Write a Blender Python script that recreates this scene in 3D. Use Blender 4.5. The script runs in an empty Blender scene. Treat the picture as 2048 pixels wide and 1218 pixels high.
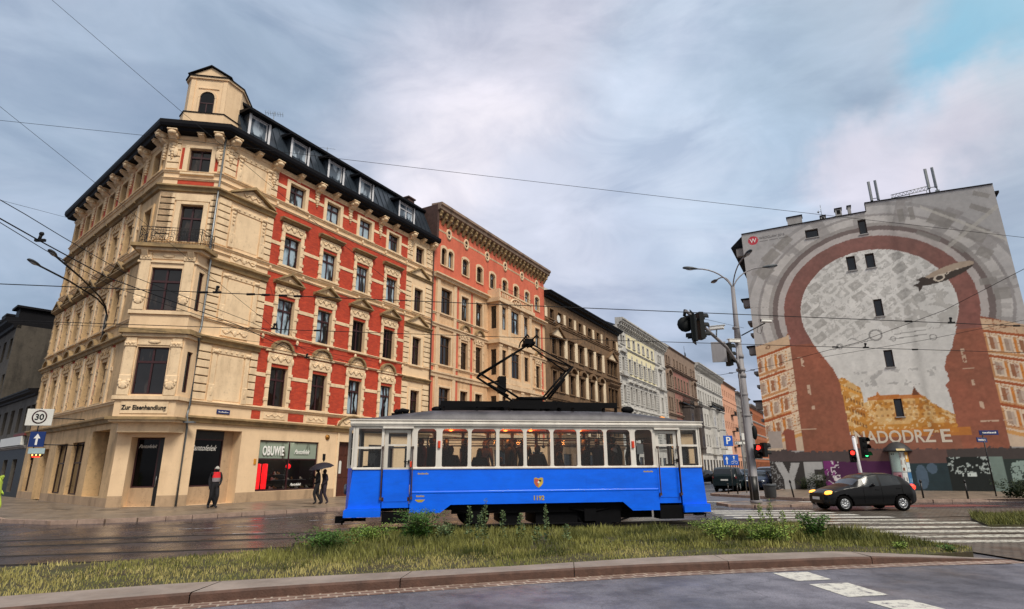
import bpy, bmesh, math, random
import numpy as np
from mathutils import Vector, Matrix, noise as mnoise
R = math.radians
S = bpy.context.scene
COL = S.collection
rnd = random.Random(7)

# ---------------------------------------------------------------- camera
cam_data = bpy.data.cameras.new('camera')
cam = bpy.data.objects.new('camera', cam_data); COL.objects.link(cam)
cam_data.sensor_width = 36.0
cam_data.lens = 1150.0 / 2048.0 * 36.0
cam_data.clip_start = 0.1; cam_data.clip_end = 2000.0
EYE = 1.75
cam.matrix_world = Matrix.Translation((0, 0, EYE)) @ Matrix.Rotation(R(90 + 15.9), 4, 'X') @ Matrix.Rotation(R(-0.4), 4, 'Z')
S.camera = cam

# ---------------------------------------------------------------- node helpers
def newmat(name):
    m = bpy.data.materials.new(name); m.use_nodes = True
    nt = m.node_tree
    return m, nt, nt.nodes['Principled BSDF']
def lin(c):
    return tuple((x / 12.92 if x <= 0.04045 else ((x + 0.055) / 1.055) ** 2.4) for x in c)
def hexc(h):
    h = h.lstrip('#'); return lin(tuple(int(h[i:i + 2], 16) / 255 for i in (0, 2, 4)))
def N(nt, kind, **kw):
    n = nt.nodes.new(kind)
    for k, v in kw.items():
        if k in n.inputs: n.inputs[k].default_value = v
        else: setattr(n, k, v)
    return n
def ramp(nt, stops):
    r = nt.nodes.new('ShaderNodeValToRGB'); e = r.color_ramp.elements
    while len(e) < len(stops): e.new(0.5)
    for el, (p, c) in zip(e, stops):
        el.position = p; el.color = tuple(c) + ((1,) if len(c) == 3 else ())
    return r
def mix(nt, a, b, fac, mode='MIX'):
    m = nt.nodes.new('ShaderNodeMix'); m.data_type = 'RGBA'; m.blend_type = mode
    for sock, v in ((m.inputs[0], fac), (m.inputs[6], a), (m.inputs[7], b)):
        if hasattr(v, 'links'): nt.links.new(v, sock)
        else: sock.default_value = (tuple(v) + (1,)) if isinstance(v, tuple) and len(v) == 3 else v
    return m.outputs[2]
def plain(name, col, rough=0.7, metal=0.0, var=0.12, scale=3.0, bump=0.0, bscale=40.0, spec=0.5, dirt=None, dirtamt=0.4, stretch=None, coat=0.0):
    """base colour broken up by two noises, optional dirt colour and bump"""
    m, nt, b = newmat(name)
    tc = N(nt, 'ShaderNodeTexCoord'); src = tc.outputs['Object']
    if stretch:
        mp = N(nt, 'ShaderNodeMapping'); mp.inputs['Scale'].default_value = stretch
        nt.links.new(src, mp.inputs[0]); src = mp.outputs[0]
    n1 = N(nt, 'ShaderNodeTexNoise', Scale=scale, Detail=6.0, Roughness=0.65); nt.links.new(src, n1.inputs['Vector'])
    lo = tuple(max(0, c * (1 - var)) for c in col); hi = tuple(min(1, c * (1 + var)) for c in col)
    r = ramp(nt, [(0.3, lo), (0.7, hi)]); nt.links.new(n1.outputs['Fac'], r.inputs[0])
    out = r.outputs[0]
    if dirt:
        n2 = N(nt, 'ShaderNodeTexNoise', Scale=scale * 0.35, Detail=9.0, Roughness=0.75); nt.links.new(src, n2.inputs['Vector'])
        r2 = ramp(nt, [(0.45, (0, 0, 0)), (0.75, (dirtamt,) * 3)]); nt.links.new(n2.outputs['Fac'], r2.inputs[0])
        out = mix(nt, out, dirt, r2.outputs[0])
    nt.links.new(out, b.inputs['Base Color'])
    b.inputs['Roughness'].default_value = rough; b.inputs['Metallic'].default_value = metal
    b.inputs['Specular IOR Level'].default_value = spec; b.inputs['Coat Weight'].default_value = coat
    if bump:
        n3 = N(nt, 'ShaderNodeTexNoise', Scale=bscale, Detail=4.0); nt.links.new(tc.outputs['Object'], n3.inputs['Vector'])
        bp = N(nt, 'ShaderNodeBump', Strength=bump, Distance=0.02); nt.links.new(n3.outputs['Fac'], bp.inputs['Height'])
        nt.links.new(bp.outputs[0], b.inputs['Normal'])
    return m
def emit(name, col, strength):
    m, nt, b = newmat(name)
    b.inputs['Base Color'].default_value = tuple(col) + (1,)
    b.inputs['Emission Color'].default_value = tuple(col) + (1,)
    b.inputs['Emission Strength'].default_value = strength
    return m

# ---------------------------------------------------------------- world, sun, exposure
SUN_EL, SUN_AZ = R(50), R(148)          # behind the camera, to the right
W = bpy.data.worlds.new('World'); S.world = W; W.use_nodes = True
wt = W.node_tree; wt.nodes.clear()
sky = N(wt, 'ShaderNodeTexSky'); sky.sky_type = 'NISHITA'; sky.sun_disc = False
sky.sun_elevation = SUN_EL; sky.sun_rotation = SUN_AZ
bg1 = N(wt, 'ShaderNodeBackground', Strength=0.07); wt.links.new(sky.outputs[0], bg1.inputs[0])
tc = N(wt, 'ShaderNodeTexCoord')
def dmask(d, a, b, p=1.0):
    """soft patch of the sky round direction d, from dot value a (0) to b (1)"""
    v = Vector(d).normalized()
    dp = N(wt, 'ShaderNodeVectorMath', operation='DOT_PRODUCT'); dp.inputs[1].default_value = v
    wt.links.new(wv.outputs[0], dp.inputs[0])
    mr = N(wt, 'ShaderNodeMapRange'); mr.interpolation_type = 'SMOOTHERSTEP'
    mr.inputs['From Min'].default_value = a; mr.inputs['From Max'].default_value = b; mr.inputs['To Max'].default_value = p
    wt.links.new(dp.outputs['Value'], mr.inputs['Value']); return mr.outputs[0]
# warp directions a little so that patches have ragged cloud edges
wn = N(wt, 'ShaderNodeTexNoise', Scale=2.6, Detail=6.0, Roughness=0.62); wt.links.new(tc.outputs['Generated'], wn.inputs['Vector'])
ws = N(wt, 'ShaderNodeVectorMath', operation='MULTIPLY_ADD'); ws.inputs[1].default_value = (0.30, 0.30, 0.30)
wt.links.new(wn.outputs['Color'], ws.inputs[0])
wo = N(wt, 'ShaderNodeVectorMath', operation='ADD'); wo.inputs[1].default_value = (-0.15, -0.15, -0.15)
wt.links.new(tc.outputs['Generated'], wo.inputs[0]); wt.links.new(wo.outputs[0], ws.inputs[2])
wv = N(wt, 'ShaderNodeVectorMath', operation='NORMALIZE'); wt.links.new(ws.outputs[0], wv.inputs[0])
cm = N(wt, 'ShaderNodeMapping'); cm.inputs['Scale'].default_value = (1.0, 1.0, 2.2); cm.inputs['Location'].default_value = (0.3, 0.1, 0.4)
wt.links.new(tc.outputs['Generated'], cm.inputs[0])
cn = N(wt, 'ShaderNodeTexNoise', Scale=2.3, Detail=10.0, Roughness=0.58, Distortion=0.5); wt.links.new(cm.outputs[0], cn.inputs['Vector'])
cr = ramp(wt, [(0.34, hexc('#7d8ca0')), (0.46, hexc('#9aa7bb')), (0.54, hexc('#b5bdcf')), (0.66, hexc('#d3d4e2'))])
wt.links.new(cn.outputs['Fac'], cr.inputs[0])
c = cr.outputs[0]
def pdir(x, y):
    a = (x - 1024) / 1150; b = (609 - y) / 1150
    P_ = R(15.9); return (a, math.cos(P_) - math.sin(P_) * b, math.sin(P_) + math.cos(P_) * b)
c = mix(wt, c, hexc('#8fa6bd'), dmask(pdir(60, 230), 0.80, 0.995, 0.55))
c = mix(wt, c, hexc('#aebfd3'), dmask(pdir(250, -100), 0.80, 0.99, 0.5))
c = mix(wt, c, hexc('#e6e3ee'), dmask(pdir(1060, 340), 0.92, 0.995, 0.62))
c = mix(wt, c, hexc('#f4eff6'), dmask(pdir(1000, 420), 0.972, 0.998, 0.8))
c = mix(wt, c, hexc('#bcd6ec'), dmask(pdir(1560, 250), 0.92, 0.99, 0.5))
c = mix(wt, c, hexc('#6cc0e2'), dmask(pdir(2080, 90), 0.978, 0.994, 0.85))
c = mix(wt, c, hexc('#e6dadf'), dmask(pdir(1990, 270), 0.990, 0.999, 0.6))
c = mix(wt, c, hexc('#e3dbe6'), dmask(pdir(1800, 320), 0.988, 0.998, 0.7))
c = mix(wt, c, hexc('#a6b8cc'), dmask(pdir(2080, 440), 0.985, 0.998, 0.85))
c = mix(wt, c, hexc('#b6c4da'), dmask(pdir(1150, 560), 0.965, 0.995, 0.6))
m2n = N(wt, 'ShaderNodeMapping'); m2n.inputs['Scale'].default_value = (1.2, 1.2, 3.0); m2n.inputs['Rotation'].default_value = (0.2, 0.35, 0.3); wt.links.new(tc.outputs['Generated'], m2n.inputs[0])
n2n = N(wt, 'ShaderNodeTexNoise', Scale=3.6, Detail=8.0, Roughness=0.55, Distortion=0.6); wt.links.new(m2n.outputs[0], n2n.inputs['Vector'])
r2n = ramp(wt, [(0.32, (0.70, 0.73, 0.79)), (0.52, (0.96, 0.96, 0.97)), (0.72, (1.14, 1.12, 1.12))]); wt.links.new(n2n.outputs['Fac'], r2n.inputs[0])
c = mix(wt, c, r2n.outputs[0], 0.85, 'MULTIPLY')
# a brighter sky patch is added behind the camera as fill for the facades
bmask = dmask((0.8, -0.8, 1.0), 0.0, 0.9, 1.0)
c = mix(wt, c, (0.60, 0.58, 0.56), bmask)
bg2 = N(wt, 'ShaderNodeBackground', Strength=1.12); wt.links.new(c, bg2.inputs[0])
ms = N(wt, 'ShaderNodeMixShader', Fac=0.9); wt.links.new(bg1.outputs[0], ms.inputs[1]); wt.links.new(bg2.outputs[0], ms.inputs[2])
wo_ = N(wt, 'ShaderNodeOutputWorld'); wt.links.new(ms.outputs[0], wo_.inputs[0])
sd = bpy.data.lights.new('sun', 'SUN'); sd.energy = 3.0; sd.angle = R(20); sd.color = (1.0, 0.93, 0.82)
sun = bpy.data.objects.new('sun', sd); COL.objects.link(sun)
_sv = Vector((math.sin(SUN_AZ) * math.cos(SUN_EL), math.cos(SUN_AZ) * math.cos(SUN_EL), math.sin(SUN_EL)))
sun.rotation_euler = _sv.to_track_quat('Z', 'Y').to_euler(); sun.location = (0, -20, 40)
S.view_settings.view_transform = 'Standard'; S.view_settings.look = 'None'
S.view_settings.exposure = 0.08; S.view_settings.gamma = 1.0; S.view_settings.use_curve_mapping = False
S.cycles.max_bounces = 6; S.cycles.transparent_max_bounces = 12; S.cycles.use_denoising = True
S.cycles.caustics_reflective = False; S.cycles.caustics_refractive = False

# ---------------------------------------------------------------- mesh builder
class MB:
    def __init__(s): s.v = []; s.f = []; s.m = []; s.sm = []
    def face(s, pts, mi=0, smooth=False):
        n = len(s.v); s.v += [tuple(p) for p in pts]; s.f.append(tuple(range(n, n + len(pts)))); s.m.append(mi); s.sm.append(smooth); return s
    def raw(s, vs, fs, mi=0, smooth=False):
        n = len(s.v); s.v += [tuple(p) for p in vs]
        for f in fs: s.f.append(tuple(i + n for i in f)); s.m.append(mi); s.sm.append(smooth)
        return s
    def box(s, x0, x1, y0, y1, z0, z1, mi=0):
        return s.raw([(x0, y0, z0), (x1, y0, z0), (x1, y1, z0), (x0, y1, z0), (x0, y0, z1), (x1, y0, z1), (x1, y1, z1), (x0, y1, z1)],
                     [(0, 3, 2, 1), (4, 5, 6, 7), (0, 1, 5, 4), (1, 2, 6, 5), (2, 3, 7, 6), (3, 0, 4, 7)], mi)
    def cham(s, x0, x1, y0, y1, z0, z1, c, mi=0):
        """box with chamfered front (low y) edges"""
        return s.raw([(x0, y1, z0), (x1, y1, z0), (x1, y1, z1), (x0, y1, z1), (x0, y0 + c, z0), (x1, y0 + c, z0), (x1, y0 + c, z1), (x0, y0 + c, z1),
                      (x0 + c, y0, z0 + c), (x1 - c, y0, z0 + c), (x1 - c, y0, z1 - c), (x0 + c, y0, z1 - c)],
                     [(0, 1, 5, 4), (1, 2, 6, 5), (2, 3, 7, 6), (3, 0, 4, 7), (4, 5, 9, 8), (5, 6, 10, 9), (6, 7, 11, 10), (7, 4, 8, 11), (8, 9, 10, 11), (3, 2, 1, 0)], mi)
    def prism(s, pts, y0, y1, mi=0):
        n = len(pts); vs = [(x, y0, z) for x, z in pts] + [(x, y1, z) for x, z in pts]
        fs = [tuple(range(n)), tuple(range(2 * n - 1, n - 1, -1))] + [((i + 1) % n, i, n + i, n + (i + 1) % n) for i in range(n)]
        return s.raw(vs, fs, mi)
    def prof(s, pts, x0, x1, mi=0, mit0=0.0, mit1=0.0):
        """pts (y,z) profile run along x; mit: x shift per -y (mitred ends)"""
        n = len(pts); vs = [(x0 + mit0 * y, y, z) for y, z in pts] + [(x1 + mit1 * y, y, z) for y, z in pts]
        fs = [tuple(range(n)), tuple(range(2 * n - 1, n - 1, -1))] + [((i + 1) % n, i, n + i, n + (i + 1) % n) for i in range(n)]
        return s.raw(vs, fs, mi)
    def hprism(s, pts, z0, z1, mi=0):
        n = len(pts); vs = [(x, y, z0) for x, y in pts] + [(x, y, z1) for x, y in pts]
        fs = [tuple(range(n - 1, -1, -1)), tuple(range(n, 2 * n))] + [(i, (i + 1) % n, n + (i + 1) % n, n + i) for i in range(n)]
        return s.raw(vs, fs, mi)
    def tube(s, pts, r, n=6, mi=0, smooth=True, cap=True):
        pts = [Vector(p) for p in pts]; rs = r if isinstance(r, (list, tuple)) else [r] * len(pts)
        vs = []; up = Vector((0, 0, 1))
        for i, p in enumerate(pts):
            d = (pts[min(i + 1, len(pts) - 1)] - pts[max(i - 1, 0)])
            d = d.normalized() if d.length > 1e-9 else Vector((0, 0, 1))
            a = d.cross(up)
            if a.length < 0.05: a = d.cross(Vector((1, 0, 0)))
            a.normalize(); b = a.cross(d)
            for k in range(n):
                t = 2 * math.pi * k / n; vs.append(p + (a * math.cos(t) + b * math.sin(t)) * rs[i])
        fs = []
        for i in range(len(pts) - 1):
            for k in range(n): fs.append((i * n + k, i * n + (k + 1) % n, (i + 1) * n + (k + 1) % n, (i + 1) * n + k))
        s.raw(vs, fs, mi, smooth)
        if cap:
            m0 = len(s.v) - len(vs)
            s.f.append(tuple(m0 + k for k in range(n - 1, -1, -1))); s.m.append(mi); s.sm.append(False)
            s.f.append(tuple(m0 + (len(pts) - 1) * n + k for k in range(n))); s.m.append(mi); s.sm.append(False)
        return s
    def lathe(s, prof, c=(0, 0, 0), n=16, mi=0, axis='Z', smooth=True, cap=True):
        vs = []
        for r, z in prof:
            for k in range(n):
                t = 2 * math.pi * k / n; p = (r * math.cos(t), r * math.sin(t), z)
                if axis == 'Y': p = (p[0], p[2], p[1])
                if axis == 'X': p = (p[2], p[0], p[1])
                vs.append((p[0] + c[0], p[1] + c[1], p[2] + c[2]))
        fs = []
        for i in range(len(prof) - 1):
            for k in range(n): fs.append((i * n + k, i * n + (k + 1) % n, (i + 1) * n + (k + 1) % n, (i + 1) * n + k))
        s.raw(vs, fs, mi, smooth)
        m0 = len(s.v) - len(vs)
        if not cap: return s
        if prof[0][0] > 1e-4: s.f.append(tuple(m0 + k for k in range(n - 1, -1, -1))); s.m.append(mi); s.sm.append(False)
        if prof[-1][0] > 1e-4: s.f.append(tuple(m0 + (len(prof) - 1) * n + k for k in range(n))); s.m.append(mi); s.sm.append(False)
        return s
    def ball(s, c, r, n=8, mi=0):
        r = r if isinstance(r, (tuple, list)) else (r, r, r); m = max(4, n // 2 + 1)
        vs = [(c[0] + r[0] * math.sin(math.pi * i / m) * math.cos(2 * math.pi * k / n), c[1] + r[1] * math.sin(math.pi * i / m) * math.sin(2 * math.pi * k / n), c[2] + r[2] * math.cos(math.pi * i / m)) for i in range(1, m) for k in range(n)]
        fs = [(i * n + k, (i + 1) * n + k, (i + 1) * n + (k + 1) % n, i * n + (k + 1) % n) for i in range(m - 2) for k in range(n)]
        b = len(vs); vs += [(c[0], c[1], c[2] + r[2]), (c[0], c[1], c[2] - r[2])]
        fs += [(b, k, (k + 1) % n) for k in range(n)] + [(b + 1, (m - 2) * n + (k + 1) % n, (m - 2) * n + k) for k in range(n)]
        return s.raw(vs, fs, mi, True)
    def move(s, dx=0, dy=0, dz=0):
        s.v = [(x + dx, y + dy, z + dz) for x, y, z in s.v]; return s
    def mesh(s, name, mats):
        me = bpy.data.meshes.new(name); me.from_pydata(s.v, [], s.f); me.validate()
        for m in (mats if isinstance(mats, (list, tuple)) else [mats]): me.materials.append(m)
        if len(me.polygons) == len(s.m):
            me.polygons.foreach_set('material_index', s.m); me.polygons.foreach_set('use_smooth', s.sm)
        me.update(); return me
    def build(s, name, mats, parent=None, loc=(0, 0, 0), rz=0.0):
        return link(name, s.mesh(name, mats), parent, loc, rz)
def link(name, data, parent=None, loc=(0, 0, 0), rz=0.0):
    o = bpy.data.objects.new(name, data); COL.objects.link(o)
    if parent: o.parent = parent
    o.location = loc; o.rotation_euler = (0, 0, rz); return o
def empty(name, loc=(0, 0, 0), rz=0.0):
    return link(name, None, None, loc, rz)
def tag(o, label=None, cat=None, group=None, kind=None):
    if label: o['label'] = label
    if cat: o['category'] = cat
    if group: o['group'] = group
    if kind: o['kind'] = kind
    return o
def kids(o): return [c_ for c_ in bpy.data.objects if c_.parent == o]
def dup(o, parent=None):
    c_ = o.copy(); COL.objects.link(c_)
    if parent: c_.parent = parent
    for ch in list(o.children): dup(ch, c_)
    return c_
_font_cache = {}
def text_mesh(txt, size, mat, ext=0.008, shear=0.0, width=1.0, bold=0.0, align='LEFT', space=1.0):
    """lettering lies in the x-z plane, facing -y"""
    cu = bpy.data.curves.new('lettering', 'FONT'); cu.body = txt; cu.size = size; cu.extrude = ext; cu.shear = shear
    cu.align_x = align; cu.offset = bold; cu.space_character = space; cu.resolution_u = 3
    ob = bpy.data.objects.new('lettering', cu); COL.objects.link(ob)
    dg = bpy.context.evaluated_depsgraph_get()
    me = bpy.data.meshes.new_from_object(ob.evaluated_get(dg))
    bpy.data.objects.remove(ob); bpy.data.curves.remove(cu)
    me.transform(Matrix.Diagonal((width, 1, 1, 1))); me.transform(Matrix.Rotation(R(90), 4, 'X'))
    me.materials.clear(); me.materials.append(mat); return me

# ---------------------------------------------------------------- facade frames
def dvec(az): return Vector((math.sin(R(az)), math.cos(R(az)), 0))
SPL = {'quoins': ('quoin_pier', .12), 'pilasters': ('pilaster', .05), 'stucco_strips': ('stucco_strip', .03), 'window_hoods': ('window_hood', .04), 'piers': ('pier', .05), 'pediment': ('pediment', .04), 'gutter_clips': ('gutter_clip', .02), 'attic_dormers': ('attic_dormer', .05), 'string_course': ('string_course', .01), 'side_eaves': ('side_ledge', .02)}
def split_mesh(me, margin):
    """the pieces of a mesh, those closer than margin kept together"""
    n = len(me.vertices); par = list(range(n))
    def find(a):
        while par[a] != a: par[a] = par[par[a]]; a = par[a]
        return a
    for p in me.polygons:
        v = p.vertices; a = find(v[0])
        for q in v[1:]: par[find(q)] = a
    isl = {}
    for v in me.vertices: isl.setdefault(find(v.index), []).append(v.index)
    ks = list(isl); co = np.array([v.co for v in me.vertices]); bb = [(co[isl[k]].min(0) - margin / 2, co[isl[k]].max(0) + margin / 2) for k in ks]; g = list(range(len(ks)))
    def f2(a):
        while g[a] != a: g[a] = g[g[a]]; a = g[a]
        return a
    for i in range(len(ks)):
        for j in range(i):
            if (bb[i][0] <= bb[j][1]).all() and (bb[j][0] <= bb[i][1]).all(): g[f2(i)] = f2(j)
    own = {v: f2(i) for i, k in enumerate(ks) for v in isl[k]}; out = {}
    for p in me.polygons: out.setdefault(own[p.vertices[0]], MB()).raw([tuple(co[v]) for v in p.vertices], [tuple(range(len(p.vertices)))], p.material_index, p.use_smooth)
    mats = list(me.materials); return [m_.mesh(me.name, mats) for m_ in out.values()]
class Frame:
    """a facade: local x runs right along the wall, y into the building, z up"""
    def __init__(s, root, o, az): s.root = root; s.o = Vector((o[0], o[1], 0)); s.az = az; s.rz = R(90 - az); s.d = dvec(az); s.n = Vector((-math.cos(R(az)) * -1, 0, 0))
    def place(s, name, data, u=0.0, z=0.0, y=0.0, parent=None):
        yv = Vector((-s.d.y, s.d.x, 0))
        p = s.o + s.d * u + yv * y; p = Vector((p.x, p.y, z))
        if name in SPL:
            nm, mg = SPL[name]
            for m_ in split_mesh(data, mg): o = link(nm, m_, s.root, p - s.root.location, s.rz)
            bpy.data.meshes.remove(data); return o
        if parent is None: o = link(name, data, s.root, p - s.root.location, s.rz)
        else: o = link(name, data, parent)
        return o
    def world(s, u, y, z):
        yv = Vector((-s.d.y, s.d.x, 0)); p = s.o + s.d * u + yv * y; return Vector((p.x, p.y, z))
def wall_holes(W0, W1, H0, H1, holes, depth=0.28, matfn=None, cuts_u=(), cuts_z=(), mb=None, yw=0.0):
    """holes: (u0,u1,z0,z1[,depth]); wall sheet at y=yw with reveals going in"""
    mb = mb or MB(); us = {W0, W1} | set(cuts_u); zs = {H0, H1} | set(cuts_z)
    for h in holes: us |= {h[0], h[1]}; zs |= {h[2], h[3]}
    us = sorted(u for u in us if W0 - 1e-6 <= u <= W1 + 1e-6); zs = sorted(z for z in zs if H0 - 1e-6 <= z <= H1 + 1e-6)
    for a, b in zip(us, us[1:]):
        if b - a < 1e-5: continue
        for e, g in zip(zs, zs[1:]):
            if g - e < 1e-5: continue
            cu_, cz = (a + b) / 2, (e + g) / 2
            if any(h[0] < cu_ < h[1] and h[2] < cz < h[3] for h in holes): continue
            mb.face([(a, yw, e), (b, yw, e), (b, yw, g), (a, yw, g)], matfn(cu_, cz) if matfn else 0)
    for h in holes:
        d = h[4] if len(h) > 4 else depth; u0, u1, z0, z1 = h[:4]; mi = h[5] if len(h) > 5 else 0; q = yw + d
        mb.face([(u0, yw, z0), (u0, yw, z1), (u0, q, z1), (u0, q, z0)], mi); mb.face([(u1, yw, z0), (u1, q, z0), (u1, q, z1), (u1, yw, z1)], mi)
        mb.face([(u0, yw, z1), (u1, yw, z1), (u1, q, z1), (u0, q, z1)], mi); mb.face([(u0, yw, z0), (u0, q, z0), (u1, q, z0), (u1, yw, z0)], mi)
    return mb
# ================================================================ materials
def wallmat(name, col, stain, var=0.10, amt=0.5, rough=0.85, soot=None):
    """render with streaky stains that run down the wall"""
    m, nt, b = newmat(name)
    tc = N(nt, 'ShaderNodeTexCoord')
    n1 = N(nt, 'ShaderNodeTexNoise', Scale=1.3, Detail=8.0, Roughness=0.7); nt.links.new(tc.outputs['Object'], n1.inputs['Vector'])
    mp = N(nt, 'ShaderNodeMapping'); mp.inputs['Scale'].default_value = (1.1, 1.1, 0.3); nt.links.new(tc.outputs['Object'], mp.inputs[0])
    n2 = N(nt, 'ShaderNodeTexNoise', Scale=1.3, Detail=6.0, Roughness=0.62); nt.links.new(mp.outputs[0], n2.inputs['Vector'])
    r1 = ramp(nt, [(0.3, tuple(c_ * (1 - var) for c_ in col)), (0.7, tuple(min(1, c_ * (1 + var)) for c_ in col))]); nt.links.new(n1.outputs['Fac'], r1.inputs[0])
    r2 = ramp(nt, [(0.48, (0, 0, 0)), (0.78, (amt,) * 3)]); nt.links.new(n2.outputs['Fac'], r2.inputs[0])
    out = mix(nt, r1.outputs[0], stain, r2.outputs[0])
    n6 = N(nt, 'ShaderNodeTexNoise', Scale=5.5, Detail=7.0, Roughness=0.7); nt.links.new(tc.outputs['Object'], n6.inputs['Vector'])
    r6 = ramp(nt, [(0.56, (0, 0, 0)), (0.74, (amt * .8,) * 3)]); nt.links.new(n6.outputs['Fac'], r6.inputs[0]); out = mix(nt, out, tuple(c_ * .7 for c_ in stain), r6.outputs[0])
    nt.links.new(out, b.inputs['Base Color']); b.inputs['Roughness'].default_value = rough
    n3 = N(nt, 'ShaderNodeTexNoise', Scale=18.0, Detail=6.0); nt.links.new(tc.outputs['Object'], n3.inputs['Vector'])
    bp = N(nt, 'ShaderNodeBump', Strength=0.35, Distance=0.02); nt.links.new(n3.outputs['Fac'], bp.inputs['Height']); nt.links.new(bp.outputs[0], b.inputs['Normal'])
    return m
def brickmat(name, c1, c2, mortar, scale=1.0):
    m, nt, b = newmat(name)
    tc = N(nt, 'ShaderNodeTexCoord'); sp = N(nt, 'ShaderNodeSeparateXYZ'); cb = N(nt, 'ShaderNodeCombineXYZ')
    nt.links.new(tc.outputs['Object'], sp.inputs[0]); nt.links.new(sp.outputs['X'], cb.inputs['X']); nt.links.new(sp.outputs['Z'], cb.inputs['Y'])
    bk = N(nt, 'ShaderNodeTexBrick', Scale=1.0, **{'Mortar Size': 0.006, 'Brick Width': 0.26, 'Row Height': 0.077, 'Bias': 0.1})
    bk.inputs['Color1'].default_value = c1 + (1,); bk.inputs['Color2'].default_value = c2 + (1,); bk.inputs['Mortar'].default_value = mortar + (1,)
    nt.links.new(cb.outputs[0], bk.inputs['Vector'])
    n1 = N(nt, 'ShaderNodeTexNoise', Scale=1.1, Detail=8.0, Roughness=0.7); nt.links.new(tc.outputs['Object'], n1.inputs['Vector'])
    r1 = ramp(nt, [(0.3, (0.72, 0.72, 0.72)), (0.75, (1.15, 1.12, 1.1))]); nt.links.new(n1.outputs['Fac'], r1.inputs[0])
    out = mix(nt, bk.outputs['Color'], r1.outputs[0], 1.0, 'MULTIPLY')
    nt.links.new(out, b.inputs['Base Color']); b.inputs['Roughness'].default_value = 0.8
    bp = N(nt, 'ShaderNodeBump', Strength=0.5, Distance=0.01); bp.invert = True
    nt.links.new(bk.outputs['Fac'], bp.inputs['Height']); nt.links.new(bp.outputs[0], b.inputs['Normal'])
    return m
def panemat(name, dark, curtain_sky, thr=0.55, rough=0.04):
    """window glass over a dim room, some with net curtains and painted sky reflections"""
    m, nt, b = newmat(name)
    oi = N(nt, 'ShaderNodeObjectInfo'); tc = N(nt, 'ShaderNodeTexCoord')
    ad = N(nt, 'ShaderNodeVectorMath', operation='ADD'); nt.links.new(tc.outputs['Object'], ad.inputs[0]); nt.links.new(oi.outputs['Location'], ad.inputs[1])
    mp = N(nt, 'ShaderNodeMapping'); mp.inputs['Scale'].default_value = (1.6, 1.6, 0.45); nt.links.new(ad.outputs[0], mp.inputs[0])
    n1 = N(nt, 'ShaderNodeTexNoise', Scale=1.4, Detail=3.0); nt.links.new(mp.outputs[0], n1.inputs['Vector'])
    fo = N(nt, 'ShaderNodeTexWave', Scale=5.0, Distortion=2.0); nt.links.new(ad.outputs[0], fo.inputs['Vector'])
    r1 = ramp(nt, [(thr - 0.04, (0, 0, 0)), (thr + 0.04, (1, 1, 1))]); nt.links.new(n1.outputs['Fac'], r1.inputs[0])
    cc = mix(nt, curtain_sky, tuple(x * 0.7 for x in curtain_sky), fo.outputs['Fac'])
    out = mix(nt, dark, cc, r1.outputs[0]); nt.links.new(out, b.inputs['Base Color'])
    b.inputs['Roughness'].default_value = rough; b.inputs['Specular IOR Level'].default_value = 0.5; b.inputs['Coat Weight'].default_value = 0.25
    b.inputs['Coat Roughness'].default_value = 0.02
    n4 = N(nt, 'ShaderNodeTexNoise', Scale=1.2, Detail=1.0); nt.links.new(ad.outputs[0], n4.inputs['Vector'])
    bp = N(nt, 'ShaderNodeBump', Strength=0.25, Distance=0.05); nt.links.new(n4.outputs['Fac'], bp.inputs['Height'])
    nt.links.new(bp.outputs[0], b.inputs['Normal']); nt.links.new(bp.outputs[0], b.inputs['Coat Normal'])
    return m
M = {}
M['cream'] = wallmat('cream_render', hexc('#e6c8a2'), hexc('#997a58'), 0.06, 0.3)
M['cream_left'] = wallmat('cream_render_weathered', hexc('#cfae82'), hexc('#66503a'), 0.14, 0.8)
M['creamtrim'] = wallmat('cream_stucco_trim', hexc('#e8cda8'), hexc('#806344'), 0.10, 0.45)
M['ledge'] = plain('weathered_ledge', hexc('#a0865f'), 0.85, var=0.25, scale=2.5, dirt=hexc('#453e31'), dirtamt=0.9)
M['plinth'] = wallmat('plinth_render', hexc('#b3987a'), hexc('#5d4a3b'), 0.12, 0.7)
M['brick'] = brickmat('red_brick', hexc('#d24a2a'), hexc('#b83a22'), hexc('#9c4a36'))
M['coral'] = wallmat('coral_render', hexc('#cf6a50'), hexc('#8a4432'), 0.12, 0.6)
M['wframe'] = plain('wine_red_window_wood', hexc('#35151a'), 0.5, var=0.2)
M['bframe'] = plain('brown_window_wood', hexc('#3c281e'), 0.6, var=0.2)
M['whframe'] = plain('white_window_frame', hexc('#d9d9dc'), 0.45, var=0.06)
M['pane'] = panemat('window_glass', hexc('#0c0e11'), hexc('#a9c0d0'), 0.48)  # light blue patches also paint the sky's reflection in the glass
M['pane_dark'] = panemat('window_glass_dark', hexc('#0e0b0a'), hexc('#3b322c'), 0.62)
M['pane_sky'] = panemat('attic_window_glass', hexc('#4a5866'), hexc('#b4c4d2'), 0.52)
M['pane_far'] = panemat('distant_window_glass', hexc('#131313'), hexc('#56524e'), 0.62, 0.12)
M['blackmetal'] = plain('black_roof_edge', hexc('#0c0c11'), 0.6, var=0.3, scale=1.5, spec=.15)
M['slate'] = plain('dark_sheet_roof', hexc('#333c46'), 0.35, metal=0.3, var=0.22, scale=1.6)
M['iron'] = plain('black_iron', hexc('#0d0d0f'), 0.45, metal=0.2)
M['zinc'] = plain('grey_zinc', hexc('#7e8284'), 0.4, metal=0.6, var=0.2)
M['granite'] = plain('granite_kerb', hexc('#9c8577'), 0.75, var=0.2, scale=6, dirt=hexc('#4a3a30'), dirtamt=0.5, bump=0.3)
M['doorwood'] = plain('brown_door_wood', hexc('#4a2419'), 0.5, var=0.3, scale=2, stretch=(6, 6, 0.6))
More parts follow.
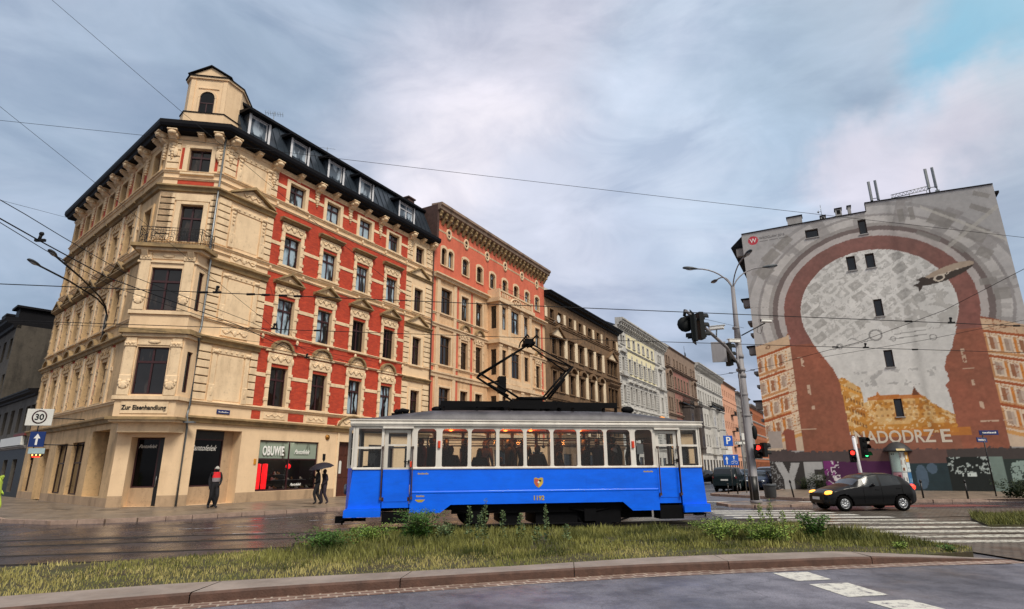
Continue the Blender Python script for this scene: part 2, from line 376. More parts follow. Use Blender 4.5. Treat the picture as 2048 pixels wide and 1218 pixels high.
M['signwhite'] = plain('white_sign', hexc('#d9d9d3'), 0.4, var=0.04)
M['signblue'] = plain('blue_sign', hexc('#0f54b4'), 0.35, var=0.08)
M['navy'] = plain('navy_sign', hexc('#142560'), 0.35, var=0.08)
M['black'] = plain('black_paint', hexc('#0b0b0c'), 0.4, var=0.2)
M['white'] = plain('white_paint', hexc('#e4e2dc'), 0.5, var=0.06)
M['letter'] = plain('white_lettering', hexc('#e9e9e4'), 0.5, var=0.03)
M['rubber'] = plain('black_rubber', hexc('#0c0c0c'), 0.8, var=0.2)

def asphalt(name, c1, c2, rough_lo, rough_hi, patch=0.25):
    m, nt, b = newmat(name)
    tc = N(nt, 'ShaderNodeTexCoord')
    n1 = N(nt, 'ShaderNodeTexNoise', Scale=0.35, Detail=7.0, Roughness=0.6); nt.links.new(tc.outputs['Object'], n1.inputs['Vector'])
    n2 = N(nt, 'ShaderNodeTexNoise', Scale=48.0, Detail=6.0, Roughness=0.8); nt.links.new(tc.outputs['Object'], n2.inputs['Vector'])
    r1 = ramp(nt, [(0.32, c1), (0.68, c2)]); nt.links.new(n1.outputs['Fac'], r1.inputs[0])
    r2 = ramp(nt, [(0.34, (0.45, 0.45, 0.45)), (0.66, (1.45, 1.45, 1.45))]); nt.links.new(n2.outputs['Fac'], r2.inputs[0])
    out = mix(nt, r1.outputs[0], r2.outputs[0], 1.0, 'MULTIPLY')
    n7 = N(nt, 'ShaderNodeTexNoise', Scale=1.4, Detail=9.0, Roughness=0.72); nt.links.new(tc.outputs['Object'], n7.inputs['Vector'])
    r7 = ramp(nt, [(0.40, (0.62, 0.62, 0.66)), (0.52, (1, 1, 1)), (0.70, (1.22, 1.21, 1.2))]); nt.links.new(n7.outputs['Fac'], r7.inputs[0]); out = mix(nt, out, r7.outputs[0], 0.8, 'MULTIPLY')
    vo = N(nt, 'ShaderNodeTexVoronoi', Scale=0.5); vo.feature = 'DISTANCE_TO_EDGE'
    wn_ = N(nt, 'ShaderNodeTexNoise', Scale=1.5, Detail=5.0); nt.links.new(tc.outputs['Object'], wn_.inputs['Vector'])
    av = N(nt, 'ShaderNodeVectorMath', operation='MULTIPLY_ADD'); av.inputs[1].default_value = (1.2, 1.2, 0); nt.links.new(wn_.outputs['Color'], av.inputs[0]); nt.links.new(tc.outputs['Object'], av.inputs[2])
    nt.links.new(av.outputs[0], vo.inputs['Vector'])
    r3 = ramp(nt, [(0.0, (0.3, 0.3, 0.3)), (0.010, (1, 1, 1))]); nt.links.new(vo.outputs['Distance'], r3.inputs[0])
    out = mix(nt, out, r3.outputs[0], 0.5, 'MULTIPLY')
    nt.links.new(out, b.inputs['Base Color'])
    n3 = N(nt, 'ShaderNodeTexNoise', Scale=0.6, Detail=6.0, Roughness=0.6); nt.links.new(tc.outputs['Object'], n3.inputs['Vector'])
    mr = N(nt, 'ShaderNodeMapRange', **{'From Min': 0.35, 'From Max': 0.65, 'To Min': rough_lo, 'To Max': rough_hi}); nt.links.new(n3.outputs['Fac'], mr.inputs['Value']); nt.links.new(mr.outputs[0], b.inputs['Roughness'])
    bp = N(nt, 'ShaderNodeBump', Strength=0.5, Distance=0.006); nt.links.new(n2.outputs['Fac'], bp.inputs['Height']); nt.links.new(bp.outputs[0], b.inputs['Normal'])
    return m
def slabmat(name, c1, c2, mortar, w, h, rough=0.7, rot=0.0, msize=0.02):
    m, nt, b = newmat(name)
    tc = N(nt, 'ShaderNodeTexCoord'); mp = N(nt, 'ShaderNodeMapping'); mp.inputs['Rotation'].default_value = (0, 0, rot); nt.links.new(tc.outputs['Object'], mp.inputs[0])
    bk = N(nt, 'ShaderNodeTexBrick', Scale=1.0, **{'Mortar Size': msize, 'Brick Width': w, 'Row Height': h, 'Mortar Smooth': 0.4})
    bk.inputs['Color1'].default_value = c1 + (1,); bk.inputs['Color2'].default_value = c2 + (1,); bk.inputs['Mortar'].default_value = mortar + (1,)
    nt.links.new(mp.outputs[0], bk.inputs['Vector'])
    n1 = N(nt, 'ShaderNodeTexNoise', Scale=0.8, Detail=8.0, Roughness=0.7); nt.links.new(tc.outputs['Object'], n1.inputs['Vector'])
    r1 = ramp(nt, [(0.3, (0.6, 0.6, 0.6)), (0.7, (1.2, 1.2, 1.2))]); nt.links.new(n1.outputs['Fac'], r1.inputs[0])
    out = mix(nt, bk.outputs['Color'], r1.outputs[0], 1.0, 'MULTIPLY'); nt.links.new(out, b.inputs['Base Color'])
    mr = N(nt, 'ShaderNodeMapRange', **{'From Min': 0.35, 'From Max': 0.65, 'To Min': rough * 0.5, 'To Max': rough}); nt.links.new(n1.outputs['Fac'], mr.inputs['Value']); nt.links.new(mr.outputs[0], b.inputs['Roughness'])
    bp = N(nt, 'ShaderNodeBump', Strength=0.6, Distance=0.012); bp.invert = True; nt.links.new(bk.outputs['Fac'], bp.inputs['Height']); nt.links.new(bp.outputs[0], b.inputs['Normal'])
    return m
M['asphalt_near'] = asphalt('near_asphalt', hexc('#4e4e57'), hexc('#7c7b86'), 0.3, 0.7)
M['asphalt_wet'] = asphalt('wet_asphalt', hexc('#2e2c32'), hexc('#45414a'), 0.08, 0.38)
M['asphalt_side'] = asphalt('side_street_asphalt', hexc('#55545a'), hexc('#6b696e'), 0.3, 0.6)
M['paving'] = slabmat('pavement_slabs', hexc('#8d7d6c'), hexc('#7a6d60'), hexc('#4c443b'), 0.5, 0.5, 0.55, R(-60), 0.012)
M['setts'] = slabmat('stone_setts', hexc('#6e665c'), hexc('#5a534b'), hexc('#38332b'), 0.2, 0.14, 0.5, R(3), 0.02)
M['gutter'] = slabmat('gutter_setts', hexc('#8a6f63'), hexc('#70564c'), hexc('#b3a496'), 0.22, 0.155, 0.6, R(-19), 0.02)
M['redlane'] = plain('red_cycle_lane', hexc('#7c3f3c'), 0.5, var=0.3, scale=1.2, dirt=hexc('#3c3230'), dirtamt=0.7)
def paintmat(name, col, under, wear):
    m, nt, b = newmat(name)
    tc = N(nt, 'ShaderNodeTexCoord'); n1 = N(nt, 'ShaderNodeTexNoise', Scale=7.0, Detail=9.0, Roughness=0.75); nt.links.new(tc.outputs['Object'], n1.inputs['Vector'])
    r1 = ramp(nt, [(wear, (0, 0, 0)), (wear + 0.12, (1, 1, 1))]); nt.links.new(n1.outputs['Fac'], r1.inputs[0])
    nt.links.new(mix(nt, under, col, r1.outputs[0]), b.inputs['Base Color']); b.inputs['Roughness'].default_value = 0.55
    return m
M['mark'] = paintmat('road_paint', hexc('#cfcdc3'), hexc('#6f6c72'), 0.38)
M['mark_worn'] = paintmat('worn_road_paint', hexc('#c9c6b8'), hexc('#5f5a54'), 0.42)
M['mark_wet'] = paintmat('wet_road_paint', hexc('#b9bac0'), hexc('#3c3a41'), 0.44)
M['soil'] = plain('verge_soil', hexc('#3d3522'), 0.95, var=0.35, scale=4, dirt=hexc('#4d5a24'), dirtamt=0.7, bump=0.5, bscale=25)

# ================================================================ ground
def slab(name, pts, z, mat, thick=0.0, z0=None, kind='structure', lab=None):
    mb = MB()
    if thick: mb.hprism(pts, z - thick, z)
    else: mb.face([(x, y, z) for x, y in pts])
    o = mb.build(name, mat); 
    if kind: o['kind'] = kind
    return o
g = MB(); g.face([(-900, -300, -0.06), (900, -300, -0.06), (900, 1500, -0.06), (-900, 1500, -0.06)]); tag(g.build('ground', M['asphalt_side']), kind='structure')
# the near carriageway, runs along the kerb of the green median
KF = [(-30, -4.5), (-16, 2.6), (-10.5, 5.7), (-7.5, 7.25), (-4.92, 8.47), (-3.67, 9.01), (-2.44, 9.42), (0, 10.2), (2.34, 10.82), (5.44, 11.38), (7.72, 11.75), (9.5, 11.93)]
KB = [(-30, -3.3), (-16, 3.8), (-10.3, 6.9), (-7.0, 8.5), (-5.1, 9.35), (-2.6, 10.05), (0, 10.75), (2.55, 11.62), (4.5, 12.0), (6.3, 12.25), (8.2, 12.2), (9.5, 12.0)]
GUT = [(x + 0.16 * 0.4, y - 0.36) for x, y in KF]
slab('near_road', GUT[:-1] + [(40, 13.2), (40, -40), (-40, -40), (-40, -9)], -0.004, M['asphalt_near'])
gm = MB()
for i in range(len(KF) - 1):
    a, b, c_, d = KF[i], KF[i + 1], GUT[i + 1], GUT[i]
    gm.face([(a[0], a[1], 0.0), (d[0], d[1], 0.0), (c_[0], c_[1], 0.0), (b[0], b[1], 0.0)])
tag(gm.build('gutter', M['gutter']), kind='structure')
# kerb of big granite stones: each stone slightly different, one structure
def lerp2(P_, t):
    seg = []; L = 0
    for a, b in zip(P_, P_[1:]):
        l = math.dist(a, b); seg.append((L, l, a, b)); L += l
    t = max(0, min(t * L, L - 1e-6))
    for s0, l, a, b in seg:
        if s0 <= t <= s0 + l:
            k = (t - s0) / l; return (a[0] + (b[0] - a[0]) * k, a[1] + (b[1] - a[1]) * k)
    return P_[-1]
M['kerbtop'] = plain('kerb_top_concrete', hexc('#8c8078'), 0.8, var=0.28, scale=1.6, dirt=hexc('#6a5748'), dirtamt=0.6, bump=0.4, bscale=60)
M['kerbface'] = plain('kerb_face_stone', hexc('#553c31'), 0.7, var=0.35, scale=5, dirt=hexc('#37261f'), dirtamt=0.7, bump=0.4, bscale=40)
km = MB(); nst = 15
hz = lambda t: 0.135 * max(0.02, min(1.0, (1.0 - t) * 14))
for i in range(nst):
    sub = 7
    for j in range(sub):
        t0 = (i + j / sub) / nst; t1 = (i + (j + 1) / sub) / nst
        if j == 0: t0 += 0.00018
        if j == sub - 1: t1 -= 0.00018
        f0, f1, b0, b1 = lerp2(KF, t0), lerp2(KF, t1), lerp2(KB, t0), lerp2(KB, t1); h0, h1 = hz(t0), hz(t1)
        jit = 0.004 * math.sin(i * 3.7)
        F0 = (f0[0], f0[1]); e = 0.035
        def inw(f, b_): d = math.dist(f, b_); return (f[0] + (b_[0] - f[0]) * e / d, f[1] + (b_[1] - f[1]) * e / d)
        i0, i1 = inw(f0, b0), inw(f1, b1)
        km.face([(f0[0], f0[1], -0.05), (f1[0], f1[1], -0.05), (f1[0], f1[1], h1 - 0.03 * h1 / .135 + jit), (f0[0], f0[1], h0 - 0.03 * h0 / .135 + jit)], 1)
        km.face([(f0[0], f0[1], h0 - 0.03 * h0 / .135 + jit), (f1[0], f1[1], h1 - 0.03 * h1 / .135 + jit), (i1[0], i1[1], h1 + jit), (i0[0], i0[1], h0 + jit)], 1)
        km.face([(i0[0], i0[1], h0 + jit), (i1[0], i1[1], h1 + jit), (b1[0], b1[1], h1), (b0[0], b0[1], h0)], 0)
        km.face([(b0[0], b0[1], h0), (b1[0], b1[1], h1), (b1[0], b1[1], -0.05), (b0[0], b0[1], -0.05)], 1)
tag(km.build('kerb', [M['kerbtop'], M['kerbface']]), kind='structure')
# median: soil under the grass
GR = [(-30, -3.2), (-16, 3.9), (-10.3, 7.0), (-7.0, 8.6), (-5.1, 9.45), (-2.6, 10.15), (0, 10.85), (2.55, 11.72), (4.5, 12.1), (6.3, 12.35), (8.2, 12.3), (9.3, 12.6), (9.75, 13.2), (9.3, 15.2), (8.6, 17.2), (8.0, 19.2), (7.2, 20.3),
      (0, 19.6), (-3.6, 18.6), (-4.6, 16.2), (-5.1, 13.8), (-7.5, 12.2), (-10, 11.35), (-16, 8.3), (-30, 1.3)]
slab('verge', GR, 0.06, M['soil'], 0.12)
# wet carriageway between median and the corner house
slab('road', [(-60, -10), (-30, 1.2), (-16, 8.2), (-10, 11.25), (-7.5, 12.1), (-5.2, 13.7), (-4.7, 16.2), (-3.7, 18.7), (0, 19.7), (7.2, 20.4), (8.0, 25.9), (45, 26.5), (45, 31.2), (26, 30.8), (16.2, 30.2),
              (15.2, 32.2), (-4.9, 32.4), (-7.8, 28.0), (-11.1, 24.8), (-13.8, 22.4), (-16.6, 22.4), (-22, 25.5), (-40, 38), (-60, 50)], -0.036, M['asphalt_wet'])
slab('street', [(-4.9, 32.4), (15.2, 32.2), (12.6, 38.5), (13.6, 40.5), (19.4, 45.2), (160, 290), (135, 300), (-1.2, 41)], -0.032, M['asphalt_side'])
# tram crossing of setts right of the median
slab('setts_crossing', [(9.8, 13.2), (9.35, 15.2), (8.65, 17.2), (8.05, 19.2), (7.25, 20.4), (8.0, 25.9), (22, 26.2), (45, 26.5), (45, 13.6), (40, 13.25), (9.9, 12.1)], -0.028, M['setts'])
def stripes(name, rows, mat, z):
    mb = MB()
    for x0, x1, y, w in rows: mb.face([(x0, y, z), (x1, y - (x1 - x0) * 0.03, z), (x1, y + w - (x1 - x0) * 0.03, z), (x0, y + w, z)])
    o = mb.build(name, mat); tag(o, kind='structure'); return o
stripes('crossing_stripes', [(8.0, 12.4, 25.2, .5), (8.0, 12.7, 24.1, .5), (8.0, 13.0, 23.0, .5), (8.0, 13.6, 21.9, .5)], M['mark'], -0.022)
stripes('worn_crossing_stripes', [(8.2, 14.2, 20.7, .55), (8.3, 14.9, 19.6, .6), (8.5, 20.5, 18.2, .6), (8.8, 20.5, 17.0, .6), (9.3, 20.5, 15.85, .6), (9.6, 20.5, 14.8, .5)], M['mark_worn'], -0.022)
for k, q in enumerate([[(4.42, 10.72), (5.06, 10.8), (5.10, 10.1), (4.48, 9.98)], [(4.55, 9.72), (5.20, 9.82), (5.28, 8.92), (4.64, 8.80)], [(4.72, 8.52), (5.36, 8.62), (5.5, 7.8), (4.9, 7.7)], [(4.95, 7.4), (5.6, 7.5), (5.75, 6.6), (5.1, 6.5)]]):
    slab('road_marking', q, 0.001, M['mark'])
# lines on the wet road
mb = MB()
for x0, y0, x1, y1, w in [(-9.1, 20.08, -8.4, 20.12, .12), (-8.2, 17.9, -7.3, 18.05, .12), (-10.6, 19.4, -9.4, 19.7, .10), (-5.9, 18.9, -4.9, 19.1, .12), (-7.4, 22.2, -4.0, 24.2, .10), (-20.5, 20.6, -18.0, 21.0, .15), (-6.4, 20.6, -5.2, 21.0, .1), (-9.8, 22.7, -8.6, 23.8, .12),
                          (14.2, 32.0, 26, 30.0, .12), (22, 27.3, 25.5, 27.0, .12), (17, 28.3, 20, 28.1, .12)]:
    d = Vector((x1 - x0, y1 - y0)).normalized(); n_ = Vector((-d.y, d.x)) * w
    mb.face([(x0, y0, -.03), (x1, y1, -.03), (x1 + n_.x, y1 + n_.y, -.03), (x0 + n_.x, y0 + n_.y, -.03)])
tag(mb.build('lane_lines', M['mark_wet']), kind='structure')
slab('stop_line', [(9.0, 32.0), (15.0, 31.3), (20.0, 30.2), (20.0, 30.75), (15.1, 31.9), (9.0, 32.7)], -0.026, M['mark'])
slab('cycle_lane', [(16.2, 27.3), (22.5, 27.3), (21.5, 28.6), (16.6, 28.7)], -0.030, M['redlane'])
# pavements
def pavement(name, pts, kerbpts, zt=0.09):
    o = slab(name, pts, zt, M['paving'], 0.16)
    mb = MB(); L = 0.0
    for a, b in zip(kerbpts, kerbpts[1:]):
        n_ = max(1, int(round(math.dist(a, b) / 1.0)))
        for i in range(n_):
            p = [(a[0] + (b[0] - a[0]) * t, a[1] + (b[1] - a[1]) * t) for t in ((i + 0.012) / n_, (i + 0.988) / n_)]
            d = Vector((b[0] - a[0], b[1] - a[1])).normalized(); q = Vector((d.y, -d.x)) * 0.16
            dz = rnd.uniform(-0.006, 0.006)
            mb.hprism([(p[0][0] + q.x, p[0][1] + q.y), (p[1][0] + q.x, p[1][1] + q.y), p[1], p[0]], -0.06, zt + 0.012 + dz)
    k = mb.build('kerb', M['granite']); tag(k, kind='structure'); return o
KL = [(-50, 46), (-24, 27.2), (-18.5, 22.3), (-16.2, 21.5), (-14.6, 21.9), (-13.8, 22.4), (-11.1, 24.8), (-7.8, 28.0), (-4.9, 31.2), (2, 42.9), (125, 258)]
pavement('pavement', KL + [(118, 262), (-6.9, 45.8), (-16.4, 29.5), (-19.2, 29), (-33.4, 41), (-48, 54)], KL)
KR = [(160, 287), (19.6, 44.2), (14.0, 40.6), (12.9, 39.2), (13.2, 38.2), (15.8, 32.9), (17.3, 31.2), (21.0, 30.55), (26.0, 31.0), (60, 31.6)]
pavement('pavement', KR + [(60, 60), (20.4, 46.3), (150, 290)], [(p[0], p[1]) for p in KR])
# small island the tall pole stands on
KI = [(10.2, 30.1), (10.2, 28.4), (11.0, 27.8), (12.6, 27.9), (14.2, 29.2), (14.0, 30.5), (12.0, 31.0), (10.2, 30.1)]
pavement('traffic_island', KI[:-1], KI, 0.05)
# rails
M['rail'] = plain('worn_rail_steel', hexc('#6d6660'), 0.3, metal=0.9, var=0.3)
AZT = 80.0; TP = Vector((-0.277 * 16.5, 16.5, 0)); TD = dvec(AZT); TN = Vector((-TD.y, TD.x, 0))
def railpath(off):
    pts = []
    for k in range(0, 60):
        s = -26 + k * 1.0
        p = TP + TD * s + TN * off
        if s < -1.0: p = p + TN * (-(s + 1.0) ** 2 * -0.004) * -1
        pts.append(p)
    return pts
for off, nm in ((1.1 - 0.7175, 0), (1.1 + 0.7175, 0), (1.1 - 0.7175 - 3.4, 1), (1.1 + 0.7175 - 3.4, 1)):
    pts = railpath(off); mb = MB()
    for a, b in zip(pts, pts[1:]):
        q = TN * 0.035
        for lo in (0,):
            z1 = 0.075 if -5.2 < (a.x + b.x) / 2 < 9.2 else -0.012
            mb.raw([(a.x - q.x, a.y - q.y, -0.05), (b.x - q.x, b.y - q.y, -0.05), (b.x + q.x, b.y + q.y, -0.05), (a.x + q.x, a.y + q.y, -0.05),
                    (a.x - q.x, a.y - q.y, z1), (b.x - q.x, b.y - q.y, z1), (b.x + q.x, b.y + q.y, z1), (a.x + q.x, a.y + q.y, z1)],
                   [(4, 5, 6, 7), (0, 1, 5, 4), (2, 3, 7, 6), (1, 2, 6, 5), (3, 0, 4, 7)])
    tag(mb.build('rail', M['rail']), kind='structure')
# iron covers set in the pavement
for i, (x, y, w) in enumerate([(-12.3, 27.0, .7), (-9.6, 28.6, .6), (-18.0, 27.0, .8), (-20.6, 27.8, .7)]):
    mb = MB(); mb.hprism([(x - w / 2, y - .22), (x + w / 2, y - .18), (x + w / 2, y + .2), (x - w / 2, y + .2)], 0.08, 0.094)
    tag(mb.build('manhole_cover', M['iron']), ['flat iron cover in the pavement below the shoe shop window', 'flat iron cover in the pavement just left of the umbrella couple', 'dark iron cover in the pavement in front of the corner entrance', 'dark iron cover in the pavement by the left shop windows'][i], 'manhole cover', 'iron covers in the pavement')
M['groove'] = plain('joint_shade', hexc('#5a4630'), .9, var=.3)  # dark colour that paints the shadow lines between stone courses
# ================================================================ shared facade pieces
_mc = {}
def cached(key, fn):
    if key not in _mc: _mc[key] = fn()
    return _mc[key]
def rnd_(v): return tuple(round(x, 3) if isinstance(x, float) else x for x in v)
def window(fr, u, z, w, h, y=0.2, fm='wframe', pm='pane', style='T', arch=0.0, name='window', sub=True):
    """timber window whose centre foot stands at u,z; the pane is a sub-part"""
    def mk():
        f = MB(); t = 0.075; d = 0.06
        f.box(-w / 2, -w / 2 + t, 0, d, 0, h); f.box(w / 2 - t, w / 2, 0, d, 0, h)
        f.box(-w / 2 + t, w / 2 - t, 0, d, 0, t); f.box(-w / 2 + t, w / 2 - t, 0, d, h - t, h)
        if style in ('T', 'M'):
            f.box(-0.045, 0.045, -0.015, d - 0.01, t, h - t)
        if style == 'T':
            zt = h * 0.66
            f.box(-w / 2 + t, w / 2 - t, -0.03, d + 0.005, zt, zt + 0.11)
            f.box(-w / 4 - 0.0, -w / 4 + 0.0, 0, 0.01, 0, 0.01)
        if style == 'D':
            f.box(-0.045, 0.045, -0.015, d - 0.01, t, h - t); f.box(-w / 2 + t, w / 2 - t, -0.03, d + 0.005, h * 0.72, h * 0.72 + 0.1)
            f.box(-w / 2 + t, w / 2 - t, 0.01, d - 0.005, t, h * 0.28)
        if style == 'S':
            f.box(-w / 2 + t, w / 2 - t, -0.02, d, h * .62, h * .62 + .1); f.box(-0.05, 0.05, -0.01, d - 0.01, t, h - t)
        p = MB(); p.face([(-w / 2 + .02, 0.035, 0.02), (w / 2 - .02, 0.035, 0.02), (w / 2 - .02, 0.035, h - .02), (-w / 2 + .02, 0.035, h - .02)])
        return f.mesh('window', M[fm]), p.mesh('pane', M[pm])
    a, b = cached(('win',) + rnd_((w, h, fm, pm, style)), mk)
    o = fr.place(name, a, u, z, y)
    link('pane', b, o)
    return o
def relief(mb, x0, x1, z0, z1, y, seed=1, n=9, mi=0):
    """stucco scrollwork: a run of curls, buds and a central shell"""
    r_ = random.Random(seed); w = x1 - x0; h = z1 - z0; cx = (x0 + x1) / 2
    mb.ball((cx, y, (z0 + z1) / 2), (h * .30, .05, h * .36), 8, mi)
    for s_ in (-1, 1):
        pts = []
        for k in range(16):
            t = k / 15; pts.append((cx + s_ * (h * .35 + t * (w / 2 - h * .5)), y - .012, (z0 + z1) / 2 + math.sin(t * 6.5) * h * .24 * (1 - .3 * t)))
        mb.tube(pts, h * .075, 5, mi)
        for k in (3, 7, 11, 15): mb.ball((pts[k][0], y, pts[k][2] + h * .12 * (1 if k % 2 else -1)), (h * .17, .045, h * .16), 6, mi)
def surround(fr, u, z, w, h, hood='none', mat='creamtrim', name='window_surround', proud=0.08, jw=0.25, sc=1.0, ledge='ledge'):
    def mk():
        b = MB(); p = proud
        for s_ in (-1, 1):
            x0, x1 = sorted((s_ * w / 2, s_ * (w / 2 + jw)))
            b.cham(x0, x1, -p, 0.0, 0, h + .18, .02)
            if hood != 'none':
                for q in (0.12, .45, .78):
                    X0, X1 = sorted((s_ * (w / 2 + .02), s_ * (w / 2 + jw + .07)))
                    b.cham(X0, X1, -p - .035, -p + .03, h * q, h * q + .2, .02)
        b.cham(-w / 2 - jw - .06, w / 2 + jw + .06, -p - .07, 0, -.14, 0.0, .02)
        if hood != 'none':
            b.cham(-w / 2 - jw, w / 2 + jw, -p, 0, h + .18, h + .80, .02)
            relief(b, -w / 2 - .1, w / 2 + .1, h + .24, h + .74, -p - .01, 3)
            b.ball((-w / 2 - jw, -p, h + .42), (.09, .05, .22), 6); b.ball((w / 2 + jw, -p, h + .42), (.09, .05, .22), 6)
        else:
            b.cham(-w / 2, w / 2, -p, 0, h, h + .18, .02)
        W2 = w / 2 + jw + .22
        if hood == 'flat':
            b.prof([(0, h + .84), (-.14, h + .86), (-.22, h + .95), (-.36, h + .98), (-.36, h + 1.05), (0, h + 1.1)], -W2, W2, 1)
        if hood == 'pediment':
            b.prof([(0, h + .84), (-.14, h + .86), (-.34, h + .95), (-.34, h + 1.02), (0, h + 1.06)], -W2, W2, 1)
            b.prism([(-W2 + .22, h + 1.02), (W2 - .22, h + 1.02), (0, h + 1.50)], -.12, 0.0, 0)
            for s_ in (-1, 1):
                pts = [(s_ * W2 * .86, h + 1.0), (s_ * W2 * .86, h + 1.10), (0, h + 1.66), (0, h + 1.52)]
                b.prism(pts if s_ < 0 else pts[::-1], -.36, 0.0, 1)
            b.ball((0, -.14, h + 1.18), (.13, .05, .12), 6)
        if hood == 'lunette':
            R0 = w / 2 + .17; zc = h + 1.0
            for k in range(10):
                a0, a1 = math.pi * k / 10, math.pi * (k + 1) / 10
                ring = [(math.cos(a0) * (R0 - .13), zc + math.sin(a0) * (R0 - .13) * .82), (math.cos(a0) * R0, zc + math.sin(a0) * R0 * .82), (math.cos(a1) * R0, zc + math.sin(a1) * R0 * .82), (math.cos(a1) * (R0 - .13), zc + math.sin(a1) * (R0 - .13) * .82)]
                b.prism(ring, -.26, 0.0, 1)
            b.prism([(math.cos(math.pi * k / 10) * (R0 - .12), zc + math.sin(math.pi * k / 10) * (R0 - .12) * .82) for k in range(11)], -.05, 0.0, 0)
            for k in range(1, 12):
                a0 = math.pi * k / 12
                b.tube([(math.cos(a0) * .14, -.06, zc + .06 + math.sin(a0) * .1), (math.cos(a0) * (R0 - .2), -.08, zc + math.sin(a0) * (R0 - .2) * .82)], [.02, .05], 5)
            b.ball((0, -.08, zc + .08), (.16, .07, .12), 8)
            b.cham(-W2, W2, -.12, 0, h + .86, h + 1.0, .02)
        return b.mesh('window_surround', [M[mat], M[ledge]])
    me = cached(('sur',) + rnd_((w, h, hood, mat, proud, jw, ledge)), mk)
    return fr.place(name, me, u, z)
def rustic(mb, x0, x1, z0, z1, n, p=0.06, gap=0.06, mi=0, inset=()):
    hh = (z1 - z0) / n
    for k in range(n):
        if k: mb.box(x0, x1, -.008, -.001, z0 + k * hh - gap * .6, z0 + k * hh + gap * .6, 1)  # dark strip in each gap, painted as the groove's shade
        mb.cham(x0, x1, -p, 0, z0 + k * hh + gap / 2, z0 + (k + 1) * hh - gap / 2, .018, mi)
def console(big=True):
    def mk():
        b = MB()
        if big:   # scroll bracket with a hanging drop of fruit below
            b.prof([(0, 0), (-.55, 0), (-.62, -.08), (-.60, -.2), (-.42, -.30), (-.30, -.44), (-.12, -.52), (0, -.55)][::-1], -.19, .19)
            b.ball((0, -.56, -.12), (.24, .12, .13), 8); b.ball((-.2, -.3, -.2), (.06, .22, .14), 6); b.ball((.2, -.3, -.2), (.06, .22, .14), 6)
            b.cham(-.26, .26, -.66, 0, 0, .08, .02)
            for k, (r_, z_) in enumerate([(.17, -.62), (.13, -.82), (.19, -1.02), (.12, -1.2), (.09, -1.36), (.05, -1.5)]):
                b.ball((0, -.06, z_), (r_, .11, r_ * .8), 7)
                if k < 3: b.ball((-.14, -.05, z_ + .05), (.07, .06, .06), 5); b.ball((.14, -.05, z_ + .05), (.07, .06, .06), 5)
        else:
            b.prof([(0, 0), (-.42, 0), (-.46, -.08), (-.3, -.18), (-.1, -.3), (0, -.42)][::-1], -.15, .15)
            b.cham(-.19, .19, -.5, 0, 0, .06, .015); b.ball((0, -.4, -.08), (.17, .07, .07), 6)
        return b.mesh('cornice_bracket', M['creamtrim'])
    return cached(('cons', big), mk)

# ================================================================ the corner house
CR = (-16.35, 29.25); AZR, AZC, AZL = 29.8, 80.0, 130.0
_cl = Vector((CR[0], CR[1], 0)) - dvec(AZC) * 3.0; CL = (_cl.x, _cl.y)
LW = 18.2; _ll = Vector((CL[0], CL[1], 0)) - dvec(AZL) * LW
RW = 19.45
house = empty('corner_house', (CR[0], CR[1], 0))
tag(house, 'five storey corner house of cream stucco and red brick with a rooftop turret', 'building')
FR, FC, FL = Frame(house, CR, AZR), Frame(house, CL, AZC), Frame(house, (_ll.x, _ll.y), AZL)
TM = math.tan(R(25.05))
cols = [5.15, 8.2, 11.3, 14.4]; FLZ = [(5.28, 2.28), (9.55, 2.2), (13.85, 1.93), (17.95, 1.42)]
lcols = [LW - t for t in (4.2, 6.75, 9.2, 11.7, 14.2, 16.8)]
# --- right facade wall
holes = [(c_ - .61, c_ + .61, z, z + h) for c_ in cols for z, h in FLZ] + [(17.62 - .52, 17.62 + .52, z, z + h) for z, h in FLZ]
holes += [(.6, 3.2, 0.09, 3.78, .75), (4.4, 8.62, .62, 3.38, .16), (10.28, 11.75, .09, 3.48, .3), (13.0, 15.6, .62, 3.38, .16), (16.8, 18.6, .62, 3.38, .16)]
def rf_mat(u, z):
    if z < .6: return 2
    if 3.62 < u < 16.08:
        if 4.5 < z < 4.98: return 1 if min(abs(u - c_) for c_ in cols) > .95 else 0
        if 5.2 < z < 8.5 or 8.62 < z < 9.38 or 9.5 < z < 13.22 or 13.6 < z < 17.35 or 17.85 < z < 19.75: return 1
    if 18.1 < z < 19.2 and (.72 < u < .95 or 3.0 < u < 3.12): return 1
    return 0
mb = wall_holes(0, RW, 0, 20.3, holes, .28, rf_mat, cuts_u=(3.62, 16.08, .72, .95, 3.0, 3.12) + tuple(c_ + s_ * .95 for c_ in cols for s_ in (-1, 1)), cuts_z=(.6, 4.5, 4.98, 5.2, 8.5, 8.62, 9.38, 9.5, 13.22, 13.6, 17.35, 17.85, 19.75, 18.1, 19.2))
FR.place('wall', mb.mesh('wall', [M['cream'], M['brick'], M['plinth']]))
